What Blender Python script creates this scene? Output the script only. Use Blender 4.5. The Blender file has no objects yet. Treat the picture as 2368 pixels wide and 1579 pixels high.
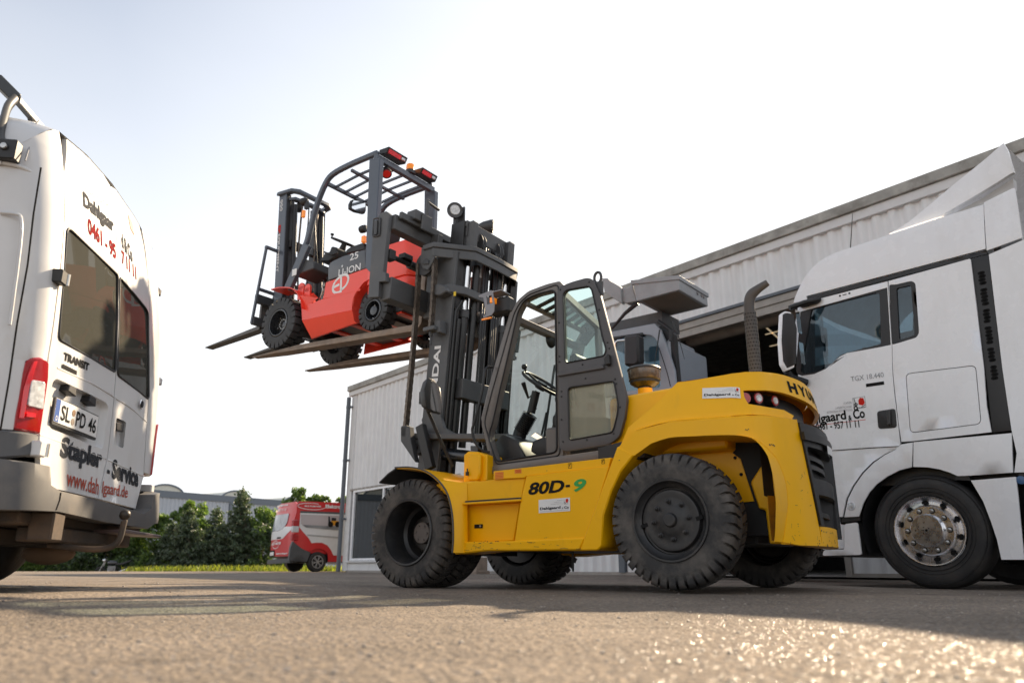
import bpy, bmesh, math, random
from mathutils import Vector, Matrix, noise
from mathutils.geometry import delaunay_2d_cdt
R = math.radians
rnd = random.Random(7)
SC = bpy.context.scene
# ---------------------------------------------------------------- camera
cam_d = bpy.data.cameras.new("camera")
cam = bpy.data.objects.new("camera", cam_d)
SC.collection.objects.link(cam)
SC.camera = cam
cam.location = (0, 0, 0.155)
cam.rotation_euler = (R(90 + 16.63), 0, 0)
cam_d.sensor_width = 36.0
cam_d.lens = 26.54
cam_d.clip_start = 0.03
cam_d.clip_end = 3000
cam_d.dof.use_dof = True
cam_d.dof.focus_distance = 5.6
cam_d.dof.aperture_fstop = 2.6
# ---------------------------------------------------------------- sky
SUN_EL, SUN_AZ = 32.0, 33.0      # azimuth measured from +Y towards +X
w = bpy.data.worlds.new("World")
SC.world = w
w.use_nodes = True
nt = w.node_tree
nt.nodes.clear()
N = nt.nodes.new
def L(a, b): nt.links.new(a, b)
out = N('ShaderNodeOutputWorld'); bg = N('ShaderNodeBackground'); sky = N('ShaderNodeTexSky')
sky.sky_type = 'NISHITA'; sky.sun_disc = False
sky.sun_elevation = R(SUN_EL); sky.sun_rotation = R(SUN_AZ)
sky.air_density = 1.0; sky.dust_density = 1.2; sky.ozone_density = 1.5
geo = N('ShaderNodeNewGeometry')
tc = N('ShaderNodeTexCoord')
# thin bright cloud layer: denser low down and round the sun, thinning out towards the upper left
mp = N('ShaderNodeMapping'); mp.inputs['Scale'].default_value = (1.0, 1.0, 2.2)
nz = N('ShaderNodeTexNoise'); nz.inputs['Scale'].default_value = 1.3; nz.inputs['Detail'].default_value = 5; nz.inputs['Roughness'].default_value = 0.5
L(tc.outputs['Generated'], mp.inputs['Vector']); L(mp.outputs[0], nz.inputs['Vector'])
dt = N('ShaderNodeVectorMath'); dt.operation = 'DOT_PRODUCT'
sd = Vector((math.sin(R(SUN_AZ)) * math.cos(R(SUN_EL)), math.cos(R(SUN_AZ)) * math.cos(R(SUN_EL)), math.sin(R(SUN_EL))))
dt.inputs[1].default_value = sd
L(tc.outputs['Generated'], dt.inputs[0])
sunf = N('ShaderNodeMapRange'); sunf.inputs['From Min'].default_value = 0.60; sunf.inputs['From Max'].default_value = 1.0
L(dt.outputs['Value'], sunf.inputs['Value'])
sep = N('ShaderNodeSeparateXYZ'); L(tc.outputs['Generated'], sep.inputs[0])
low = N('ShaderNodeMapRange'); low.inputs['From Min'].default_value = 0.64; low.inputs['From Max'].default_value = 0.22
L(sep.outputs['Z'], low.inputs['Value'])
m1 = N('ShaderNodeMath'); m1.operation = 'MULTIPLY_ADD'; m1.inputs[1].default_value = 0.60
L(sunf.outputs[0], m1.inputs[0]); 
m2 = N('ShaderNodeMath'); m2.operation = 'MULTIPLY_ADD'; m2.inputs[1].default_value = 0.85
L(low.outputs[0], m2.inputs[0]); L(m2.outputs[0], m1.inputs[2])
m3 = N('ShaderNodeMapRange'); m3.inputs['From Min'].default_value = 0.3; m3.inputs['From Max'].default_value = 0.75; m3.inputs['To Min'].default_value = -0.03; m3.inputs['To Max'].default_value = 0.16
L(nz.outputs['Fac'], m3.inputs['Value']); L(m3.outputs[0], m2.inputs[2])
cl = N('ShaderNodeClamp'); cl.inputs['Max'].default_value = 0.97; cl.inputs['Min'].default_value = 0.15
L(m1.outputs[0], cl.inputs['Value'])
mix = N('ShaderNodeMix'); mix.data_type = 'RGBA'
hs = N('ShaderNodeHueSaturation'); hs.inputs['Saturation'].default_value = 0.5; hs.inputs['Value'].default_value = 0.78; L(sky.outputs[0], hs.inputs['Color'])
L(cl.outputs[0], mix.inputs['Factor']); L(hs.outputs[0], mix.inputs[6])
mix.inputs[7].default_value = (4.35, 4.4, 4.45, 1)
L(mix.outputs[2], bg.inputs['Color'])
bg.inputs['Strength'].default_value = 0.1
L(bg.outputs[0], out.inputs['Surface'])
# ---------------------------------------------------------------- sun
sl = bpy.data.lights.new("sun", 'SUN'); sl.energy = 4.1; sl.angle = R(0.9); sl.color = (1.0, 0.80, 0.56)
sun = bpy.data.objects.new("sun", sl); SC.collection.objects.link(sun)
sun.rotation_euler = (-sd).to_track_quat('-Z', 'Y').to_euler()
sun.location = (8, 20, 20)
# ---------------------------------------------------------------- exposure
SC.view_settings.view_transform = 'Standard'
SC.view_settings.look = 'None'
SC.view_settings.gamma = 1.0
SC.view_settings.use_curve_mapping = False
SC.view_settings.exposure = 1.45
SC.cycles.max_bounces = 8
SC.cycles.transparent_max_bounces = 16
SC.cycles.caustics_reflective = False
SC.cycles.caustics_refractive = False

# ================================================================ materials
MATS = {}
def mat(name, col, rough=0.5, metal=0.0, coat=0.0, var=0.12, scale=6.0, dirt=None, dirt_amt=0.0, bump=0.0, bscale=60.0, spec=0.5, streak=1.0, dirt_scale=2.5, dthr=0.5, emit=None, estr=0.0, alpha=None):
    if name in MATS: return MATS[name]
    m = bpy.data.materials.new(name); m.use_nodes = True
    t = m.node_tree; b = t.nodes['Principled BSDF']
    def n(k): return t.nodes.new(k)
    b.inputs['Roughness'].default_value = rough
    b.inputs['Metallic'].default_value = metal
    b.inputs['Coat Weight'].default_value = coat
    b.inputs['Coat Roughness'].default_value = 0.12
    b.inputs['Specular IOR Level'].default_value = spec
    co = n('ShaderNodeTexCoord')
    nz = n('ShaderNodeTexNoise'); nz.inputs['Scale'].default_value = scale; nz.inputs['Detail'].default_value = 6
    t.links.new(co.outputs['Object'], nz.inputs['Vector'])
    mr = n('ShaderNodeMapRange'); mr.inputs['From Min'].default_value = 0.3; mr.inputs['From Max'].default_value = 0.7
    mr.inputs['To Min'].default_value = 1 - var; mr.inputs['To Max'].default_value = 1 + var
    t.links.new(nz.outputs['Fac'], mr.inputs['Value'])
    vm = n('ShaderNodeVectorMath'); vm.operation = 'SCALE'
    vm.inputs[0].default_value = col
    t.links.new(mr.outputs[0], vm.inputs['Scale'])
    last = vm.outputs[0]
    if dirt:
        n2 = n('ShaderNodeTexNoise'); n2.inputs['Scale'].default_value = dirt_scale; n2.inputs['Detail'].default_value = 9; n2.inputs['Roughness'].default_value = 0.65
        mpp = n('ShaderNodeMapping'); mpp.inputs['Scale'].default_value = (1, 1, streak); t.links.new(co.outputs['Object'], mpp.inputs['Vector']); t.links.new(mpp.outputs[0], n2.inputs['Vector'])
        r2 = n('ShaderNodeMapRange'); r2.inputs['From Min'].default_value = dthr; r2.inputs['From Max'].default_value = dthr + 0.22
        r2.inputs['To Max'].default_value = dirt_amt
        t.links.new(n2.outputs['Fac'], r2.inputs['Value'])
        mx = n('ShaderNodeMix'); mx.data_type = 'RGBA'
        t.links.new(r2.outputs[0], mx.inputs['Factor']); t.links.new(last, mx.inputs[6]); mx.inputs[7].default_value = (*dirt, 1)
        last = mx.outputs[2]
    t.links.new(last, b.inputs['Base Color'])
    rr = n('ShaderNodeMapRange'); rr.inputs['To Min'].default_value = max(0.02, rough - 0.08); rr.inputs['To Max'].default_value = min(1, rough + 0.1)
    t.links.new(nz.outputs['Fac'], rr.inputs['Value']); t.links.new(rr.outputs[0], b.inputs['Roughness'])
    if bump:
        n3 = n('ShaderNodeTexNoise'); n3.inputs['Scale'].default_value = bscale; n3.inputs['Detail'].default_value = 4
        t.links.new(co.outputs['Object'], n3.inputs['Vector'])
        bp = n('ShaderNodeBump'); bp.inputs['Strength'].default_value = bump; bp.inputs['Distance'].default_value = 0.01
        t.links.new(n3.outputs['Fac'], bp.inputs['Height']); t.links.new(bp.outputs[0], b.inputs['Normal'])
    if emit:
        b.inputs['Emission Color'].default_value = (*emit, 1); b.inputs['Emission Strength'].default_value = estr
    MATS[name] = m
    return m
def glass(name, tint=(0.8, 0.9, 0.88), ior=1.5, refl=1.0, rough=0.0, pale_mix=0.0):
    if name in MATS: return MATS[name]
    m = bpy.data.materials.new(name); m.use_nodes = True
    t = m.node_tree; t.nodes.clear()
    o = t.nodes.new('ShaderNodeOutputMaterial'); mx = t.nodes.new('ShaderNodeMixShader')
    tr = t.nodes.new('ShaderNodeBsdfTransparent'); tr.inputs[0].default_value = (*tint, 1)
    gl = t.nodes.new('ShaderNodeBsdfGlossy'); gl.inputs['Roughness'].default_value = rough; gl.inputs[0].default_value = (refl, refl, refl, 1)
    fr = t.nodes.new('ShaderNodeFresnel'); ge = t.nodes.new('ShaderNodeNewGeometry'); mr = t.nodes.new('ShaderNodeMapRange')
    mr.inputs['To Min'].default_value = ior; mr.inputs['To Max'].default_value = 1 / ior   # same Fresnel from both sides of a thin pane
    t.links.new(ge.outputs['Backfacing'], mr.inputs['Value']); t.links.new(mr.outputs[0], fr.inputs['IOR'])
    t.links.new(fr.outputs[0], mx.inputs[0]); t.links.new(tr.outputs[0], mx.inputs[1]); t.links.new(gl.outputs[0], mx.inputs[2])
    if pale_mix:
        m2 = t.nodes.new('ShaderNodeMixShader'); df = t.nodes.new('ShaderNodeBsdfDiffuse'); df.inputs[0].default_value = (.55, .54, .46, 1); m2.inputs[0].default_value = pale_mix
        t.links.new(mx.outputs[0], m2.inputs[1]); t.links.new(df.outputs[0], m2.inputs[2]); t.links.new(m2.outputs[0], o.inputs[0])
    else: t.links.new(mx.outputs[0], o.inputs[0])
    MATS[name] = m
    return m
DUST = (0.22, 0.19, 0.15)
YEL = mat('yellow_paint', (0.97, 0.50, 0.001), 0.40, coat=0.08, spec=0.3, var=0.02, dirt=(0.45, 0.23, 0.03), dirt_amt=0.3, dthr=0.6, dirt_scale=5, streak=0.5)
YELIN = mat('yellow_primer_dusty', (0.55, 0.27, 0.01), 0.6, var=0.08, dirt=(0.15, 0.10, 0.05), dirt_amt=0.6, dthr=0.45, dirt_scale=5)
RED = mat('red_paint', (0.93, 0.062, 0.03), 0.34, coat=0.5, var=0.03)
DKG = mat('dark_grey_steel', (0.055, 0.057, 0.061), 0.42, var=0.15, dirt=(0.11, 0.10, 0.09), dirt_amt=0.4, dthr=0.55, dirt_scale=7)
MASTG = mat('mast_grey_paint', (0.085, 0.088, 0.092), 0.45, var=0.12, dirt=(0.16, 0.14, 0.12), dirt_amt=0.35, dthr=0.55, dirt_scale=9)
BLKOIL = mat('greased_black_steel', (0.016, 0.015, 0.015), 0.3, var=0.3, scale=14)
BLUEG = mat('blue_grey_paint', (0.075, 0.092, 0.12), 0.36, coat=0.3, var=0.05)
CABG = mat('cab_brown_grey_paint', (0.15, 0.135, 0.125), 0.4, coat=0.15, var=0.06, dirt=DUST, dirt_amt=0.25)
DOORG = mat('door_charcoal_plastic', (0.085, 0.082, 0.085), 0.5, var=0.08, bump=0.05, bscale=300)
BLK = mat('black_plastic', (0.018, 0.018, 0.019), 0.45, var=0.2)
DARKIN = mat('dark_interior', (0.02, 0.021, 0.022), 0.75, var=0.2)
TYRE = mat('tyre_rubber', (0.036, 0.035, 0.035), 0.72, var=0.25, scale=5, dirt=(0.16, 0.14, 0.12), dirt_amt=0.6, dthr=0.42, dirt_scale=6, bump=0.15, bscale=120)
RIMB = mat('black_rim', (0.022, 0.022, 0.023), 0.42, var=0.2, dirt=(0.12, 0.10, 0.08), dirt_amt=0.4, dthr=0.5, dirt_scale=8)
HUBG = mat('brown_grey_hub', (0.16, 0.14, 0.13), 0.5, var=0.1)
CHROME = mat('chrome', (0.72, 0.72, 0.73), 0.09, metal=1.0, var=0.03)
STEEL = mat('bright_steel', (0.5, 0.49, 0.47), 0.3, metal=1.0, var=0.1)
CHAIN = mat('chain_steel', (0.17, 0.14, 0.115), 0.45, metal=0.6, var=0.3, scale=30)
RUST = mat('worn_rusty_fork_steel', (0.25, 0.19, 0.145), 0.5, metal=0.25, var=0.3, scale=10, dirt=(0.26, 0.14, 0.07), dirt_amt=0.6, dthr=0.5, dirt_scale=6, bump=0.2, bscale=40)
WHITE = mat('white_paint', (0.86, 0.87, 0.89), 0.26, coat=0.6, var=0.015, bump=0.12, bscale=2.2, dirt=(0.55, 0.52, 0.47), dirt_amt=0.22, dthr=0.5, dirt_scale=3, streak=0.3)
VANW = mat('van_white_paint', (0.64, 0.645, 0.65), 0.34, coat=0.4, var=0.03, dirt=(0.42, 0.36, 0.28), dirt_amt=0.35, dthr=0.5, dirt_scale=3, streak=0.4, bump=0.08, bscale=2.5)
BUMPG = mat('weathered_bumper_plastic', (0.10, 0.10, 0.102), 0.55, var=0.1, dirt=(0.24, 0.20, 0.16), dirt_amt=0.4, dthr=0.5, dirt_scale=3)
ORANGE = mat('orange_lens', (0.95, 0.28, 0.01), 0.2, coat=0.6, emit=(0.9, 0.25, 0.01), estr=0.12)
REDL = mat('red_lens', (0.42, 0.008, 0.012), 0.18, coat=0.8, var=0.15, scale=3)
REDL2 = mat('bright_red_lens', (0.85, 0.02, 0.03), 0.15, coat=0.8, var=0.1)
CLEARL = mat('clear_lens', (0.62, 0.64, 0.66), 0.12, coat=1.0, var=0.35, scale=40)
MIRR = mat('mirror_glass', (0.82, 0.83, 0.84), 0.02, metal=1.0, var=0.0)
STICK = mat('white_sticker', (0.80, 0.80, 0.79), 0.35, var=0.03)
INK = mat('dark_grey_print', (0.045, 0.048, 0.055), 0.85, spec=0.1, var=0.0)
INKB = mat('black_print', (0.018, 0.018, 0.018), 0.85, spec=0.1, var=0.0)
INKR = mat('red_print', (0.62, 0.03, 0.02), 0.85, spec=0.1, var=0.0)
INKG = mat('green_print', (0.03, 0.36, 0.07), 0.4, var=0.0)
INKW = mat('white_print', (0.82, 0.82, 0.82), 0.4, var=0.0)
INKL = mat('light_grey_print', (0.36, 0.36, 0.37), 0.85, spec=0.1, var=0.0)
BRONZE = mat('faded_red_print', (0.42, 0.09, 0.06), 0.85, spec=0.1, var=0.1)
GLASSC = glass('clear_greenish_glass', (0.80, 0.90, 0.88))
GLASSB = glass('blue_tinted_glass', (0.42, 0.56, 0.63), 1.6)
GLASSD = glass('dark_tinted_glass', (0.20, 0.24, 0.25), 1.16, pale_mix=0.10)  # pale diffuse share greys the dark pane
GLASSH = glass('hall_window_glass', (0.30, 0.34, 0.33), 1.9)
GLASSM = glass('pale_reflection_glass', (0.7, 0.74, 0.68), 1.35, pale_mix=0.3)  # pale diffuse colour mixed in, standing for the beige reflection on the pane

# ================================================================ mesh helpers
def newobj(name, me, m=None, parent=None, label=None, kind=None, loc=None):
    o = bpy.data.objects.new(name, me)
    SC.collection.objects.link(o)
    if m is not None and me is not None and len(me.materials) == 0: me.materials.append(m)
    if parent is not None: o.parent = parent
    if label: o['label'] = label
    if kind: o['kind'] = kind
    if loc: o.location = loc
    return o
def thing(name, label, cat, loc=(0, 0, 0), az=0.0, group=None):
    o = bpy.data.objects.new(name, None); SC.collection.objects.link(o)
    o.empty_display_size = 0.3
    o.location = loc; o.rotation_euler = (0, 0, R(az)); o['label'] = label; o['category'] = cat
    if group: o['group'] = group
    return o
def tag(o, label, cat, group=None, kind=None):
    if label: o['label'] = label
    if cat: o['category'] = cat
    if group: o['group'] = group
    if kind: o['kind'] = kind
    return o
def copytree(root, loc=None, label=None, parent=None):
    c = root.copy(); SC.collection.objects.link(c)
    if parent is not None: c.parent = parent
    if loc is not None: c.location = loc
    if label: c['label'] = label
    for ch in list(root.children): copytree(ch, None, None, c)
    return c
def fin(bm, name, m=None, parent=None, bevel=0.0, seg=1, ang=32.0, label=None, kind=None, rc=True):
    """finish a bmesh into one object: optional bevel of sharp edges, smooth shading with sharp edges kept"""
    if rc: bmesh.ops.recalc_face_normals(bm, faces=bm.faces)
    lim = R(ang)
    if bevel > 0:
        es = [e for e in bm.edges if len(e.link_faces) == 2 and e.calc_face_angle(0) > lim]
        if es: bmesh.ops.bevel(bm, geom=es, offset=bevel, segments=seg, affect='EDGES', profile=0.6, clamp_overlap=True)
    for f in bm.faces: f.smooth = True
    for e in bm.edges:
        if len(e.link_faces) != 2 or e.calc_face_angle(0) > lim: e.smooth = False
    me = bpy.data.meshes.new(name); bm.to_mesh(me); bm.free()
    if m is not None:
        for q in (m if isinstance(m, (list, tuple)) else [m]): me.materials.append(q)
    return newobj(name, me, None, parent, label, kind)
def BM(): return bmesh.new()
def box(bm, x0, x1, y0, y1, z0, z1, mi=0, mtx=None):
    vs = [Vector((x, y, z)) for x in (x0, x1) for y in (y0, y1) for z in (z0, z1)]
    if mtx: vs = [mtx @ v for v in vs]
    v = [bm.verts.new(p) for p in vs]
    for f in ((0, 1, 3, 2), (4, 6, 7, 5), (0, 4, 5, 1), (2, 3, 7, 6), (0, 2, 6, 4), (1, 5, 7, 3)):
        bm.faces.new([v[i] for i in f]).material_index = mi
def hexa(bm, a, b, mi=0):
    """solid between two matching loops of 3-D points"""
    A = [bm.verts.new(p) for p in a]; Bq = [bm.verts.new(p) for p in b]; n = len(A)
    for i in range(n):
        bm.faces.new((A[i], A[(i + 1) % n], Bq[(i + 1) % n], Bq[i])).material_index = mi
    bm.faces.new(A[::-1]).material_index = mi; bm.faces.new(Bq).material_index = mi
def prism(bm, prof, y0, y1, mi=0):
    """x-z profile extruded along y"""
    hexa(bm, [(x, y0, z) for x, z in prof], [(x, y1, z) for x, z in prof], mi)
def prismx(bm, prof, x0, x1, mi=0):
    hexa(bm, [(x0, y, z) for y, z in prof], [(x1, y, z) for y, z in prof], mi)
def prismz(bm, prof, z0, z1, mi=0):
    hexa(bm, [(x, y, z0) for x, y in prof], [(x, y, z1) for x, y in prof], mi)
def beam(bm, p0, p1, w, h, up=(0, 0, 1), mi=0):
    p0 = Vector(p0); p1 = Vector(p1); d = (p1 - p0).normalized(); u = Vector(up)
    s = d.cross(u)
    if s.length < 1e-4: s = d.cross(Vector((1, 0, 0)))
    s.normalize(); u = s.cross(d)
    q = [s * w / 2 + u * h / 2, -s * w / 2 + u * h / 2, -s * w / 2 - u * h / 2, s * w / 2 - u * h / 2]
    hexa(bm, [p0 + k for k in q], [p1 + k for k in q], mi)
def smooth_path(pts, n=6):
    P = [Vector(p) for p in pts]; o = []
    for i in range(len(P) - 1):
        a = P[max(i - 1, 0)]; b = P[i]; c = P[i + 1]; d = P[min(i + 2, len(P) - 1)]
        for k in range(n):
            t = k / n
            o.append(0.5 * ((2 * b) + (c - a) * t + (2 * a - 5 * b + 4 * c - d) * t * t + (3 * b - a - 3 * c + d) * t ** 3))
    o.append(P[-1]); return o
def tube(bm, pts, r, seg=8, mi=0, w=None, cap=True, ph=0.0):
    """round (or w x r elliptical) tube along a polyline"""
    P = [Vector(p) for p in pts]; rings = []
    pn = None
    for i, p in enumerate(P):
        d = (P[min(i + 1, len(P) - 1)] - P[max(i - 1, 0)]).normalized()
        if pn is None:
            pn = d.cross(Vector((0, 0, 1)))
            if pn.length < 0.05: pn = d.cross(Vector((0, 1, 0)))
        pn = (pn - d * pn.dot(d)).normalized(); bn = d.cross(pn)
        rr = r[i] if isinstance(r, (list, tuple)) else r
        ww = w if w else rr
        rings.append([bm.verts.new(p + pn * math.cos(2 * math.pi * k / seg + ph) * ww + bn * math.sin(2 * math.pi * k / seg + ph) * rr) for k in range(seg)])
    for a, b in zip(rings, rings[1:]):
        for k in range(seg): bm.faces.new((a[k], a[(k + 1) % seg], b[(k + 1) % seg], b[k])).material_index = mi
    if cap:
        bm.faces.new(rings[0][::-1]).material_index = mi; bm.faces.new(rings[-1]).material_index = mi
def cyl(bm, p0, p1, r, seg=16, mi=0, r1=None):
    tube(bm, [p0, p1], [r, r if r1 is None else r1], seg, mi)
def lathe(bm, prof, c=(0, 0, 0), axis='y', seg=40, mi=0, closed=False, ph=0.0, cap=True):
    """prof = (radius, offset along axis)"""
    rings = []
    for r, h in prof:
        ring = []
        for k in range(seg):
            a = 2 * math.pi * k / seg + ph
            if axis == 'y': p = (c[0] + r * math.cos(a), c[1] + h, c[2] + r * math.sin(a))
            elif axis == 'z': p = (c[0] + r * math.cos(a), c[1] + r * math.sin(a), c[2] + h)
            else: p = (c[0] + h, c[1] + r * math.cos(a), c[2] + r * math.sin(a))
            ring.append(bm.verts.new(p))
        rings.append(ring)
    pairs = list(zip(rings, rings[1:]))
    if closed: pairs.append((rings[-1], rings[0]))
    for a, b in pairs:
        for k in range(seg): bm.faces.new((a[k], a[(k + 1) % seg], b[(k + 1) % seg], b[k])).material_index = mi
    if not closed and cap:
        if prof[0][0] > 1e-4: bm.faces.new(rings[0][::-1]).material_index = mi
        if prof[-1][0] > 1e-4: bm.faces.new(rings[-1]).material_index = mi
def rpoly(pts, r=0.03, n=4):
    """round the corners of a polygon"""
    o = []; m = len(pts)
    for i in range(m):
        p = Vector(pts[i][:2]); a = Vector(pts[i - 1][:2]); b = Vector(pts[(i + 1) % m][:2])
        rr = r[i] if isinstance(r, (list, tuple)) else r
        da = (a - p); db = (b - p); k = min(rr, da.length * 0.45, db.length * 0.45)
        if rr <= 0 or k < 1e-4: o.append(tuple(p)); continue
        s = p + da.normalized() * k; e = p + db.normalized() * k
        for j in range(n + 1):
            t = j / n; o.append(tuple((1 - t) ** 2 * s + 2 * t * (1 - t) * p + t * t * e))
    return o
def inpoly(x, y, P):
    c = False; j = len(P) - 1
    for i in range(len(P)):
        if (P[i][1] > y) != (P[j][1] > y) and x < (P[j][0] - P[i][0]) * (y - P[i][1]) / (P[j][1] - P[i][1]) + P[i][0]: c = not c
        j = i
    return c
def inset(P, d):
    """shrink a polygon by d"""
    m = len(P); area = sum(P[i][0] * P[(i + 1) % m][1] - P[(i + 1) % m][0] * P[i][1] for i in range(m))
    s = 1 if area > 0 else -1; o = []
    for i in range(m):
        a = Vector(P[i - 1]); p = Vector(P[i]); b = Vector(P[(i + 1) % m])
        t = ((p - a).normalized() + (b - p).normalized())
        if t.length < 1e-6: t = (b - p)
        t.normalize(); o.append(tuple(p + Vector((-t[1], t[0])) * d * s))
    return o
def panel(bm, outer, holes=(), f=None, th=0.02, grid=0.0, mi=0, y=0.0, gx=None):
    """flat or curved sheet with holes: outline (u,v) filled, mapped by f(u,v,depth)->3-D, thickness th"""
    if f is None: f = lambda u, v, d: (u, y - d, v)
    vs = []; fs = []; edges = []
    def dens(P):
        if not grid: return list(P)
        o = []
        for i in range(len(P)):
            a = Vector(P[i][:2]); b = Vector(P[(i + 1) % len(P)][:2]); k = max(1, int((b - a).length / grid))
            for j in range(k): o.append(tuple(a.lerp(b, j / k)))
        return o
    for P in [outer] + list(holes):
        P = dens([tuple(q[:2]) for q in P]); b0 = len(vs); vs += [Vector(p) for p in P]
        edges += [(b0 + i, b0 + (i + 1) % len(P)) for i in range(len(P))]
    O = [tuple(q[:2]) for q in outer]
    if grid:
        g = gx or grid
        x0 = min(p[0] for p in O); x1 = max(p[0] for p in O); y0 = min(p[1] for p in O); y1 = max(p[1] for p in O)
        i = 1
        while x0 + i * g < x1:
            j = 1
            while y0 + j * grid < y1:
                X, Yv = x0 + i * g, y0 + j * grid
                if inpoly(X, Yv, O) and not any(inpoly(X, Yv, h) for h in holes): vs.append(Vector((X, Yv)))
                j += 1
            i += 1
    r = delaunay_2d_cdt(vs, edges, [], 0, 1e-5)
    V2, F2 = r[0], r[2]
    keep = []
    for fc in F2:
        cx = sum(V2[i][0] for i in fc) / len(fc); cy = sum(V2[i][1] for i in fc) / len(fc)
        if inpoly(cx, cy, O) and not any(inpoly(cx, cy, h) for h in holes): keep.append(fc)
    A = [bm.verts.new(f(p[0], p[1], 0.0)) for p in V2]
    cnt = {}
    for fc in keep:
        bm.faces.new([A[i] for i in fc]).material_index = mi
        for i in range(len(fc)):
            e = (fc[i], fc[(i + 1) % len(fc)]); cnt[e] = cnt.get(e, 0) + 1
    if th:
        Bk = [bm.verts.new(f(p[0], p[1], th)) for p in V2]
        for fc in keep: bm.faces.new([Bk[i] for i in reversed(fc)]).material_index = mi
        for (a, b) in cnt:
            if (b, a) not in cnt: bm.faces.new((A[b], A[a], Bk[a], Bk[b])).material_index = mi
    loose = [v for v in bm.verts if not v.link_faces]
    for v in loose: bm.verts.remove(v)
def catlin(P, n=5, closed=False):
    """smooth a 2-D polyline"""
    return [tuple(p[:2]) for p in smooth_path([(x, y, 0) for x, y in P], n)]
_txt = {}
def text(s, size, name='lettering', m=None, parent=None, org=(0, 0, 0), ux=(1, 0, 0), uy=(0, 0, 1), bold=0.0, shear=0.0, width=None, depth=0.0015, height=None, spacing=1.0, f=None, align='L', label=None):
    """raised lettering laid on the plane (ux, uy) at org, or mapped by f(u,v)"""
    c = bpy.data.curves.new('t', 'FONT'); c.body = s; c.size = 1.0; c.offset = bold; c.shear = shear; c.space_character = spacing; c.resolution_u = 3
    o = bpy.data.objects.new('t', c); SC.collection.objects.link(o)
    bpy.context.view_layer.update()
    me = bpy.data.meshes.new_from_object(o.evaluated_get(bpy.context.evaluated_depsgraph_get()))
    bpy.data.objects.remove(o); bpy.data.curves.remove(c)
    xs = [v.co.x for v in me.vertices]; ys = [v.co.y for v in me.vertices]
    if not xs: return None
    x0, x1, y0, y1 = min(xs), max(xs), min(ys), max(ys)
    sy = size if height is None else height / (y1 - y0)
    sx = sy if width is None else width / (x1 - x0)
    if height is not None: oy = y0
    else: oy = 0.0
    ox = x0 if align == 'L' else (x0 + x1) / 2
    ux = Vector(ux).normalized(); uy = Vector(uy).normalized(); nn = ux.cross(uy)
    for v in me.vertices:
        a = (v.co.x - ox) * sx; b = (v.co.y - oy) * sy
        if f: v.co = f(a, b)
        else: v.co = Vector(org) + ux * a + uy * b + nn * depth
    me.materials.append(m)
    me.name = name
    return newobj(name, me, None, parent, label)
def strip(bm, pts, w, f):
    """thin flat line of width w along 2-D points mapped by f"""
    for a, b in zip(pts, pts[1:]):
        a = Vector(a); b = Vector(b); t = (b - a)
        if t.length < 1e-6: continue
        t.normalize(); n = Vector((-t[1], t[0])) * w / 2
        bm.faces.new([bm.verts.new(f(*q)) for q in (a - n, b - n, b + n, a + n)])
def lerp(a, b, t): return a + (b - a) * t

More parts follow.
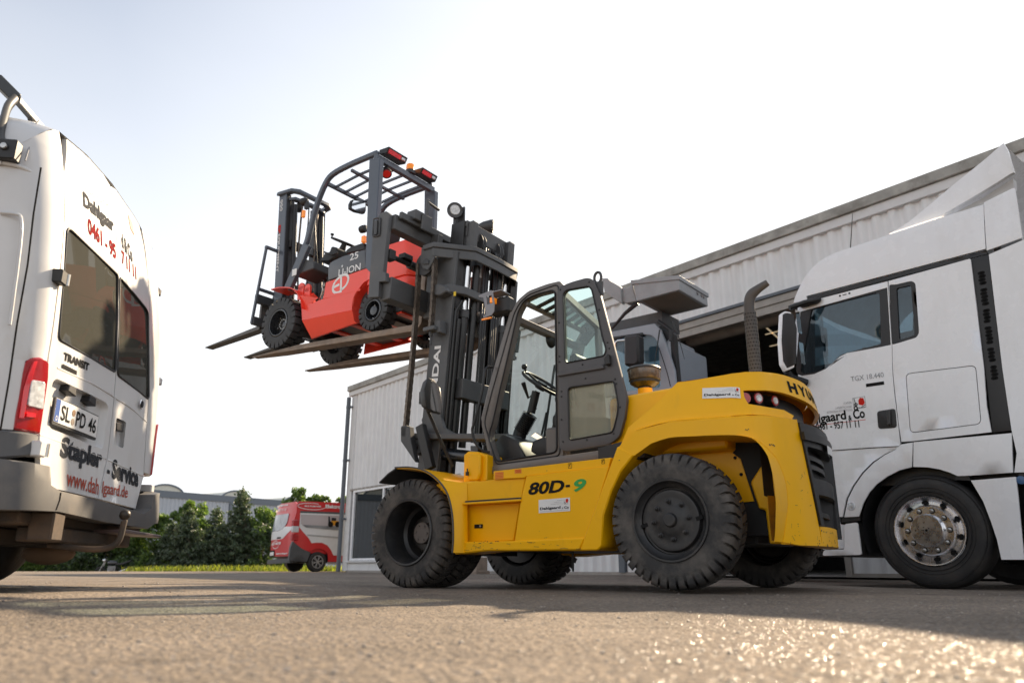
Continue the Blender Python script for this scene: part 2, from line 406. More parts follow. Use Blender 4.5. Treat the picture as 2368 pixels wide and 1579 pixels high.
# ================================================================ ground
def sm(t): t = max(0.0, min(1.0, t)); return t * t * (3 - 2 * t)
def gz(x, y):
    left = 0.042 * sm((-x - 0.9) / 1.2) * (1 - sm((y - 8) / 8))
    right = -0.035 * sm((x - 2.6) / 1.2) * (1 - sm((y - 18) / 10))
    far = -0.42 * sm((y - 31) / 14)
    return left + right + far
def ground_mat():
    m = bpy.data.materials.new('asphalt'); m.use_nodes = True; t = m.node_tree; b = t.nodes['Principled BSDF']
    def n(k): return t.nodes.new(k)
    l = t.links.new
    co = n('ShaderNodeTexCoord')
    big = n('ShaderNodeTexNoise'); big.inputs['Scale'].default_value = 0.7; big.inputs['Detail'].default_value = 7; big.inputs['Roughness'].default_value = 0.6
    l(co.outputs['Object'], big.inputs['Vector'])
    vor = n('ShaderNodeTexVoronoi'); vor.inputs['Scale'].default_value = 130; l(co.outputs['Object'], vor.inputs['Vector'])
    vor2 = n('ShaderNodeTexVoronoi'); vor2.inputs['Scale'].default_value = 48; l(co.outputs['Object'], vor2.inputs['Vector'])
    cr = n('ShaderNodeValToRGB'); e = cr.color_ramp.elements
    e[0].position = 0.0; e[0].color = (0.105, 0.09, 0.078, 1); e[1].position = 1.0; e[1].color = (0.33, 0.265, 0.20, 1)
    q = cr.color_ramp.elements.new(0.55); q.color = (0.19, 0.16, 0.132, 1)
    sep = n('ShaderNodeSeparateColor'); l(vor.outputs['Color'], sep.inputs[0]); l(sep.outputs[0], cr.inputs['Fac'])
    r2 = n('ShaderNodeMapRange'); r2.inputs['From Min'].default_value = 0.3; r2.inputs['From Max'].default_value = 0.7; r2.inputs['To Min'].default_value = 0.68; r2.inputs['To Max'].default_value = 1.28
    l(big.outputs['Fac'], r2.inputs['Value'])
    # darker tar patches and stains
    st = n('ShaderNodeTexNoise'); st.inputs['Scale'].default_value = 2.6; st.inputs['Detail'].default_value = 5; l(co.outputs['Object'], st.inputs['Vector'])
    r3 = n('ShaderNodeMapRange'); r3.inputs['From Min'].default_value = 0.60; r3.inputs['From Max'].default_value = 0.72; r3.inputs['To Min'].default_value = 1.0; r3.inputs['To Max'].default_value = 0.55
    l(st.outputs['Fac'], r3.inputs['Value'])
    mm = n('ShaderNodeMath'); mm.operation = 'MULTIPLY'; l(r2.outputs[0], mm.inputs[0]); l(r3.outputs[0], mm.inputs[1])
    sc = n('ShaderNodeVectorMath'); sc.operation = 'SCALE'; l(cr.outputs[0], sc.inputs[0]); l(mm.outputs[0], sc.inputs['Scale'])
    l(sc.outputs[0], b.inputs['Base Color'])
    # worn polished stones: some facets glossy
    gl = n('ShaderNodeMapRange'); gl.inputs['From Min'].default_value = 0.06; gl.inputs['To Min'].default_value = 0.13; gl.inputs['To Max'].default_value = 1.0; gl.inputs['From Max'].default_value = 0.16
    sep2 = n('ShaderNodeSeparateColor'); l(vor.outputs['Color'], sep2.inputs[0]); l(sep2.outputs[1], gl.inputs['Value']); l(gl.outputs[0], b.inputs['Roughness'])
    sp = n('ShaderNodeMapRange'); sp.inputs['From Min'].default_value = 0.07; sp.inputs['From Max'].default_value = 0.11; sp.inputs['To Min'].default_value = 0.9; sp.inputs['To Max'].default_value = 0.18
    l(sep2.outputs[1], sp.inputs['Value']); l(sp.outputs[0], b.inputs['Specular IOR Level'])
    h = n('ShaderNodeMath'); h.operation = 'MULTIPLY_ADD'; h.inputs[1].default_value = 2.2; l(vor2.outputs['Distance'], h.inputs[0]); l(vor.outputs['Distance'], h.inputs[2])
    bp = n('ShaderNodeBump'); bp.inputs['Strength'].default_value = 0.6; bp.inputs['Distance'].default_value = 0.006; l(h.outputs[0], bp.inputs['Height']); l(bp.outputs[0], b.inputs['Normal'])
    return m
ASPH = ground_mat()
def gridsheet(name, xs, ys, zf, m, kind='structure'):
    vs = [(x, y, zf(x, y)) for y in ys for x in xs]; nx = len(xs)
    fs = [(j * nx + i, j * nx + i + 1, (j + 1) * nx + i + 1, (j + 1) * nx + i) for j in range(len(ys) - 1) for i in range(nx - 1)]
    me = bpy.data.meshes.new(name); me.from_pydata(vs, [], fs); me.polygons.foreach_set('use_smooth', [True] * len(fs)); me.materials.append(m)
    return newobj(name, me, kind=kind)
xs = [-900, -400, -160, -80, -50, -36, -28, -22, -18, -14] + [-12 + 0.5 * i for i in range(57)] + [18, 24, 32, 44, 70, 130, 300, 900]
ys = [-300, -80, -25, -10, -5] + [-3 + 0.5 * i for i in range(66)] + [31, 33, 35, 38, 41, 44, 48, 60, 90, 160, 400, 900]
gd = gridsheet('ground', xs, ys, gz, ASPH)
# a few loose stones and small dents close to the lens
bm = BM()
for i in range(520):
    d = 0.7 + 5.5 * rnd.random() ** 1.4; x = rnd.uniform(-0.8, 0.8) * d; r = rnd.uniform(0.0025, 0.006)
    z = gz(x, d)
    mt = Matrix.Translation((x, d, z + r * 0.3)) @ Matrix.Rotation(rnd.uniform(0, 6), 4, 'Z') @ Matrix.Diagonal((r * rnd.uniform(.8, 1.6), r, r * .7, 1))
    bmesh.ops.create_icosphere(bm, subdivisions=1, radius=1.0, matrix=mt)
GRIT = mat('grit_stone', (0.3, 0.26, 0.22), 0.4, var=0.4, scale=30)
st = fin(bm, 'loose_grit', GRIT, kind='stuff', ang=20)
st['label'] = 'loose grit scattered over the asphalt in the foreground'
# ================================================================ grass verge
def blades(name, n, area, h0, h1, mats, label, w=0.012):
    vs = []; fs = []; mi = []
    for i in range(n):
        x, y = area(); z = gz(x, y)
        h = rnd.uniform(h0, h1); a = rnd.uniform(0, math.pi); lx, ly = rnd.uniform(-.4, .4) * h, rnd.uniform(-.4, .4) * h
        dx, dy = math.cos(a) * w, math.sin(a) * w; b = len(vs)
        vs += [(x - dx, y - dy, z), (x + dx, y + dy, z), (x + lx + dx * .3, y + ly + dy * .3, z + h * .8), (x + lx * 1.5, y + ly * 1.5, z + h)]
        fs.append((b, b + 1, b + 2, b + 3)); mi.append(rnd.randrange(len(mats)))
    me = bpy.data.meshes.new(name); me.from_pydata(vs, [], fs)
    for q in mats: me.materials.append(q)
    me.polygons.foreach_set('material_index', mi)
    o = newobj(name, me, kind='stuff'); o['label'] = label
    return o
def leafmat(name, col, trans=0.5):
    if name in MATS: return MATS[name]
    m = bpy.data.materials.new(name); m.use_nodes = True; t = m.node_tree; t.nodes.clear()
    o = t.nodes.new('ShaderNodeOutputMaterial'); a = t.nodes.new('ShaderNodeBsdfPrincipled'); b = t.nodes.new('ShaderNodeBsdfTranslucent'); mx = t.nodes.new('ShaderNodeMixShader')
    a.inputs['Roughness'].default_value = 0.5
    rg = t.nodes.new('ShaderNodeTexNoise'); rg.inputs['Scale'].default_value = 1.8; co = t.nodes.new('ShaderNodeTexCoord'); t.links.new(co.outputs['Object'], rg.inputs['Vector'])
    mr = t.nodes.new('ShaderNodeMapRange'); mr.inputs['From Min'].default_value = .3; mr.inputs['From Max'].default_value = .7; mr.inputs['To Min'].default_value = .6; mr.inputs['To Max'].default_value = 1.4; t.links.new(rg.outputs['Fac'], mr.inputs['Value'])
    v = t.nodes.new('ShaderNodeVectorMath'); v.operation = 'SCALE'; v.inputs[0].default_value = col; t.links.new(mr.outputs[0], v.inputs['Scale'])
    v2 = t.nodes.new('ShaderNodeVectorMath'); v2.operation = 'MULTIPLY'; v2.inputs[1].default_value = (1.35, 1.45, 0.6); t.links.new(v.outputs[0], v2.inputs[0])
    t.links.new(v.outputs[0], a.inputs['Base Color']); t.links.new(v2.outputs[0], b.inputs['Color']); mx.inputs[0].default_value = trans
    t.links.new(a.outputs[0], mx.inputs[1]); t.links.new(b.outputs[0], mx.inputs[2]); t.links.new(mx.outputs[0], o.inputs[0])
    MATS[name] = m; return m
GR1 = leafmat('grass_yellow_green', (0.20, 0.21, 0.04), 0.6); GR2 = leafmat('grass_green', (0.11, 0.15, 0.04), 0.55)
LF1 = leafmat('leaf_light_green', (0.15, 0.22, 0.06), 0.5); LF2 = leafmat('leaf_mid_green', (0.095, 0.15, 0.055), 0.4); LF3 = leafmat('needle_dark_green', (0.085, 0.12, 0.075), 0.28); LF4 = leafmat('needle_grey_green', (0.12, 0.15, 0.10), 0.28)
BARK = mat('bark', (0.09, 0.07, 0.055), 0.85, var=0.3, scale=8)
gm = mat('verge_soil', (0.05, 0.06, 0.025), 0.9, var=0.3, scale=3)
def sheet_on_ground(name, x0, x1, y0, y1, up, m):
    X = [x0 + (x1 - x0) * i / 8 for i in range(9)]; Yq = [y0 + (y1 - y0) * i / 8 for i in range(9)]
    return gridsheet(name, X, Yq, lambda x, y: gz(x, y) + up, m)
sheet_on_ground('verge_soil', -70, 12, 47.5, 62, 0.01, gm)
sheet_on_ground('grass_verge', -17.6, -2, 32.6, 47.4, 0.012, gm)
def garea():
    while True:
        x = rnd.uniform(-17.5, -2); y = rnd.uniform(32.6, 41)
        if y > 33.0 + 0.25 * max(0, -13 - x) * 2: return x, y
blades('grass', 15000, garea, 0.12, 0.34, [GR1, GR2, GR1], 'bright yellow green grass verge in front of the dark conifers', 0.022)
# ================================================================ trees and hedge
def crown(name, pts, sz, mats, parent, flat=0.0):
    vs = []; fs = []; mi = []
    for (p, s, k) in pts:
        a = Vector((rnd.gauss(0, 1), rnd.gauss(0, 1), rnd.gauss(0, 1))).normalized(); b = a.orthogonal().normalized(); c = a.cross(b)
        s = s * sz; q = len(vs)
        e = rnd.uniform(.35, .6)
        vs += [p - b * s, p + c * s * e, p + b * s, p - c * s * e]
        fs.append((q, q + 1, q + 2, q + 3)); mi.append(k)
    me = bpy.data.meshes.new(name); me.from_pydata([tuple(v) for v in vs], [], fs)
    for q in mats: me.materials.append(q)
    me.polygons.foreach_set('material_index', mi)
    return newobj(name, me, None, parent)
def trunk_obj(h, r, parent, limbs=6, spread=0.6, lean=0.0):
    bm = BM()
    tube(bm, smooth_path([(0, 0, -0.1), (lean * .3, 0.02, h * .35), (lean, -.03, h * .9)], 4), [r * (1 - .85 * i / 8) for i in range(9)], 7)
    for i in range(limbs):
        z = h * rnd.uniform(.25, .85); a = rnd.uniform(0, 6.28); l = spread * (1.1 - z / h) + .2
        tube(bm, [(0, 0, z), (math.cos(a) * l * .6, math.sin(a) * l * .6, z + .15), (math.cos(a) * l, math.sin(a) * l, z + .4)], [r * .35, r * .25, r * .1], 5)
    return fin(bm, 'trunk', BARK, parent, ang=60)
def conifer(x, y, h, w, label, n=9000, dark=True, seed=1, skirt=0.04):
    rnd.seed(seed)
    t = thing('conifer_tree', label, 'tree', (x, y, gz(x, y)), rnd.uniform(0, 360), 'trees and bushes in front of the far warehouse')
    trunk_obj(h * .97, .09, t, 8, w * .35)
    # whorls of drooping branches, each a fan of needle sprays
    P = []
    z = h * skirt; wh = []
    while z < h * .98:
        k = 7 if z < h * .7 else 5
        rr = (w / 2) * (1 - (z / h)) ** .75 + .06
        for i in range(k):
            a = rnd.uniform(0, 6.28); wh.append((z + rnd.uniform(-.1, .1), a, rr * rnd.uniform(.6, 1.15)))
        z += h * .034
    tot = sum(q[2] for q in wh)
    for (z, a, l) in wh:
        for j in range(int(n * l / tot)):
            u = rnd.random() ** .7; d = l * u
            sp = .13 * (1.15 - u) + .05
            p = Vector((math.cos(a) * d + rnd.gauss(0, sp), math.sin(a) * d + rnd.gauss(0, sp), z - .12 * d + .22 * u * u * l * .5 + rnd.gauss(0, .05)))
            P.append((p, rnd.uniform(.7, 1.3), rnd.randrange(2) if u > .55 else 0))
    for j in range(40): P.append((Vector((rnd.gauss(0, .03), rnd.gauss(0, .03), h * rnd.uniform(.9, 1.03))), .7, 1))
    crown('crown', P, .085, [LF3, LF4] if dark else [LF2, LF3], t)
    return t
def broadleaf(x, y, h, w, label, n=7000, mats=None, seed=1, name='broadleaf_tree', base=0.2, lsz=.1, cat='tree'):
    rnd.seed(seed)
    t = thing(name, label, cat, (x, y, gz(x, y)), rnd.uniform(0, 360), 'trees and bushes in front of the far warehouse')
    trunk_obj(h * .85, .06, t, 9, w * .4)
    P = []; cl = []
    for i in range(46):
        z = base * h + (1 - base) * h * rnd.random() ** .8
        f = math.sin(math.pi * min(1, max(.05, (z / h - base * .5) / (1.02 - base * .5)))) ** .6
        a = rnd.uniform(0, 6.28); d = w / 2 * f * rnd.random() ** .5
        cl.append((Vector((math.cos(a) * d, math.sin(a) * d, z)), rnd.uniform(.18, .42) * w / 2.4, rnd.randrange(2)))
    for i in range(n):
        c, r, k = rnd.choice(cl)
        v = Vector((rnd.gauss(0, 1), rnd.gauss(0, 1), rnd.gauss(0, .8))).normalized() * r * rnd.random() ** .4
        P.append((c + v, rnd.uniform(.6, 1.3), k if rnd.random() < .8 else 1 - k))
    crown('crown', P, lsz, mats or [LF1, LF2], t)
    return t
def at(px, Y, ):  # metres: helper giving the x of something seen along bearing px/1000 at depth Y
    return px * Y
conifer(at(-.351, 45), 45, 5.0, 2.9, 'tallest dark conifer with a pointed top in the row before the warehouse', 15000, seed=3)
conifer(at(-.382, 46), 46, 4.0, 2.6, 'slimmer dark conifer just left of the tallest conifer', 11000, seed=4)
conifer(at(-.418, 45), 45, 3.9, 2.7, 'dense dark conifer standing in front of the light green tree', 11000, seed=5)
conifer(at(-.437, 45.5), 45.5, 3.1, 2.4, 'short bushy dark conifer left of the light green tree', 8000, seed=6)
conifer(at(-.372, 45), 45, 3.0, 2.2, 'short dark conifer filling the gap beside the tallest conifer', 8000, seed=16)
conifer(at(-.339, 45), 45, 3.2, 2.4, 'dark conifer right of the tallest conifer, close to the red van', 8000, seed=26)
conifer(at(-.404, 44.5), 44.5, 2.7, 2.4, 'low dark conifer in front of the slim conifer', 8000, seed=27)
broadleaf(at(-.414, 47.5), 47.5, 4.4, 2.8, 'light green broadleaf tree rising behind the dense conifer', 8000, seed=7)
broadleaf(at(-.321, 46), 46, 3.8, 2.8, 'light green broadleaf bush left of the red van', 8000, seed=8)
broadleaf(at(-.318, 45), 45, 2.7, 2.6, 'dark leafy bush half hidden by the red van', 7000, [LF2, LF3], seed=9)
broadleaf(at(-.455, 47), 47, 3.5, 2.8, 'thin reddish green bush near the post of the warehouse', 4200, [LF2, LF1], seed=10)
broadleaf(at(-.478, 46), 46, 3.0, 3.0, 'green bush right below the towbar of the white van', 6500, [LF1, LF2], seed=11)
broadleaf(at(-.50, 46.5), 46.5, 2.6, 3.2, 'leafy bush behind the motorcycle', 7000, [LF2, LF1], seed=12)
broadleaf(at(-.535, 46), 46, 2.4, 3.4, 'dull green bush left of the motorcycle', 7000, [LF2, LF3], seed=13)
broadleaf(at(-.565, 46), 46, 2.9, 3.2, 'bush with a bright green sunlit branch behind the exhaust of the white van', 7000, [LF1, LF2], seed=14)
broadleaf(at(-.60, 46), 46, 2.7, 3.6, 'bush half hidden by the wheel of the white van', 7000, [LF2, LF1], seed=15)
broadleaf(at(-.2765, 40), 40, 4.3, 1.9, 'spindly tree top showing above the rear of the red van', 2600, [LF1, LF2], seed=21, base=.5)
broadleaf(at(-.2535, 40), 40, 3.95, 1.6, 'small round tree top showing above the middle of the red van', 1800, [LF1, LF2], seed=22, base=.5)
broadleaf(at(-.2425, 40), 40, 3.95, 1.0, 'pair of thin leafy shoots above the red van', 900, [LF1, LF2], seed=23, base=.6)
broadleaf(at(-.2205, 40), 40, 3.95, 1.3, 'tree top showing above the red van close to the hall corner', 1500, [LF1, LF2], seed=24, base=.5)
rnd.seed(5)
# low undergrowth
P = []
for i in range(52000):
    x = rnd.uniform(-34, -11.5); yy = rnd.uniform(44.6, 48)
    hh = (1.15 + .5 * noise.noise(Vector((x * .8, yy * .8, 0))) + .35 * noise.noise(Vector((x * 2.3, yy, 3)))) * (1 if x < -19 else .8)
    z = gz(x, yy) + rnd.random() * hh
    P.append((Vector((x, yy, z)), rnd.uniform(.6, 1.3), 0 if noise.noise(Vector((x * 1.5, yy, z * 1.5))) > 0.25 else (1 if rnd.random() < .6 else 2)))
hd = crown('undergrowth', P, .085, [LF1, LF2, LF3], None)
hd['kind'] = 'stuff'; hd['label'] = 'tangled low undergrowth along the foot of the trees and bushes'
# ================================================================ far warehouse
WH = mat('pale_blue_cladding', (0.40, 0.45, 0.52), 0.45, var=0.05)
WHD = mat('slate_blue_trim', (0.12, 0.15, 0.19), 0.45, var=0.05)
DOME = mat('milky_rooflight', (0.50, 0.52, 0.48), 0.35, var=0.08)
CONC = mat('concrete', (0.30, 0.28, 0.26), 0.8, var=0.1, scale=3)
def ribbed(x0, x1, z0, z1, pitch, dep, y=0.0, top=0.45):
    """trapezoid cladding sheet as real folded geometry, outward = -y"""
    bm = BM(); x = x0; prev = None
    pts = []
    while x < x1 - 1e-4:
        for fx, d in ((0, 0), (.5 - top * .25, 0), (.5 + .05, -dep), (1 - .12, -dep)):
            if x + fx * pitch < x1: pts.append((x + fx * pitch, y + d))
        x += pitch
    pts.append((x1, y))
    lo = [bm.verts.new((a, b, z0)) for a, b in pts]; hi = [bm.verts.new((a, b, z1)) for a, b in pts]
    for i in range(len(pts) - 1): bm.faces.new((lo[i], lo[i + 1], hi[i + 1], hi[i]))
    return bm
fw = thing('warehouse', 'long pale blue ribbed warehouse with slate trim far behind the conifers', 'warehouse', (-35 - 8.7 * 3, 74 - 12 * 3, -.4), 54.1)
LW = 110
o = fin(ribbed(0, LW, 0, 7.1, .42, .07), 'wall', WH, fw, ang=10, rc=False)
bm = BM(); box(bm, -.1, LW, -.16, .3, 7.1, 7.75); fin(bm, 'roof_edge', WHD, fw)
bm = BM(); box(bm, -.1, LW, .02, 30, -.2, 7.05); fin(bm, 'wall_core', CONC, fw)
for i in range(13):
    bm = BM(); box(bm, 3.5 + 8.3 * i, 3.85 + 8.3 * i, -.2, .0, 0, 7.1); fin(bm, 'post', WHD, fw)
for i in range(13):
    xc = 6.4 + 8.3 * i
    bm = BM()
    arc = [(xc + 2.0 * math.cos(a), 7.55 + 1.15 * math.sin(a)) for a in [math.pi * k / 14 for k in range(15)]]
    prism(bm, arc, 3.0, 24.0); rl = fin(bm, 'rooflight', DOME, fw, ang=20)
    bm = BM()
    for sgn, yy in ((0, 2.96),):
        prism(bm, [(xc + 2.08 * math.cos(a), 7.55 + 1.22 * math.sin(a)) for a in [math.pi * k / 14 for k in range(15)]] + [(xc + 1.9 * math.cos(a), 7.55 + 1.05 * math.sin(a)) for a in [math.pi * k / 14 for k in range(14, -1, -1)]], yy - .06, yy + .02)
    fin(bm, 'rooflight_rim', WHD, rl)
# ================================================================ near hall
CLAD = mat('white_cladding', (0.76, 0.76, 0.76), 0.5, var=0.05, scale=2, dirt=(0.48, 0.44, 0.39), dirt_amt=0.4, dthr=0.52, dirt_scale=3.2, streak=0.12)
COPE = mat('stained_coping', (0.36, 0.35, 0.32), 0.6, var=0.2, scale=4, dirt=(0.14, 0.13, 0.11), dirt_amt=0.6, dthr=0.45, dirt_scale=3)
FASC = mat('pale_fascia', (0.66, 0.66, 0.66), 0.5, var=0.06, dirt=(0.3, 0.27, 0.22), dirt_amt=0.4, dthr=0.55, dirt_scale=3)
TRIMG = mat('blue_grey_trim', (0.10, 0.115, 0.135), 0.45, var=0.1)
DOORF = mat('beige_door_steel', (0.33, 0.30, 0.27), 0.55, var=0.12, dirt=(0.16, 0.13, 0.1), dirt_amt=0.4, dthr=0.5, dirt_scale=4)
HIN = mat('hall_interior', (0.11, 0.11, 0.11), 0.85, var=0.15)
hall = thing('industrial_hall', 'white ribbed metal hall with an open dark doorway behind the yellow forklift', 'building', (-5.6, 26, 0), -50.3)
HL = 34.0; HZ = 5.9
D0, D1, DZ = 14.14, 17.24, 5.05
W0, W1 = 0.62, 4.4
fin(ribbed(.36, D0, 2.62, HZ, .27, .05), 'wall_cladding', CLAD, hall, ang=8, rc=False)
fin(ribbed(4.6, D0, .06, 2.62, .27, .05, y=-.002), 'wall_cladding', CLAD, hall, ang=8, rc=False)
fin(ribbed(D0, D1, DZ, HZ, .27, .05), 'wall_cladding', CLAD, hall, ang=8, rc=False)
fin(ribbed(D1, HL, .06, HZ, .27, .05), 'wall_cladding', CLAD, hall, ang=8, rc=False)
fin(ribbed(.36, W1 + .2, .06, .30, .13, .02), 'plinth_cladding', CLAD, hall, ang=8, rc=False)
bm = BM(); box(bm, 0.02, .36, -.03, .2, .04, HZ); fin(bm, 'corner_trim', FASC, hall, bevel=.01)
bm = BM(); box(bm, -.12, HL, -.10, .3, HZ, HZ + .17); fin(bm, 'fascia', FASC, hall, bevel=.008)
bm = BM(); box(bm, -.14, HL, -.16, .34, HZ + .172, HZ + .36); fin(bm, 'coping', COPE, hall, bevel=.008)
bm = BM(); box(bm, .3, 4.62, -.05, .05, 2.60, 2.66); box(bm, .36, HL if False else D0 - .1, -.045, .02, .0, .06); box(bm, D1 + .1, HL, -.045, .02, .0, .06)
fin(bm, 'drip_flashing', DOORF, hall)
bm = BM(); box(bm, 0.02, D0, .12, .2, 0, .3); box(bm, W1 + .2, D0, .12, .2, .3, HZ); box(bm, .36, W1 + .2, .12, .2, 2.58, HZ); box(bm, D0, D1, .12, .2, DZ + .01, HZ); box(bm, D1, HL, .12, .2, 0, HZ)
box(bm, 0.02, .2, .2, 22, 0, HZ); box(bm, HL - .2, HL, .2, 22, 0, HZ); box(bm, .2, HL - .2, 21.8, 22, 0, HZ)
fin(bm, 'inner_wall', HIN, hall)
bm = BM(); prismx(bm, [(.34, HZ + .06), (11, HZ + 1.2), (22, HZ + .06), (22, HZ + .2), (11, HZ + 1.34), (.34, HZ + .2)], 0, HL); fin(bm, 'roof', COPE, hall)
bm = BM(); box(bm, .2, HL - .2, .2, 21.8, .002, .02); fin(bm, 'floor_slab', CONC, hall)
# downpipe
bm = BM(); tube(bm, [(-.02, -.13, .02), (-.02, -.13, HZ - .05)], .075, 10); fin(bm, 'downpipe', TRIMG, hall)
for z in (5.5, 2.75 + .9, 1.7):
    bm = BM(); lathe(bm, [(.085, -.04), (.085, .04)], (-.02, -.13, z), 'z', 12); box(bm, .03, .14, -.15, -.05, z - .03, z + .03); fin(bm, 'pipe_clip', TRIMG, hall)
# window band left of the doorway: frame bars, panes, sill
win = BM()
for a, b_ in ((W0 - .1, W0), (W0 + 1.82, W0 + 1.9), (W1 - .08, W1)): box(win, a, b_, -.04, .09, .42, 2.58)
box(win, W0 - .1, W1, -.042, .088, .36, .43); box(win, W0 - .1, W1, -.042, .088, 2.53, 2.602)
wf = fin(win, 'window_frame', WHITE, hall, bevel=.006)
for a, b_ in ((W0 + .001, W0 + 1.819), (W0 + 1.901, W1 - .081)):
    bm = BM(); box(bm, a, b_, .02, .03, .431, 2.529); fin(bm, 'pane', GLASSH, wf)
bm = BM(); box(bm, .36, W1 + .1, -.12, .02, .30, .352); fin(bm, 'window_sill', FASC, hall, bevel=.006)
# things dimly seen in the office behind the glass
bm = BM(); box(bm, .8, 4.2, 2.5, 2.6, .02, 2.5); fin(bm, 'office_partition', mat('office_wall', (.35, .36, .36), .8), hall)
bm = BM(); box(bm, .25, 4.6, .25, 8, 2.7, 2.8); fin(bm, 'office_ceiling', HIN, hall)
# doorway trims and rolled-up door
bm = BM(); box(bm, D0 - .11, D0 - .002, -.06, .12, 0, DZ - .3); fin(bm, 'door_jamb', STEEL, hall, bevel=.005)
bm = BM(); box(bm, D1 + .002, D1 + .10, -.06, .12, 0, DZ - .3); fin(bm, 'door_jamb', DOORF, hall, bevel=.005)
for z0, z1, y0, m_ in ((5.0, 5.06, -.09, TRIMG), (4.86, 4.997, -.05, DOORF), (4.77, 4.857, -.02, DOORF), (4.69, 4.767, -.06, DOORF)):
    bm = BM(); box(bm, D0 - .11, D1 + .1, y0, .13, z0, z1); fin(bm, 'door_header', m_, hall, bevel=.004)
bm = BM(); lathe(bm, [(.26, D0), (.26, D1)], (0, .5, 4.9), 'x', 18); fin(bm, 'door_roll', DOORF, hall)
bm = BM(); box(bm, 12.36, 12.52, -.09, .0, .05, 4.2); fin(bm, 'grey_post', TRIMG, hall)
# skylight strips of the hall roof, their daylight put in as glow
SKYL = mat('skylight_glow', (1, .85, .6), .5, emit=(1.0, .78, .5), estr=0.12)
LP_ = [(14.577,1.971),(14.667,1.973),(14.827,2.338),(14.457,3.589),(14.499,2.853),(14.927,2.85),(14.018,3.802),(14.337,3.802),(15.122,1.963),(15.259,1.981)]
for i, (x0, y0, x1, y1, z) in enumerate([(LP_[k][0], LP_[k][1], LP_[k + 1][0], LP_[k + 1][1], 5.3) for k in range(0, 10, 2)]):
    bm = BM(); beam(bm, (x0, y0, z), (x1, y1, z), .035, .02); fin(bm, 'skylight_strip', SKYL, hall)
for i in range(6):
    bm = BM(); beam(bm, (3 + i * 5.5, .3, 5.55), (3 + i * 5.5, 11, 6.6), .12, .3); beam(bm, (3 + i * 5.5, 21.7, 5.55), (3 + i * 5.5, 11, 6.6), .12, .3); fin(bm, 'rafter', TRIMG, hall)
# pallets and a rack dimly inside the doorway
bm = BM(); box(bm, 13, 15.5, 15, 16, .02, 2.2); box(bm, 16.6, 18.6, 14, 15, .02, 1.6); fin(bm, 'storage_rack', DOORF, hall)

q = [(8.147,-0.028),(8.577,-0.024),(8.173,0.39)]
cb = bpy.data.objects.new('x', None); bpy.data.objects.remove(cb)
bm = BM(); box(bm, q[0][0], q[1][0], -.95, -.6, -.03, q[2][1]); box(bm, q[0][0] - .04, q[1][0] + .04, -.99, -.56, -.03, .08)
cb = fin(bm, 'concrete_block', mat('brown_concrete', (.24, .19, .15), .8, var=.2, scale=6), None, bevel=.02)
cb.location = hall.location; cb.rotation_euler = hall.rotation_euler
tag(cb, 'small brown concrete block before the hall wall, between the front wheels of the yellow forklift', 'block')

# ================================================================ wheels
def lug_tyre(Ro, W, Ri, nl=40, lug=.024, skew=.6, seg=64, name='tyre'):
    """tyre with cleated shoulders; outer face at y=0, body towards -y"""
    bm = BM(); rc = Ro - lug
    prof = [(Ri, -.012), (Ri + .006, -.002), (Ri + .03, .0), (Ri + (rc - Ri) * .5, .006), (rc - .035, .0), (rc - .008, -.018), (rc, -.045), (rc + .001, -W / 2)]
    full = prof + [(r, -W - h) for r, h in prof[::-1][1:]]
    full += [(Ri, -W * .5)]
    lathe(bm, full, axis='y', seg=seg, closed=True)
    pitch = 2 * math.pi / nl
    for side in (0, 1):
        for k in range(nl):
            a0 = k * pitch + (pitch / 2 if side else 0)
            st = [(Ro - .066, .003, .0, .50), (Ro - .03, .004, .0, .70), (Ro - .012, -.006, .02, .74), (Ro - .002, -.026, .08, .72), (Ro, -.05, .25, .68), (Ro, -W * .54, skew, .6)]
            prev = None
            for r, h, s, wd in st:
                hh = h if side == 0 else -W - h
                q = []
                for sg, rr in ((-1, r), (1, r), (1, r - .035), (-1, r - .035)):
                    a = a0 + (s + sg * wd / 2) * pitch
                    q.append(bm.verts.new((rr * math.cos(a), hh, rr * math.sin(a))))
                if prev:
                    for i in (0, 1, 3): bm.faces.new((prev[i], prev[(i + 1) % 4], q[(i + 1) % 4], q[i]))
                else: bm.faces.new(q)
                prev = q
            bm.faces.new(prev[::-1])
    return bm
def place(bm, c):
    for v in bm.verts: v.co += Vector(c)
    return bm

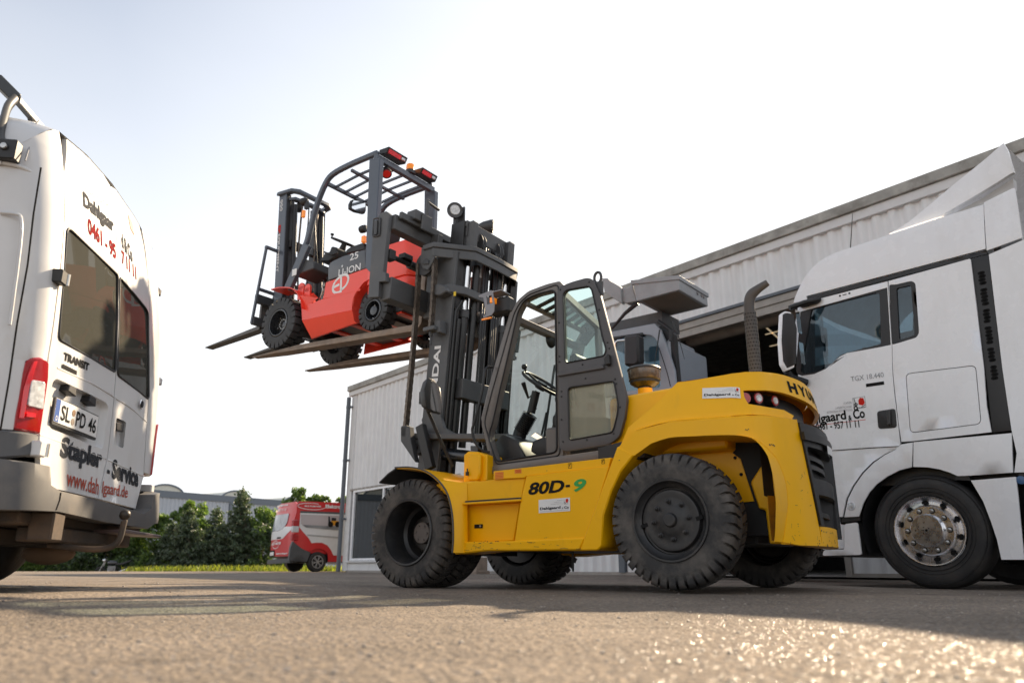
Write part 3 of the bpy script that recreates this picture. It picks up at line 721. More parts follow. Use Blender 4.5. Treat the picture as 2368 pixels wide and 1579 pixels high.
# ================================================================ yellow forklift
fl = thing('forklift', 'big yellow diesel forklift with charcoal cab carrying the red forklift', 'forklift', (1.57, 5.663, 0), 144.4)
HW = .42
def wheel_front(side, outer):
    """side=+1 left; outer/inner tyre of a dual pair"""
    y0 = 1.0 if outer else .735
    W = .225
    w_ = bpy.data.objects.new('wheel', None); SC.collection.objects.link(w_); w_.parent = fl
    w_.location = (2.23, y0 * side, HW); w_.rotation_euler = (0, rnd.uniform(0, 6), 0 if side > 0 else math.pi)
    fin(lug_tyre(.42, W, .252, 40), 'tyre', TYRE, w_, ang=40)
    bm = BM()
    if outer:
        lathe(bm, [(.258, .004), (.252, .010), (.240, .008), (.236, -.01), (.232, -.02), (.222, -.05), (.216, -.10), (.214, -.18), (.205, -.19), (.19, -.2), (.18, -.3), (.10, -.3), (.10, -.285), (0.001, -.285)], seg=56, cap=False)
    else:
        lathe(bm, [(.256, .004), (.23, .004), (.225, -.2), (.0005, -.2)], seg=40, cap=False)
    rim = fin(bm, 'rim', RIMB, w_, ang=30)
    if outer:
        bm = BM(); lathe(bm, [(.085, -.285), (.085, -.165), (.080, -.16), (0.001, -.158)], seg=28); hb = fin(bm, 'hub', HUBG, w_, ang=30)
        bm = BM()
        for i in range(6):
            a = i * math.pi / 3 + .4; lathe(bm, [(.009, -.159), (.008, -.152), (.0005, -.152)], (.06 * math.cos(a), 0, .06 * math.sin(a)), seg=8)
        for i in range(10):
            a = i * math.pi / 5; lathe(bm, [(.016, -.30), (.014, -.272), (.0005, -.272)], (.145 * math.cos(a), 0, .145 * math.sin(a)), seg=6)
        fin(bm, 'wheel_nuts', HUBG, w_, ang=30, kind='stuff')
    return w_
for sd_ in (1, -1):
    wheel_front(sd_, True); wheel_front(sd_, False)
def wheel_rear(side):
    w_ = bpy.data.objects.new('wheel', None); SC.collection.objects.link(w_); w_.parent = fl
    w_.location = (0, 1.0 * side, HW + (.018 if side > 0 else 0)); w_.rotation_euler = (0, .3, 0 if side > 0 else math.pi)
    fin(lug_tyre(.42, .24, .252, 40), 'tyre', TYRE, w_, ang=40)
    bm = BM()
    lathe(bm, [(.258, .004), (.254, .010), (.243, .009), (.238, -.004), (.232, -.012), (.218, -.03), (.210, -.034), (.206, -.05), (.197, -.052), (.19, -.03), (.186, -.024), (.17, -.022), (.15, -.026), (.10, -.022), (.095, -.02), (.075, -.014), (.045, -.012), (.040, .012), (.034, .016), (0.001, .016)], seg=56, cap=False)
    rim = fin(bm, 'rim', RIMB, w_, ang=28)
    for i in range(8):
        a = i * math.pi / 4 + .2; bm = BM()
        lathe(bm, [(.017, -.026), (.017, -.016), (.012, -.014), (.012, .004), (.007, .006), (.006, .014), (.0005, .014)], (.118 * math.cos(a), 0, .118 * math.sin(a)), seg=6)
        fin(bm, 'wheel_nut', RIMB, rim, ang=30)
    bm = BM()
    for a in (.15, 3.4): box(bm, -.022, .022, -.046, -.02, -.012, .012, mtx=Matrix.Translation((.187 * math.cos(a), 0, .187 * math.sin(a))))
    fin(bm, 'rim_slot', INKB, rim)
    return w_
wheel_rear(1); wheel_rear(-1)
# axles and underbody
bm = BM(); tube(bm, [(2.23, -.8, HW), (2.23, .8, HW)], .13, 14); box(bm, 2.05, 2.4, -.25, .25, .25, .6); fin(bm, 'front_axle', BLKOIL, fl)
bm = BM(); box(bm, -.11, .11, -.72, .72, .32, .52); box(bm, -.06, .06, -.78, .78, .38, .46); fin(bm, 'rear_axle', BLKOIL, fl, bevel=.02)
bm = BM(); box(bm, -.35, 1.95, -.42, .42, .30, .78); box(bm, .6, 1.75, -.85, .85, .275, .33); box(bm, 1.0, 1.02, .5, .52, .12, .3); fin(bm, 'chassis', DKG, fl, bevel=.01)
bm = BM(); beam(bm, (.35, .6, .3), (.27, .6, .17), .02, .02); fin(bm, 'drain_pipe', BLK, fl)
# ---- counterweight: rounded in plan, arch cut on both sides
CWP = [(.6, .97), (-.45, .97), (-.56, .915), (-.64, .80), (-.70, .62), (-.74, .42), (-.77, .2), (-.78, 0), (-.77, -.2), (-.74, -.42), (-.70, -.62), (-.64, -.80), (-.56, -.915), (-.45, -.97), (.6, -.97)]
def cwmap(d=0.0):
    P = [Vector(p) for p in CWP]; Q = []
    for i in range(len(P)):
        t = (P[min(i + 1, len(P) - 1)] - P[max(i - 1, 0)]).normalized(); Q.append(P[i] + Vector((-t[1], t[0])) * d)
    S = [0]
    for a, b in zip(Q, Q[1:]): S.append(S[-1] + (b - a).length)
    def f(s, z, dep):
        i = 0
        while i < len(S) - 2 and s > S[i + 1]: i += 1
        t = (s - S[i]) / (S[i + 1] - S[i]); p = Q[i].lerp(Q[i + 1], t)
        # blended normal
        def nn(j):
            v = (Q[min(j + 1, len(Q) - 1)] - Q[max(j - 1, 0)]).normalized(); return Vector((v[1], -v[0]))
        n_ = nn(i).lerp(nn(i + 1), max(0, min(1, t))).normalized()
        p = p - n_ * dep * -1 * -1 if False else p + Vector((-n_[0], -n_[1])) * -dep
        return (p[0], p[1], z)
    return f, S[-1]
CF, CL = cwmap(0.0)
# sign check: depth must go inwards
_a = CF(.3, .5, 0.0); _b = CF(.3, .5, .1)
if _b[1] > _a[1]:
    _CF0 = CF
    CF = lambda s, z, d: _CF0(s, z, -d)
_CF1 = CF
def CF(s, z, d):
    p = _CF1(s, z, d)      # far flank of the casting is drawn in a little
    return (p[0] + .125 * max(0, .3 - p[1]) if p[1] < .3 and p[0] < -.1 else p[0], p[1], p[2])
arch = [(0.485,0.932),(0.615,0.958),(0.76,0.953),(0.901,0.946),(1.054,0.932),(1.165,0.905),(1.261,0.845),(1.335,0.756),(1.378,0.649),(1.378,0.521),(1.34,0.412),(1.294,0.297)]
crease_l = [(0.369,1.026),(0.633,1.062),(1.007,1.047),(1.432,1.057),(1.585,1.063)]
tip = [(0.233,0.919),(0.36,0.863)]
corner = [(1.582,1.067),(1.724,0.402)]
bot = [(1.452,0.291),(1.675,0.288),(1.864,0.292)]
lowz = .282
def side_low(mirror):
    top = [(s, z) for s, z in crease_l]
    P = [tip[0], tip[1]] + catlin(arch, 3) + [(bot[0][0], lowz), (corner[1][0] + .02, lowz)]
    P += [corner[1], corner[0]] + top[::-1]
    if mirror: P = [(CL - s, z) for s, z in P]
    return P
def curved(poly, nm, m_, parent, th=.03, f=None, grid=.05, bevel=0, holes=(), **k):
    bm = BM(); panel(bm, poly, holes, f or CF, th, grid)
    return fin(bm, nm, m_, parent, bevel=bevel, ang=35, **k)
cwl = curved(side_low(False), 'counterweight_side', YEL, fl, th=.028)
curved(side_low(True), 'counterweight_side', YEL, fl, th=.028)
# inner arch skin: thick casting behind the side sheet
def arch_skin(sg):
    bm = BM(); A = [(s, z) for s, z in catlin([tip[1]] + arch, 3)]
    P = []
    for s, z in A:
        x, y, zz = CF(s, z, .004); P.append((x, z))
    P = [(x + (.15 if sg < 0 and x < -.1 else 0), z) for x, z in P]
    r0 = [bm.verts.new((x, sg * .968, z)) for x, z in P]; r1 = [bm.verts.new((x - .004, sg * .60, z)) for x, z in P]
    r2 = [bm.verts.new((x - .03, sg * .60, z + .03)) for x, z in P]
    for q0, q1 in ((r0, r1), (r1, r2)):
        for i in range(len(P) - 1): bm.faces.new((q0[i], q0[i + 1], q1[i + 1], q1[i]))
    return fin(bm, 'wheel_arch', YEL, fl, ang=50)
arch_skin(1); arch_skin(-1)
# bottom lip between the two sides, and around the grille
GS0, GS1 = corner[1][0], CL - corner[1][0]
ctop = corner[0]
rear_low = [(corner[1][0] + .02, lowz), (CL - corner[1][0] - .02, lowz), (CL - corner[1][0] - .02, corner[1][1]), (corner[1][0] + .02, corner[1][1])]
curved(rear_low, 'counterweight_skirt', YEL, fl, th=.05)
# casting underside
bm = BM(); bp_ = []
for i in range(33):
    s = arch[-1][0] + (CL - 2 * arch[-1][0]) * i / 32; x, y, z = CF(s, 0, .012); bp_.append((x, y))
prismz(bm, bp_, lowz + .004, lowz + .03); fin(bm, 'counterweight_base', YEL, fl, ang=40)
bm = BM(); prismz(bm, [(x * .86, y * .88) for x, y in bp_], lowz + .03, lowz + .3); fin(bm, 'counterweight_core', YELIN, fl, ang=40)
bm = BM(); prismz(bm, [(x * .82, y * .86) for x, y in bp_], lowz + .301, 1.2); fin(bm, 'counterweight_core', DARKIN, fl, ang=40)
# black grille bumper
gpoly = [(GS0 + .012, corner[1][1] + .006), (GS1 - .012, corner[1][1] + .006), (CL - ctop[0] - .006, ctop[1] - .02), (ctop[0] + .006, ctop[1] - .02)]
def gl(t, z0):  # s on the left edge at height z
    k = (z0 - gpoly[0][1]) / (gpoly[3][1] - gpoly[0][1]); return lerp(gpoly[0][0], gpoly[3][0], k), lerp(gpoly[1][0], gpoly[2][0], k)
def gwin(z0, z1, i0, i1=None):
    a, b = gl(0, z0); c, d = gl(0, z1); i1 = i1 or i0
    return rpoly([(a + i0, z0), (b - i0, z0), (d - i1, z1), (c + i1, z1)], .03, 3)
bm = BM()
panel(bm, gpoly, [gwin(.40, .60, .05), gwin(.70, .90, .03)], lambda s, z, d: CF(s, z, d - .012), .06, .05)
gr = fin(bm, 'rear_grille', BLK, fl, ang=35)
curved([(a, b) for a, b in gwin(.39, .61, .04)], 'grille_insert', DARKIN, gr, th=.01, f=lambda s, z, d: CF(s, z, d + .07))
curved([(a, b) for a, b in gwin(.69, .91, .02)], 'grille_insert', DARKIN, gr, th=.01, f=lambda s, z, d: CF(s, z, d + .07))
for z in (.47, .77, .83):
    a, b = gl(0, z); curved([(a + .06, z), (b - .06, z), (b - .06, z + .03), (a + .06, z + .03)], 'grille_louvre', BLK, gr, th=.02, f=lambda s, z, d: CF(s, z, d + .035))
a, b = gl(0, .96); curved([(a - .01, .935), (b + .01, .935), (b + .02, .985), (a - .02, .985)], 'bumper_bead', BLK, gr, th=.03, f=lambda s, z, d: CF(s, z, d - .035))
curved([(a + .36, .885), (a + .60, .885), (a + .60, .94), (a + .36, .94)], 'grille_sticker', STICK, gr, th=.002, f=lambda s, z, d: CF(s, z, d - .04))
# upper counterweight and hood, leaning in above the crease
def lean(z): return .03 + .20 * max(0, (z - 1.06)) ** 1.0 * 1.0
def UF(s, z, d): return CF(s, z, d + lean(z))
up_top = [(0.664,1.337),(0.75,1.334),(0.997,1.327),(1.208,1.332),(1.466,1.358)]
lip_low = [(1.139,1.223),(1.205,1.225),(1.418,1.234),(1.588,1.232),(1.789,1.221),(2.002,1.211)]
lip_up = [(1.482,1.328),(1.708,1.32),(1.953,1.291)]
rec_low = [(1.137,1.219),(1.138,1.177),(1.162,1.133),(1.318,1.122),(1.506,1.124),(1.623,1.102)]
up = [tip[0]] + [(0.311,1.063),(0.475,1.174)] + up_top
ztop = 1.352
zt = lambda s: lerp(1.340, 1.372, min(1, max(0, (s - 1.0) / .6)))
# side below the lights
P = [(tip[0][0], tip[0][1] + .0)] + [(0.311,1.06),(0.475,1.176)] + up_top[:2]
P += [(lip_low[0][0] - .16, zt(lip_low[0][0] - .16)), (lip_low[0][0] - .03, zt(lip_low[0][0] - .03))]
P += [(q[0], q[1]) for q in rec_low] + [(crease_l[-1][0] + .0, crease_l[-1][1] + .012)]
P += [(s, z + .012) for s, z in crease_l[::-1][1:]]
P_side_up = P
curved(P, 'hood_side', YEL, fl, th=.02, f=UF)
curved([(CL - s, z) for s, z in P], 'hood_side', YEL, fl, th=.02, f=UF)
# crease ledge closing the step
bm = BM(); A = [(s, z) for s, z in catlin(crease_l, 4)]
A += [(lerp(A[-1][0], CL - A[-1][0], k / 16), A[-1][1]) for k in range(1, 16)] + [(CL - s, z) for s, z in A[::-1]]
r0 = [bm.verts.new(CF(s, z, 0)) for s, z in A]; r1 = [bm.verts.new(UF(s, z + .012, .0)) for s, z in A]
for i in range(len(A) - 1): bm.faces.new((r0[i], r0[i + 1], r1[i + 1], r1[i]))
fin(bm, 'shoulder_ledge', YEL, fl, ang=50)
# lip over the lights carrying the maker's name
s0 = lip_low[0][0] - .03; s1 = CL - s0
lowp = catlin([(s0, lip_low[0][1])] + [lip_low[0]] + lip_low[1:] , 2)
def lipz(s):
    s = s if s < CL / 2 else CL - s
    Q = lip_low
    if s <= Q[0][0]: return Q[0][1]
    for a, b in zip(Q, Q[1:]):
        if s <= b[0]: return lerp(a[1], b[1], (s - a[0]) / max(1e-6, b[0] - a[0]))
    return Q[-1][1] 
n_ = 30
P = [(lerp(s0, s1, k / n_), lipz(lerp(s0, s1, k / n_))) for k in range(n_ + 1)] + [(lerp(s1, s0, k / n_), zt(min(lerp(s1, s0, k / n_), CL - lerp(s1, s0, k / n_)))) for k in range(n_ + 1)]
LIPF = lambda s, z, d: CF(s, z, d + lean(z) - .035 * sm((min(s, CL - s) - s0) / .35) * 1.0)
lip = curved(P, 'hood_lip', YEL, fl, th=.03, f=LIPF)
# recess behind the lip
P = [(lip_low[0][0] - .02, lip_low[0][1] + .01), (rec_low[2][0] - .02, rec_low[2][1] - .02), (rec_low[-1][0], rec_low[-1][1] - .03), (CL - rec_low[-1][0], rec_low[-1][1] - .03), (CL - rec_low[2][0] + .02, rec_low[2][1] - .02), (CL - lip_low[0][0] + .02, lip_low[0][1] + .01)]
rec = curved(P, 'light_recess', BLK, fl, th=.02, f=lambda s, z, d: CF(s, z, d + .14))
# hood top skin
bm = BM(); O = []
for k in range(41):
    s = lerp(up_top[0][0], CL - up_top[0][0], k / 40); O.append(UF(s, zt(min(s, CL - s)) - .002, .0))
Ov = [bm.verts.new(p) for p in O]; In = [bm.verts.new((p[0] * .86 + .02, p[1] * .86, p[2] + .012)) for p in O]; c_ = bm.verts.new((-.1, 0, 1.375))
for i in range(40): bm.faces.new((Ov[i], Ov[i + 1], In[i + 1], In[i])); bm.faces.new((In[i], In[i + 1], c_))
fin(bm, 'hood_top', YEL, fl, ang=60)
# engine hood between cab and counterweight
bm = BM(); prism(bm, [(.56, .90), (.56, 1.335), (.45, 1.345), (.0, 1.358), (-.3, 1.36), (-.3, .9)], -.70, .70); fin(bm, 'engine_hood', YEL, fl, bevel=.035, seg=3)
bm = BM(); prism(bm, [(.55, .80), (.55, .95), (.2, 1.0), (.2, .86)], -.9, .9); fin(bm, 'hood_seal', BLK, fl)
# lights in the recess
for sg in (0, 1):
    for px in [(1.293,1.185),(1.477,1.188),(1.157,1.179)]:
        s = px[0] if sg == 0 else CL - px[0]
        c = Vector(CF(s, px[1], .125)); d_ = (Vector(CF(s, px[1], 0)) - Vector(CF(s, px[1], .1))).normalized()
        bm = BM(); cyl(bm, c - d_ * .03, c + d_ * .04, .037, 20); tl = fin(bm, 'tail_light', REDL if min(px[0], CL - px[0]) < 1.2 else BLK, fl, ang=30)
        bm = BM(); cyl(bm, c + d_ * .042, c + d_ * .050, .026, 20, r1=.022); fin(bm, 'lens', CLEARL if min(px[0], CL - px[0]) > 1.2 else REDL, tl, ang=30)
        bm = BM(); cyl(bm, c + d_ * .038, c + d_ * .046, .036, 20, r1=.033); fin(bm, 'lens_ring', REDL, tl, ang=30)
# maker's name round the back of the lip
SA_ = 1.592; PW = (CL / 2 - SA_) * 2 / 7.15
for i, ch in enumerate("HYUNDAI"):
    sc_ = SA_ + PW * i + (.02 if ch == 'I' else 0)
    def g_(u, v, sc_=sc_): return Vector(LIPF(sc_ + u, 1.255 + v, -.002))
    text(ch, 1, 'lettering', INKB, lip, f=g_, height=.078, bold=.05, width=PW * .82 if ch != 'I' else .022)
# sticker on the hood side
def dahl(parent, f, w_, h_):
    """white company sticker: f(u,v) maps 0..w,0..h on to the surface (v up)"""
    bm = BM(); panel(bm, [(0, 0), (w_, 0), (w_, h_), (0, h_)], (), lambda u, v, d: f(u, v), 0, w_ / 8); st_ = fin(bm, 'company_sticker', STICK, parent, rc=False)
    g = lambda u0, v0: (lambda u, v: Vector(f(u0 + u, v0 + v)))
    dz = Vector(f(0, 0)); 
    e = .0015
    def lift(F_):
        def q(u, v):
            p = Vector(F_(u, v)); a = Vector(F_(u + .001, v)) - p; b = Vector(F_(u, v + .001)) - p; n2 = a.cross(b).normalized()
            return p + n2 * e
        return q
    F2 = lift(f)
    text("Dahlgaard", 1, 'lettering', INK, st_, f=lambda u, v: F2(.045 * w_ + u, .17 * h_ + v), width=.66 * w_, height=.26 * h_, bold=.035)
    text("&", 1, 'lettering', INK, st_, f=lambda u, v: F2(.745 * w_ + u, .19 * h_ + v), width=.045 * w_, height=.12 * h_)
    text("Co", 1, 'lettering', INK, st_, f=lambda u, v: F2(.82 * w_ + u, .19 * h_ + v), width=.14 * w_, height=.20 * h_, bold=.035)
    for i, (tx, a) in enumerate((("STAPLER", .60), ("LAGERTECHNIK", .50), ("BETRIEBSAUSSTATTUNG", .40))):
        text(tx, 1, 'lettering', INKL, st_, f=lambda u, v, a=a, i=i: F2(a * w_ + u, (.83 - .13 * i) * h_ + v), width=(.78 - a) * w_, height=.05 * h_)
    bm = BM(); strip(bm, [(.04 * w_, .1 * h_), (.96 * w_, .1 * h_)], .012 * h_, F2)
    strip(bm, [(.82 * w_, .9 * h_), (.82 * w_, .55 * h_), (.95 * w_, .55 * h_)], .02 * h_, F2); strip(bm, [(.82 * w_, .7 * h_), (.87 * w_, .58 * h_)], .03 * h_, F2)
    fin(bm, 'forklift_emblem', INK, st_, rc=False)
    bm = BM(); panel(bm, [(.865 * w_, .66 * h_), (.93 * w_, .62 * h_), (.955 * w_, .8 * h_), (.93 * w_, .93 * h_), (.875 * w_, .9 * h_)], (), lambda u, v, d: F2(u, v), 0); fin(bm, 'red_emblem', INKR, st_, rc=False)
    return st_
sA = [(0.84,1.198),(1.105,1.17),(0.845,1.27)]
ws = sA[1][0] - sA[0][0]; hs = sA[2][1] - sA[0][1]
dahl(fl, lambda u, v: UF(sA[0][0] + u, sA[0][1] - .10 * u * 1.0 + v, -.004), ws, hs)
# ---- side bodywork left of the rear wheel (both sides)
def side(sg, poly, nm, m_=YEL, y=.95, th=.03, holes=(), bevel=.004, parent=None, grid=0, f=None):
    bm = BM(); panel(bm, poly, holes, f or (lambda u, v, d: (u, sg * (y - d), v)), th, grid)
    return fin(bm, nm, m_, parent or fl, bevel=bevel, ang=35)
leg = [(0.361,0.937),(0.676,0.263),(0.541,0.262),(0.504,0.291),(0.483,0.488),(0.419,0.639),(0.343,0.766),(0.242,0.868)]
d80 = [(1.117,0.788),(1.164,0.631),(1.222,0.339),(1.217,0.331),(0.62,0.339),(0.435,0.809)]
tops = [(1.428,0.847),(0.425,0.869),(0.446,0.808),(1.13,0.789),(1.141,0.778),(1.428,0.786)]
upf = [(1.729,0.777),(1.435,0.787),(1.148,0.78),(1.185,0.634),(1.714,0.625)]
recp = [(1.742,0.616),(1.225,0.614),(1.284,0.338),(1.725,0.334)]
sill = [(1.772,0.337),(1.21,0.336),(0.628,0.347),(0.676,0.263),(1.452,0.269),(1.769,0.247)]
arcf = [(2.362,0.933),(2.199,0.924),(2.046,0.889),(1.92,0.821),(1.821,0.73),(1.771,0.638),(1.739,0.515),(1.728,0.36),(1.734,0.258)]
for sg in (1, -1):
    legp = side(sg, leg, 'arch_leg', y=.975, th=.28, bevel=.008)
    side(sg, d80, 'body_panel', y=.96, th=.05, bevel=.006)
    side(sg, tops, 'body_rail', y=.945, th=.05)
    side(sg, upf, 'body_panel', y=.925, th=.05)
    side(sg, recp, 'toolbox_door', y=.88, th=.03, bevel=.008)
    side(sg, sill, 'sill', y=.975, th=.3, bevel=.01)
    # gap filler behind everything
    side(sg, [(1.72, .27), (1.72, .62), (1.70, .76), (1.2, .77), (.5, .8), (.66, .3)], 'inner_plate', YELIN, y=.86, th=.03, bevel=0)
    # foothold with serrated tread
    bm = BM(); a_ = [(1.698,0.619),(1.159,0.62)]
    hexa(bm, [(a_[0][0], sg * .975, a_[0][1] - .008), (a_[1][0], sg * .975, a_[1][1] - .008), (a_[1][0], sg * .975, a_[1][1] + .006), (a_[0][0], sg * .975, a_[0][1] + .006)],
         [(a_[0][0], sg * .85, a_[0][1] - .008), (a_[1][0], sg * .85, a_[1][1] - .008), (a_[1][0], sg * .85, a_[1][1] + .006), (a_[0][0], sg * .85, a_[0][1] + .006)])
    fh = fin(bm, 'foothold', YEL, fl, bevel=.003)
    bm = BM()
    for i in range(46):
        t = (i + .5) / 46; x = lerp(a_[0][0] - .02, a_[1][0] + .01, t); z = lerp(a_[0][1], a_[1][1], t) + .006
        prism(bm, [(x - .004, z), (x + .004, z), (x, z + .014)], sg * .90, sg * .97)
    box(bm, a_[1][0], a_[0][0] - .02, min(sg * .88, sg * .97), max(sg * .88, sg * .97), a_[0][1] + .0065, a_[0][1] + .0125)
    fin(bm, 'serrated_tread', DKG, fh, kind='stuff')
    # front mudguard
    A = catlin(arcf, 4); bm = BM()
    def ring(off_, y): return [bm.verts.new((x, sg * y, z)) for x, z in (inset(A + [(2.2, .3)], off_)[:len(A)] if off_ else A)]
    q = [ring(0, 1.035), ring(0, .50), ring(.012, .50), ring(.012, 1.035)]
    for i in range(4):
        a, b = q[i], q[(i + 1) % 4]
        for j in range(len(A) - 1): bm.faces.new((a[j], a[j + 1], b[j + 1], b[j]))
    mg = fin(bm, 'mudguard', YEL, fl, ang=40)
    # side skin from the guard's edge back to the body
    bm = BM(); B = [(x, z) for x, z in A if x < 2.06]; zz_ = B[-1][1]
    r0 = [bm.verts.new((x, sg * 1.034, z)) for x, z in B]
    r1 = [bm.verts.new((min(x, 1.93) - .045 - .02 * k / len(B), sg * .985, min(z, .80))) for k, (x, z) in enumerate(B)]
    r2 = [bm.verts.new((1.70 - .03 * k / len(B), sg * .93, min(z, .776))) for k, (x, z) in enumerate(B)]
    for q0, q1 in ((r0, r1), (r1, r2)):
        for j in range(len(B) - 1): bm.faces.new((q0[j], q0[j + 1], q1[j + 1], q1[j]))
    fin(bm, 'guard_side', YEL, fl, ang=60)
    bm = BM(); fp = [(2.362,0.931),(2.446,0.894),(2.543,0.83)]
    FP = [(x, z) for x, z in fp]
    r = [[bm.verts.new((x, sg * y, z + dz)) for x, z in FP] for y, dz in ((1.03, 0), (.5, 0), (.5, -.012), (1.03, -.012))]
    for i in range(4):
        for j in range(2): bm.faces.new((r[i][j], r[i][j + 1], r[(i + 1) % 4][j + 1], r[(i + 1) % 4][j]))
    fin(bm, 'mud_flap', BLK, fl, ang=40)
    bm = BM(); tube(bm, [(x, sg * 1.038, z) for x, z in A], .007, 6); fin(bm, 'guard_edge_wear', DKG, mg)
# front deck between the guards
bm = BM(); box(bm, 1.60, 2.02, -.92, .92, .70, .79); fin(bm, 'front_deck', YEL, fl, bevel=.01)
bm = BM(); box(bm, 1.98, 2.3, -.5, .5, .45, .90); fin(bm, 'dash_bulkhead', DKG, fl, bevel=.01)
# toolbox latch, numbers, sticker, small decals
q = [(1.65,0.467),(1.57,0.438)]
bm = BM(); box(bm, q[1][0], q[0][0], .8805, .888, q[1][1], q[0][1]); lt = fin(bm, 'latch', INKB, fl, bevel=.003)
bm = BM(); lathe(bm, [(.008, .0), (.008, .010), (.0005, .010)], (q[1][0] + .018, .884, (q[0][1] + q[1][1]) / 2), seg=12); fin(bm, 'latch_button', STEEL, lt)
q = [(1.097,0.651),(0.792,0.656),(0.764,0.677),(0.72,0.652),(1.102,0.711)]
SL = (q[1][1] - q[0][1]) / (q[1][0] - q[0][0])
def ontop(x0, z0, y, slope): return (-1, 0, -slope)
dd = Vector((q[1][0] - q[0][0], 0, q[1][1] - q[0][1])).normalized()
text("80D", 1, 'model_number', INKB, fl, org=(q[0][0], .9615, q[0][1]), ux=dd, width=abs(q[1][0] - q[0][0]), height=.088, bold=.032, shear=.22)
bm = BM(); o_ = Vector((q[1][0] - .045, .9625, q[1][1] + .033)); box(bm, -.0, .035, 0, .001, 0, .016, mtx=Matrix.Translation(o_ + dd * .0) @ Matrix.Rotation(0, 4, 'Y')); fin(bm, 'dash', INKB, fl)
text("9", 1, 'model_number', INKG, fl, org=(q[3][0] - .004, .9615, q[3][1] + .0), ux=dd, width=.10, height=.086, bold=.032, shear=.22)
q = [(1.009,0.521),(0.749,0.526),(1.008,0.613)]
ux = Vector((q[1][0] - q[0][0], 0, q[1][1] - q[0][1])); L_ = ux.length; ux.normalize(); uz = Vector((0, 0, 1))
dahl(fl, lambda u, v, q=q, ux=ux: tuple(Vector((q[0][0], .9625, q[0][1])) + ux * u + Vector((0, 0, 1)) * v), L_, q[2][1] - q[0][1])
bm = BM()
for (a, b, c, d) in [(1.413,0.837),(1.333,0.782)] and [(0, 0, 0, 0)]: pass
bm.free()
for pts_, m_ in (([(1.412,0.839),(1.331,0.784)], mat('orange_decal', (.80, .30, .02), .4)), ([(1.231,0.846),(1.167,0.814)], mat('orange_decal', (.80, .30, .02), .4))):
    bm = BM(); (x0, z0), (x1, z1) = pts_; box(bm, x1, x0, .9455, .9465, z1, z0); dq = fin(bm, 'warning_decal', m_, fl)
    bm = BM()
    for i in range(4): box(bm, x1 + .006, x0 - .008, .9466, .9472, z1 + (z0 - z1) * (.18 + .2 * i), z1 + (z0 - z1) * (.18 + .2 * i) + .003)
    fin(bm, 'decal_print', INKR, dq)
for pts_ in ([(0.766,0.854),(0.738,0.821)], [(0.499,0.861),(0.476,0.832)], [(0.314,0.873),(0.287,0.838)]):
    (x0, z0), (x1, z1) = pts_; bm = BM()
    y_ = .9465 if z0 < .9 else .9765
    P_ = [(x0, z0), (x1, z0), (x1, z1), (x0, z1), (x0, z0)]; strip(bm, P_, .003, lambda u, v: (u, y_, v)); strip(bm, [(lerp(x0, x1, .4), lerp(z0, z1, .7)), (lerp(x0, x1, .4), lerp(z0, z1, .2)), (lerp(x0, x1, .7), lerp(z0, z1, .2))], .006, lambda u, v: (u, y_, v))
    fin(bm, 'small_decal', INKB, fl, rc=False)
# chipped paint specks and scratches
CHIP = mat('bare_chipped_metal', (.09, .05, .03), .6)
bm = BM()
def chip(f, s, z, r):
    k = 6; c0 = [f(s + r * rnd.uniform(.4, 1) * math.cos(2 * math.pi * i / k), z + r * rnd.uniform(.3, .8) * math.sin(2 * math.pi * i / k)) for i in range(k)]
    bm.faces.new([bm.verts.new(p) for p in c0])
for s, z in [(1.116,0.965),(1.125,0.961),(1.132,0.967),(1.282,0.878),(1.293,0.874),(1.27,0.875),(1.303,0.87),(1.299,0.693),(1.144,0.91),(1.694,0.699),(1.687,0.65),(1.683,0.603),(1.687,0.584),(1.697,0.556),(1.458,0.407),(1.459,0.394),(1.459,0.362),(1.461,0.34),(1.755,0.376),(1.79,0.372),(1.826,0.369),(1.864,0.373),(1.722,0.342),(1.943,0.377),(2.008,0.374),(2.031,0.366),(1.884,0.318),(1.702,0.314),(2.161,0.595),(2.158,0.565)]:
    chip(lambda a, b: CF(a, b, -.0015), s, z, rnd.uniform(.004, .011))
for i in range(26):
    s_ = rnd.uniform(corner[1][0] - .05, CL / 2 + .2); chip(lambda a, b: CF(a, b, -.0015), s_, lowz + rnd.random() ** 2 * .1, rnd.uniform(.004, .014))
for x, z in [(0.997,0.396),(0.95,0.351),(0.939,0.353),(0.924,0.357),(1.378,0.334),(1.356,0.337),(1.453,0.335),(1.486,0.331),(1.491,0.306),(1.49,0.281),(1.574,0.333),(1.601,0.285),(1.562,0.287),(1.518,0.303),(0.348,0.84),(0.927,0.812)]:
    chip(lambda a, b: (a, .9775, b), x, z, rnd.uniform(.003, .007))
for i in range(70):     # fine scrapes along sill, guard edge and casting corner
    if i % 2: a = Vector((rnd.uniform(.7, 1.75), rnd.uniform(.265, .34))); d_ = Vector((rnd.uniform(-.05, .05), rnd.uniform(-.006, .006))); F_ = lambda u, v: (u, .9777, v)
    else: a = Vector((rnd.uniform(1.0, CL / 2), lowz + rnd.random() ** 2 * .5)); d_ = Vector((rnd.uniform(-.03, .03), rnd.uniform(-.03, .03))); F_ = lambda u, v: CF(u, v, -.0016)
    if i % 2 == 0 and not (a.x > arch[-1][0] + .06 and (a.x < corner[1][0] - .02 or a.y < corner[1][1] - .01)): continue
    strip(bm, [tuple(a), tuple(a + d_)], rnd.uniform(.0012, .003), F_)
fin(bm, 'paint_chips', CHIP, fl, rc=False, kind='stuff')
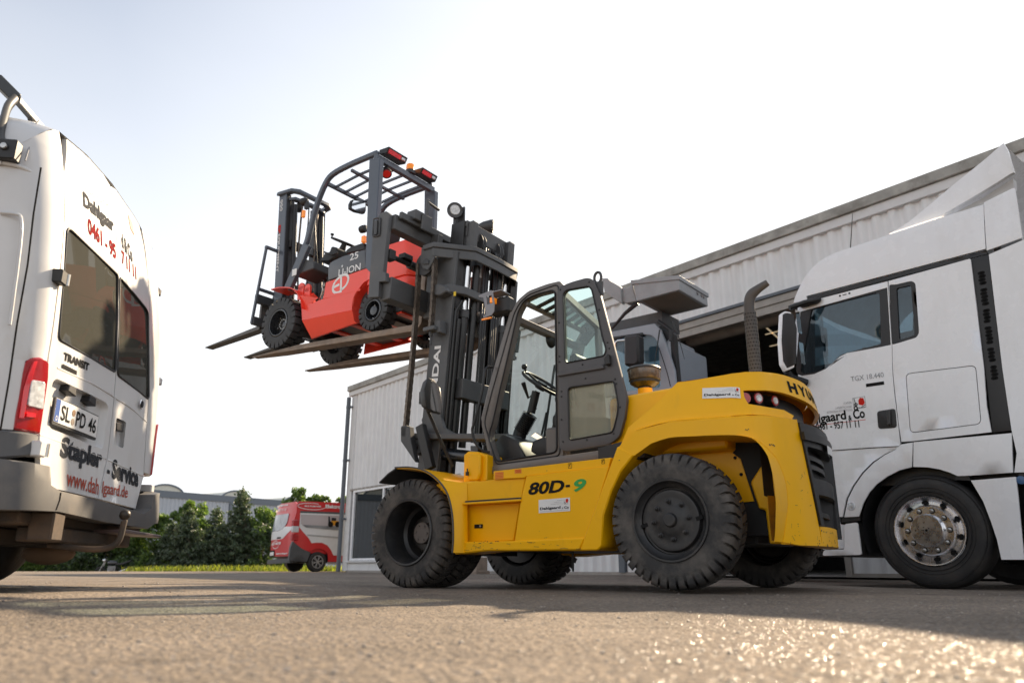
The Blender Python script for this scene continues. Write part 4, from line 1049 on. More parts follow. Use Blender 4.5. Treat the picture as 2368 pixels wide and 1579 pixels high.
# ---- inner rear panels seen in the wheel arch
for sg in (1, -1):
    p_ = [(0.03,0.999),(-0.291,0.959),(-0.3,0.912),(-0.274,0.889),(-0.327,0.844),(-0.393,0.565),(-0.282,0.56),(0.044,0.565)]
    side(sg, p_, 'inner_guard_plate', YELIN if False else YEL, y=.55, th=.02, bevel=0)
    p_ = [(-0.491,0.801),(-0.396,0.682),(-0.434,0.512),(-0.477,0.505),(-0.48,0.296),(-0.574,0.294),(-0.627,0.719)]
    side(sg, p_, 'counterweight_flank', YEL, y=.60, th=.04, bevel=.01)
    bm = BM()
    for x, z in [(-0.294,0.853),(-0.325,0.741)]: lathe(bm, [(.011, .0), (.011, .006), (.0005, .006)], (x, sg * .552, z), seg=12)
    fin(bm, 'plate_hole', INKB, fl)
bm = BM(); box(bm, -.66, .35, -.54, .54, .35, 1.0); fin(bm, 'engine_bay', DARKIN, fl)
# ---- small yellow box in front of the cab
q = [(1.833,1.031),(1.792,1.043),(1.698,1.03),(1.572,0.962),(1.57,0.814),(1.821,0.814)]
bm = BM(); prism(bm, [(1.835, .80), (1.835, 1.02), (1.79, 1.045), (1.70, 1.035), (1.60, 1.0), (1.60, .80)], .50, .80); fl_box = fin(bm, 'battery_box', YEL, fl, bevel=.006)
bm = BM(); prism(bm, [(1.76, .805), (1.76, 1.0), (1.72, 1.02), (1.64, 1.0), (1.64, .86), (1.66, .805)], .801, .84); fin(bm, 'box_cover', YEL, fl_box, bevel=.01)
bm = BM(); box(bm, 1.745, 1.765, .842, .86, .845, .875); tube(bm, [(1.755, .85, .875), (1.755, .85, .90)], .006, 6); fin(bm, 'box_latch', BLK, fl_box)

# ================================================================ cab of the yellow forklift
CY = .72
outer = [(1.593,0.904),(1.636,1.023),(1.68,1.144),(1.724,1.267),(1.711,1.342),(1.65,1.533),(1.56,1.788),(1.466,2.056),(1.423,2.174),(1.356,2.265),(1.252,2.321),(1.071,2.341),(0.935,2.34),(0.95,0.926)]
aper = [(1.56,0.952),(1.594,1.019),(1.634,1.129),(1.638,1.193),(1.609,1.255),(1.538,1.518),(1.465,1.762),(1.392,2.02),(1.359,2.15),(1.292,2.246),(1.175,2.272),(1.015,2.274),(0.991,2.25),(0.991,1.794),(1,0.98)]
FY = -.38      # the cab sits left of centre
cab = None
def cabside(sg):
    yo = CY if sg > 0 else FY
    sh_ = (lambda P: P) if sg > 0 else (lambda P: [(x + .26 * max(0, min(1, (1.25 - x) / .3)), z) for x, z in P])
    bm = BM(); panel(bm, sh_(rpoly(outer, .03, 3)), [sh_(rpoly(aper, .03, 3))], lambda u, v, d: (u, yo - sg * d, v), .07)
    o = fin(bm, 'cab_side_frame', CABG, fl, bevel=.012, seg=2)
    if sg > 0:
        bm = BM(); A = rpoly(aper, .04, 4)
        pts = [(x, CY + .004, z) for x, z in A]; tube(bm, pts + [pts[0]], .007, 6, cap=False)
        A2 = rpoly(inset(outer, .035), .04, 4); pts = [(x, CY + .001, z) for x, z in A2]; tube(bm, pts + [pts[0]], .006, 6, cap=False)
        fin(bm, 'door_seal', BLK, o, ang=60)
    return o
cabL = cabside(1); cabR = cabside(-1)
# near door leaf (rear half) with two panes, hinged at the middle post
dout = [(0.947,2.254),(0.928,2.28),(0.806,2.294),(0.68,2.297),(0.629,2.271),(0.576,2.141),(0.494,1.785),(0.431,1.503),(0.387,1.306),(0.411,1.175),(0.462,1.038),(0.544,0.996),(0.915,0.977),(0.961,1.002)]
w1 = [(0.899,2.21),(0.868,2.236),(0.671,2.224),(0.643,2.193),(0.604,2.003),(0.566,1.797),(0.537,1.695),(0.555,1.65),(0.882,1.647),(0.895,1.676)]
w2 = [(0.873,1.44),(0.852,1.452),(0.492,1.448),(0.48,1.431),(0.457,1.272),(0.465,1.205),(0.508,1.076),(0.873,1.053)]
def door(sg):
    f = lambda u, v, d: (u, sg * (CY + .03 - d), v)
    bm = BM(); panel(bm, rpoly(dout, .03, 3), [rpoly(w1, .03, 3), rpoly(w2, .02, 3)], f, .035)
    dr = fin(bm, 'cab_door', DOORG, fl, bevel=.008, seg=2)
    for wq, nm, gm_ in ((w1, 'upper_pane', GLASSC), (w2, 'lower_pane', GLASSM)):
        bm = BM(); panel(bm, inset(wq, -.006) if False else wq, (), lambda u, v, d: (u, sg * (CY + .015 - d), v), .004); fin(bm, nm, gm_, dr)
        bm = BM(); pts = [(x, sg * (CY + .032), z) for x, z in rpoly(wq, .03, 3)]; tube(bm, pts + [pts[0]], .0055, 6, cap=False); fin(bm, 'pane_gasket', BLK, dr, ang=60)
    # middle rail, ledge, latch, bolts
    r_ = [(0.961,1.576),(0.563,1.585),(0.548,1.55),(0.961,1.548)]
    bm = BM(); prism(bm, r_, sg * (CY + .03), sg * (CY + .05)); fin(bm, 'door_rail', DOORG, dr, bevel=.005)
    r_ = [(0.54,1.62),(0.5,1.653),(0.493,1.567),(0.531,1.563)]
    bm = BM(); prism(bm, r_, sg * (CY + .03), sg * (CY + .075)); fin(bm, 'door_latch', BLK, dr, bevel=.008)
    bm = BM()
    for x, z in [(0.926,2.252),(0.664,2.257),(0.943,1.981),(0.586,2.015),(0.944,1.71),(0.524,1.747),(0.512,1.7),(0.945,1.665),(0.743,1.613),(0.72,1.502),(0.932,1.432),(0.933,1.391),(0.474,1.462),(0.465,1.427),(0.444,1.251),(0.937,1.216),(0.928,1.049),(0.724,1.043),(0.503,1.068),(0.554,1.584)]:
        lathe(bm, [(.008, .0), (.006, .004), (.0005, .004)], (x, 0, z), seg=8)
    for v in bm.verts: v.co.y = sg * (CY + .031 + v.co.y)
    fin(bm, 'door_bolts', BLK, dr, kind='stuff')
    return dr
door(1)
# far side: fixed glazing
bm = BM(); panel(bm, [(x + .26 * max(0, min(1, (1.25 - x) / .3)), z) for x, z in rpoly(aper, .03, 3)], (), lambda u, v, d: (u, FY + .03 + d, v), 0); fin(bm, 'far_side_pane', GLASSC, fl)
# sills, floor, roof, cross members
q = [(1.612,0.911),(0.557,0.933),(0.57,0.896),(1.592,0.878)]
bm = BM(); prism(bm, [(1.60, .855), (.42, .90), (.42, .97), (1.60, .925)], -.55, .74); fin(bm, 'cab_sill', CABG, fl, bevel=.02, seg=2)
TOPL = [(1.423,2.174),(1.356,2.265),(1.252,2.321),(1.071,2.341),(0.958,2.338)]
def crossbar(x, z, r, m_=CABG, nm='cab_cross_member', w=None):
    bm = BM(); box(bm, x - r, x + r, FY + .02, CY - .02, z - (w or r), z + (w or r)); return fin(bm, nm, m_, fl, bevel=.008)
xf, zf = TOPL[0]; xr, zr = TOPL[-1]
crossbar(xf - .0, zf - .05, .03); crossbar(xf - .13, zf + .055, .02); 
bm = BM(); beam(bm, (xr + .04, .68, zr - .05), (xr + .25, FY + .04, zr - .05), .06, .07); fin(bm, 'cab_cross_member', CABG, fl, bevel=.008)
for i in range(7):
    y = lerp(FY + .20, .55, i / 6); bm = BM()
    beam(bm, (xf - .13, y, zf + .055), (xr + .05 + .2 * (.68 - y), y, zr - .045), .045, .018); fin(bm, 'roof_bar', DKG, fl, bevel=.004)
bm = BM(); panel(bm, [(xf - .14, FY + .06), (xr + .22, FY + .06), (xr + .02, .66), (xf - .14, .66)], (), lambda u, v, d: (u, v, lerp(zf + .08, zr - .02, (u - xf + .14) / (xr - xf + .14)) - d), .006); fin(bm, 'roof_glass', GLASSC, fl)
for y, y2 in ((FY + .09, FY + .12),):
    bm = BM(); beam(bm, (xf - .10, y, zf + .03), (xr + .26, y, zr - .04), .09, .09); fin(bm, 'roof_rail', BLK, fl, bevel=.01)
    bm = BM(); beam(bm, (xf - .10, y2, zf - .05), (xr + .26, y2, zr - .11), .03, .09); fin(bm, 'headliner', DARKIN, fl)
for y in (.62, FY):
    o_ = 0 if y > 0 else .22; bm = BM(); prism(bm, [(xr + .05 + o_, zr - .03), (xr + o_, zr - .03), (xr - .02 + o_, .95), (xr + .04 + o_, .95)], y, y + .07); fin(bm, 'rear_pillar', CABG, fl, bevel=.01)
bm = BM(); prism(bm, [(xr + .03, 1.35), (xr, 1.35), (xr, .95), (xr + .03, .95)], FY + .07, .62); fin(bm, 'rear_bulkhead', DARKIN, fl)
bm = BM(); bm.faces.new([bm.verts.new(p) for p in ((xr + .03, .62, zr - .08), (xr + .24, FY + .07, zr - .08), (xr + .22, FY + .07, 1.35), (xr + .02, .62, 1.35))]); fin(bm, 'rear_pane', GLASSC, fl, rc=False)
# windscreen between the front pillars
wf_ = [(1.636,1.023),(1.711,1.32),(1.65,1.533),(1.56,1.788),(1.466,2.056),(1.423,2.174)]
bm = BM(); A = wf_
r0 = [bm.verts.new((x + .012, .66, z)) for x, z in A]; r1 = [bm.verts.new((x + .03, .17, z)) for x, z in A]; r2 = [bm.verts.new((x + .012, FY + .06, z)) for x, z in A]
for q0, q1 in ((r0, r1), (r1, r2)):
    for j in range(len(A) - 1): bm.faces.new((q0[j], q0[j + 1], q1[j + 1], q1[j]))
fin(bm, 'windscreen', GLASSC, fl, ang=60)
for sg in (1, -1):
    bm = BM(); tube(bm, [(x, .69 if sg > 0 else FY + .03, z) for x, z in A], .03, 8); fin(bm, 'front_pillar', CABG if sg > 0 else BLK, fl, ang=50)
bm = BM(); q = [(1.518,1.954),(1.541,1.859),(1.591,1.781)]
bm.free()
# wiper on the windscreen
bm = BM(); beam(bm, (1.70, -.10, 1.0), (1.60, -.22, 1.95), .012, .02); beam(bm, (1.70, .0, .95), (1.66, -.16, 1.5), .014, .014); fin(bm, 'wiper', BLK, fl)
# dashboard, steering column, wheel, pedals
PY = .12
bm = BM(); prism(bm, [(1.66, .93), (1.70, 1.12), (1.60, 1.20), (1.45, 1.13), (1.38, 1.0), (1.36, .93)], FY + .06, .60); fin(bm, 'dashboard', BLK, fl, bevel=.03, seg=2)
c0 = [(1.665,0.25,1.26),(1.552,0.25,1.417),(1.496,0.25,1.599)]; 
c0 = [Vector(p) for p in c0]
b0 = Vector((c0[0][0] + .09, .25, .98))
bm = BM(); tube(bm, [b0, c0[0], c0[1] * .9 + c0[0] * .1], [.062, .058, .052], 14); col_ = fin(bm, 'steering_column', BLK, fl, ang=50)
bm = BM(); n_ = 22; tube(bm, [c0[0].lerp(c0[1], t / n_ * .9 + .05) for t in range(n_ + 1)], [.052 + (.018 if t % 2 else -.004) for t in range(n_ + 1)], 14); fin(bm, 'bellows', BLK, col_, ang=80)
bm = BM(); tube(bm, [c0[1], c0[2]], .036, 12); dr_ = (c0[2] - c0[1]).normalized(); fin(bm, 'column_head', BLK, col_, ang=50)
hub = Vector([(1.433,0.25,1.655)][0]); 
ax = Vector((-.62, 0, .78)).normalized(); e1 = Vector((0, 1, 0)); e2 = ax.cross(e1)
SR = .19
bm = BM(); ringp = [hub + (e1 * math.cos(a) + e2 * math.sin(a)) * SR for a in [2 * math.pi * k / 36 for k in range(37)]]
tube(bm, ringp, .014, 8, cap=False); sw = fin(bm, 'steering_wheel', BLK, fl, ang=70)
bm = BM()
for a in (.5, 2.6, 4.7): tube(bm, [hub - ax * .02, hub + (e1 * math.cos(a) + e2 * math.sin(a)) * SR], [.016, .010], 8)
cyl(bm, hub - ax * .05, hub + ax * .012, .045, 18); fin(bm, 'spokes', BLK, sw, ang=60)
kp = hub + (e1 * .35 + e2 * -.93).normalized() * SR
bm = BM(); cyl(bm, kp, kp + ax * .03, .01); lathe(bm, [(.0005, .02), (.02, .03), (.026, .05), (.018, .068), (.0005, .072)], tuple(kp), 'z', 14); fin(bm, 'steering_knob', BLK, sw, ang=60)
l0 = [Vector(p) for p in [(1.578,0.25,1.552),(1.576,0.33,1.67)]]
bm = BM(); tube(bm, [c0[2], l0[0], l0[1]], [.012, .012, .02], 10); fin(bm, 'direction_lever', BLK, col_, ang=60)
bm = BM(); tube(bm, [Vector(p) for p in [(1.613,0.2,1.458),(1.598,0.1,1.485)]], [.008, .008], 6); fin(bm, 'lever', BLK, col_)
# seat and side console
bm = BM(); box(bm, .98, 1.22, .0, .46, 1.22, 1.34); st_ = fin(bm, 'seat', BLK, fl, bevel=.05, seg=3)
bm = BM(); prism(bm, [(.98, 1.30), (1.08, 1.32), (1.04, 1.80), (.98, 1.82), (.97, 1.78)], .0, .46); fin(bm, 'seat_back', BLK, fl, bevel=.05, seg=3)
bm = BM(); box(bm, .98, 1.12, .50, .56, 1.40, 1.46); box(bm, .98, 1.06, .50, .56, 1.27, 1.33); fin(bm, 'armrest', BLK, st_, bevel=.02, seg=2)
bm = BM(); box(bm, .98, 1.19, -.20, .60, .93, 1.20); fin(bm, 'seat_base', CABG, fl, bevel=.02)
bm = BM(); box(bm, .98, 1.13, FY + .06, -.22, .93, 1.30); cn = fin(bm, 'side_console', BLK, fl, bevel=.02)
bm = BM()
for i in range(3): tube(bm, [(1.06, -.05 - .06 * i, 1.2), (1.08, -.05 - .06 * i, 1.38)], [.008, .016], 8)
fin(bm, 'hydraulic_levers', BLK, cn)
bm = BM(); prism(bm, [(1.22, .97), (1.36, 1.03), (1.34, 1.12), (1.22, 1.15), (1.12, 1.07)], .32, .56); fin(bm, 'inner_housing', BLK, fl, bevel=.03, seg=2)
bm = BM(); q = [Vector(p) for p in [(1.384,0.5,1.169),(1.243,0.5,1.093),(1.227,0.5,1.119),(1.342,0.5,1.193)]]
hexa(bm, q, [p + Vector((0, -.06, 0)) for p in q]); fin(bm, 'glossy_cover', GLASSC and MIRR, fl)
for x in (1.50, 1.42, 1.36):
    bm = BM(); box(bm, x - .03, x + .03, -.02 + (x - 1.4), .06 + (x - 1.4), .99, 1.0, mtx=Matrix.Rotation(0, 4, 'Y')); beam(bm, (x, .02 + (x - 1.4), 1.0), (x + .1, .02 + (x - 1.4), 1.08), .015, .015); fin(bm, 'pedal', BLK, fl)
bm = BM(); box(bm, .98, 1.6, FY + .06, .66, .925, .945); fin(bm, 'cab_floor', DARKIN, fl)
# left grab rail on the front pillar
gp = [(1.593,0.74,1.724),(1.622,0.8,1.701),(1.636,0.82,1.529),(1.7,0.84,1.268),(1.72,0.84,1.201),(1.699,0.82,1.097),(1.651,0.78,1.036),(1.621,0.74,1.032)]
bm = BM(); tube(bm, smooth_path(gp, 4), .011, 8); fin(bm, 'grab_rail', BLK, fl, ang=60)
# front corner lamp bracket
lb = [(1.706,2.356),(1.576,2.373),(1.555,2.362),(1.537,2.244),(1.54,2.181),(1.567,2.152),(1.653,2.145),(1.668,2.218),(1.637,2.23),(1.656,2.325),(1.702,2.34)]
lw1 = [(1.624,2.33),(1.569,2.328),(1.558,2.257),(1.613,2.255)]; lw2 = [(1.655,2.224),(1.634,2.229),(1.628,2.17),(1.654,2.16)]
bm = BM(); panel(bm, lb, [lw1, lw2], lambda u, v, d: (u, .80 - d, v), .006); br = fin(bm, 'lamp_bracket', mat('mid_grey_paint', (.25, .25, .27), .45, var=.05), fl, bevel=.002)
lx, lz = lw1[0]; 
bm = BM(); xs_ = [p[0] for p in lw1]; zs_ = [p[1] for p in lw1]
box(bm, min(xs_) + .0, max(xs_) - .03, .70, .795, min(zs_) + .01, min(zs_) + .06); fin(bm, 'indicator', ORANGE, br, bevel=.005)
xs_ = [p[0] for p in lb]; zs_ = [p[1] for p in lb]
bm = BM(); box(bm, min(xs_) - .10, min(xs_) + .10, .64, .74, min(zs_) + .03, max(zs_) - .05); fin(bm, 'work_lamp', BLK, br, bevel=.02)
bm = BM(); box(bm, min(xs_) - .06, min(xs_) + .10, .66, .794, max(zs_) - .02, max(zs_) - .012); fin(bm, 'bracket_arm', br.data.materials[0], br)
bm = BM(); q = [(1.642,0.74,2.155)]; box(bm, q[0][0] - .02, q[0][0] + .08, .72, .735, q[0][2] - .0, q[0][2] + .012); fin(bm, 'amber_reflector', ORANGE, br)
# hinge brackets and wing mirror on the front pillar
mo = [(2,1.078,1.63),(2,1.004,1.631),(2,0.921,1.578),(2,0.899,1.436),(2,0.906,1.345),(2,1.002,1.347),(2,1.087,1.379),(2,1.115,1.523)]
mv = [Vector(p) for p in mo]; cm = sum(mv, Vector()) / len(mv)
bm = BM(); back = [cm + (p - cm) * .8 + Vector((.07, .0, 0)) for p in mv]; hexa(bm, mv, back); mr_ = fin(bm, 'wing_mirror', BLK, fl, bevel=.012, seg=2)
bm = BM(); bm.faces.new([bm.verts.new(cm + (p - cm) * .86 + Vector((-.004 + .10 * (p.y - cm.y), 0, 0))) for p in mv]); fin(bm, 'mirror_glass', MIRR, mr_, rc=False)
bm = BM(); tube(bm, [cm + Vector((.08, 0, .02)), cm + Vector((.10, -.05, -.1)), (cm[0] + .08, .80, 1.15), (cm[0] + .03, .70, .95)], .014, 8); box(bm, cm[0] + .05, cm[0] + .13, cm[1] - .05, cm[1] + .03, cm[2] - .05, cm[2] + .05); fin(bm, 'mirror_arm', BLK, mr_)
# cab interior mirror and sun blind
bm = BM(); q = Vector([(1.394,0.1,2.082)][0]); lathe(bm, [(.0005, 0), (.05, .01), (.07, .04), (.07, .05), (.0005, .055)], tuple(q), 'x', 20); fin(bm, 'interior_mirror', BLK, fl, ang=50)
bm = BM(); q = [(2.135,-0.3,2.468),(2.036,-0.3,2.382),(2.068,-0.3,2.166),(2.167,-0.3,2.169)]; hexa(bm, [Vector(p) for p in q], [Vector(p) + Vector((0, .01, 0)) for p in q]); fin(bm, 'sun_blind', GLASSD, fl)
# lifting eye
e0 = Vector([(0.603,0.72,2.243)][0]); bm = BM()
pts = [e0 + Vector((.0 + .03 * math.sin(a) * 1.0, 0, .045 + .045 * -math.cos(a))) for a in [2 * math.pi * k / 16 for k in range(17)]]
tube(bm, pts, .011, 8, cap=False); box(bm, e0[0] - .04, e0[0] + .02, e0[1] - .012, e0[1] + .012, e0[2] - .1, e0[2] + .01); fin(bm, 'lifting_eye', DKG, fl)
# ---- air pre-cleaner and exhaust on the hood
pc = Vector([(0.407,0.4,1.426)][0]); pc_top = [(0.395,0.4,1.634)][0]; hgt = pc_top[2] - 1.35
bm = BM(); lathe(bm, [(.055, 1.34 - pc[2]), (.055, pc[2] + .02 - pc[2] + .0)], tuple(pc), 'z', 20); pcb = fin(bm, 'air_inlet_pipe', YEL, fl)
bm = BM(); lathe(bm, [(.05, .0), (.052, .03), (.08, .04), (.11, .06), (.112, .08), (.120, .085)], tuple(pc), 'z', 32); fin(bm, 'precleaner_base', BLK, fl, ang=40)
SMOKE = mat('smoky_plastic_bowl', (.10, .08, .06), .2, coat=.5, var=.5, scale=25)
bm = BM(); lathe(bm, [(.114, .0855), (.119, .10), (.124, .155), (.124, .16)], tuple(pc), 'z', 40); fin(bm, 'precleaner_bowl', SMOKE, fl, ang=40)
bm = BM(); lathe(bm, [(.127, .16), (.129, .168), (.115, .184), (.08, .194), (.04, .199), (.0005, .20)], tuple(pc), 'z', 40); fin(bm, 'precleaner_lid', BLK, fl, ang=40)
ex = [Vector(p) for p in [(-0.219,-0.3,1.602),(-0.217,-0.3,1.844),(-0.229,-0.3,2.125),(-0.231,-0.3,2.188),(-0.259,-0.3,2.264),(-0.315,-0.3,2.3),(-0.381,-0.3,2.334)]]
EXG = mat('exhaust_grey', (.085, .08, .078), .6, var=.15)
bm = BM(); xb = ex[0][0]; zb = 1.3; zt2 = ex[2][2]
exr = .053
bm = BM(); cyl(bm, (xb, -.30, zb), (xb, -.30, zt2), exr - .004, 28); exo = fin(bm, 'heat_shield', EXG, fl, ang=40)
bm = BM(); nz_ = 26
for k in range(nz_):
    z = zb + .05 + (zt2 - zb - .07) * k / (nz_ - 1)
    for j in range(14):
        a = 2 * math.pi * (j + (k % 2) * .5) / 14; c_ = Vector((xb + exr * math.cos(a) * .96, -.30 + exr * math.sin(a) * .96, z)); d_ = Vector((math.cos(a), math.sin(a), 0)); u_ = Vector((-math.sin(a), math.cos(a), 0))
        bm.faces.new([bm.verts.new(c_ + u_ * .006 * math.cos(t) + Vector((0, 0, .0065 * math.sin(t))) ) for t in [2 * math.pi * q_ / 6 for q_ in range(6)]])
fin(bm, 'shield_holes', INKB, exo, rc=False, kind='stuff')
bm = BM(); hx = ex[3] - Vector((0, 0, .06)); hx[0] = xb
pth = smooth_path([Vector((xb, -.30, zt2 - .05)), Vector((xb, -.30, ex[3][2])), Vector((xb - .02, -.30, ex[4][2])), Vector((xb - .075, -.31, ex[5][2] + .01)), Vector((xb - .16, -.32, ex[6][2] + .02))], 5)
tube(bm, pth, [.042] * 12 + [.042 - .002 * max(0, i - 12) for i in range(12, len(pth))], 16); fin(bm, 'exhaust_tip', EXG, fl, ang=50)

# ================================================================ mast (parts of the yellow forklift)
BK = math.tan(R(4.7))          # backward lean of the mast
def MX(x, z): return x - (z - 1.3) * BK
def mrail(x0, x1, y0, y1, z0, z1, nm, m_=MASTG, sg=1, bev=.004):
    bm = BM()
    hexa(bm, [(MX(x0, z0), sg * y0, z0), (MX(x1, z0), sg * y0, z0), (MX(x1, z0), sg * y1, z0), (MX(x0, z0), sg * y1, z0)],
         [(MX(x0, z1), sg * y0, z1), (MX(x1, z1), sg * y0, z1), (MX(x1, z1), sg * y1, z1), (MX(x0, z1), sg * y1, z1)])
    return fin(bm, nm, m_, fl, bevel=bev)
def mbox(bm, x0, x1, y0, y1, z0, z1):
    hexa(bm, [(MX(x0, z0), y0, z0), (MX(x1, z0), y0, z0), (MX(x1, z0), y1, z0), (MX(x0, z0), y1, z0)],
         [(MX(x0, z1), y0, z1), (MX(x1, z1), y0, z1), (MX(x1, z1), y1, z1), (MX(x0, z1), y1, z1)])
for sg in (1, -1):
    # outer channel with web facing out
    mrail(2.35, 2.585, .47, .50, .55, 3.0, 'outer_rail', sg=sg)
    mrail(2.555, 2.585, .39, .47, .55, 3.0, 'outer_rail_flange', BLKOIL, sg)
    mrail(2.35, 2.38, .39, .47, .55, 3.0, 'outer_rail_flange', BLKOIL, sg)
    mrail(2.385, 2.55, .36, .385, .75, 3.36, 'inner_rail', BLKOIL, sg)
    mrail(2.385, 2.41, .27, .36, .75, 3.36, 'inner_rail_flange', BLKOIL, sg)
    mrail(2.525, 2.55, .27, .36, .75, 3.36, 'inner_rail_flange', BLKOIL, sg)
    # lower foot gusset
    bm = BM(); g_ = [(2.569,1.431),(2.537,1.304),(2.138,1.251),(2.2,1.278),(2.306,1.337),(2.342,1.439),(2.356,1.54),(2.508,1.558)]
    hexa(bm, [(x, sg * .475, z) for x, z in g_], [(x, sg * .515, z) for x, z in g_]); fin(bm, 'mast_gusset', MASTG, fl, bevel=.003)
    bm = BM(); g_ = [(2.696,1.316),(1.576,1.2),(1.567,1.148),(2.693,1.266)]
    bm = BM(); hexa(bm, [(x, sg * .35, z) for x, z in g_], [(x, sg * .56, z) for x, z in g_]); fin(bm, 'mast_crosshead', MASTG, fl, bevel=.006)
    bm = BM(); g_ = [(2.672,1.254),(2.463,1.235),(2.45,1.185),(2.566,1.114),(2.658,1.122)]
    hexa(bm, [(x, sg * .40, z) for x, z in g_], [(x, sg * .55, z) for x, z in g_]); mk = fin(bm, 'trunnion_plate', MASTG, fl, bevel=.004)
    c_ = [(2.599,1.184)][0]
    bm = BM(); lathe(bm, [(.035, .0), (.035, .015), (.02, .018), (.02, .03), (.0005, .03)], (c_[0], .55, c_[1]), seg=14)
    if sg < 0:
        for v in bm.verts: v.co.y *= -1
    fin(bm, 'pin', DKG, mk)
    # hose/chain anchor arm and strut
    g_ = [(2.703,1.362),(2.596,1.354),(2.574,1.227),(2.51,1.029),(2.696,1.233)]
    bm = BM(); hexa(bm, [(x, sg * .58, z) for x, z in g_], [(x, sg * .64, z) for x, z in g_]); fin(bm, 'anchor_arm', BLKOIL if False else DKG, fl, bevel=.004)
    g_ = [(2.496,0.6,1.356),(2.363,0.6,0.966)]
    bm = BM(); beam(bm, (g_[0][0], sg * .60, g_[0][2]), (g_[1][0], sg * .60, g_[1][2]), .06, .085, up=(1, 0, 0)); fin(bm, 'mast_stop_bar', BLK, fl, bevel=.004)
    # tilt cylinder
    g_ = [(2.53,0.42,1.158),(2.396,0.42,1.12),(2.013,0.42,1.018)]
    A_ = [Vector((p[0], sg * p[1], p[2])) for p in g_]
    A_[0][0] += .1; A_[2] = A_[1] + (A_[1] - A_[0]).normalized() * .42
    bm = BM(); cyl(bm, A_[0], A_[1], .030, 18); tc = fin(bm, 'tilt_rod', CHROME, fl)
    bm = BM(); cyl(bm, A_[1], A_[2], .054, 20); cyl(bm, A_[1] - (A_[1] - A_[0]).normalized() * .02, A_[1] + (A_[1] - A_[0]).normalized() * .03, .060, 20); fin(bm, 'tilt_cylinder', mat('navy_black_paint', (.02, .026, .036), .22, coat=.5), fl)
    # lift cylinders with chrome rods
    mrail_x = 2.375
    bm = BM(); cyl(bm, (MX(mrail_x, .7), sg * .30, .7), (MX(mrail_x, 2.45), sg * .30, 2.45), .048, 20); fin(bm, 'lift_cylinder', BLKOIL, fl)
    bm = BM(); cyl(bm, (MX(mrail_x, 2.45), sg * .30, 2.45), (MX(mrail_x, 3.05), sg * .30, 3.05), .030, 18); fin(bm, 'lift_rod', CHROME, fl)
    bm = BM(); cyl(bm, (MX(mrail_x, 2.40), sg * .30, 2.40), (MX(mrail_x, 2.47), sg * .30, 2.47), .056, 20); fin(bm, 'gland_nut', DKG, fl)
    bm = BM(); cyl(bm, (MX(2.36, 1.2), sg * .18, 1.2), (MX(2.36, 2.95), sg * .18, 2.95), .036, 14); fin(bm, 'free_lift_cylinder', BLKOIL, fl)
    for i, yy in enumerate((.05, .08, .115)):
        bm = BM(); tube(bm, [(MX(2.30, 1.25), sg * yy, 1.25), (MX(2.30, 2.0), sg * yy, 2.0), (MX(2.32, 3.15), sg * (yy + .0), 3.15), (MX(2.42, 3.22), sg * yy, 3.22), (MX(2.5, 3.1), sg * yy, 3.1)], .011, 6); fin(bm, 'hose', BLK, fl, ang=60)
    bm = BM(); tube(bm, [(MX(2.335, 1.3), sg * .455, 1.3), (MX(2.335, 2.42), sg * .455, 2.42), (MX(2.30, 2.52), sg * .42, 2.52)], .016, 8); fin(bm, 'hydraulic_pipe', BLKOIL, fl, ang=60)
    bm = BM(); tube(bm, [(MX(2.33, 1.25), sg * .415, 1.25), (MX(2.33, 2.35), sg * .415, 2.35)], .024, 10); fin(bm, 'hydraulic_pipe', BLKOIL, fl, ang=60)
    # sheave block under the upper cross plate
    pz = 2.90; px_ = 2.505
    bm = BM(); lathe(bm, [(.04, -.05), (.115, -.05), (.115, -.038), (.10, -.03), (.10, -.02), (.115, -.012), (.115, .0), (.04, .0)], (px_, .615, pz), seg=26)
    if sg < 0:
        for v in bm.verts: v.co.y *= -1
    sh = fin(bm, 'sheave', DKG, fl, ang=40)
    g_ = [(2.531,3.062),(2.369,3.047),(2.356,2.943),(2.386,2.877),(2.441,2.811),(2.5,2.838),(2.541,2.915)]
    bm = BM(); hexa(bm, [(x, sg * .622, z) for x, z in g_], [(x, sg * .640, z) for x, z in g_]); fin(bm, 'sheave_plate', MASTG, sh, bevel=.004)
    g2 = [(2.466,2.935),(2.424,2.905),(2.426,2.865),(2.489,2.877),(2.51,2.896)]
    bm = BM(); hexa(bm, [(x, sg * .640, z) for x, z in g2], [(x, sg * .652, z) for x, z in g2]); fin(bm, 'sheave_cap', DKG, sh, bevel=.003)
# chains
def chain(pts, w, pitch, nm='leaf_chain', sg=1, m_=CHAIN):
    P = [Vector(p) for p in pts]; bm = BM(); side = Vector((0, 1, 0))
    segs = []
    for a, b in zip(P, P[1:]):
        n = max(1, int((b - a).length / pitch)); segs += [(a.lerp(b, i / n), a.lerp(b, (i + 1) / n)) for i in range(n)]
    for i, (a, b) in enumerate(segs):
        d = (b - a).normalized(); u = d.cross(side).normalized(); L_ = (b - a).length
        for k, yy in enumerate((-w / 2, -w / 6, w / 6, w / 2)):
            ww = (.014 if (k + i) % 2 else .011); ext = L_ * .28
            q = [a - d * ext + u * ww * .5, a - d * ext * .3 + u * ww, b + d * ext * .3 + u * ww * (1 if True else 1), b + d * ext + u * ww * .5, b + d * ext - u * ww * .5, b + d * ext * .3 - u * ww, a - d * ext * .3 - u * ww, a - d * ext - u * ww * .5]
            hexa(bm, [p + side * (yy - w * .09) for p in q], [p + side * (yy + w * .09) for p in q])
        cyl(bm, a + side * w * .60, a - side * w * .60, .0065, 6)
    return fin(bm, nm, m_, fl, ang=30, kind=None)
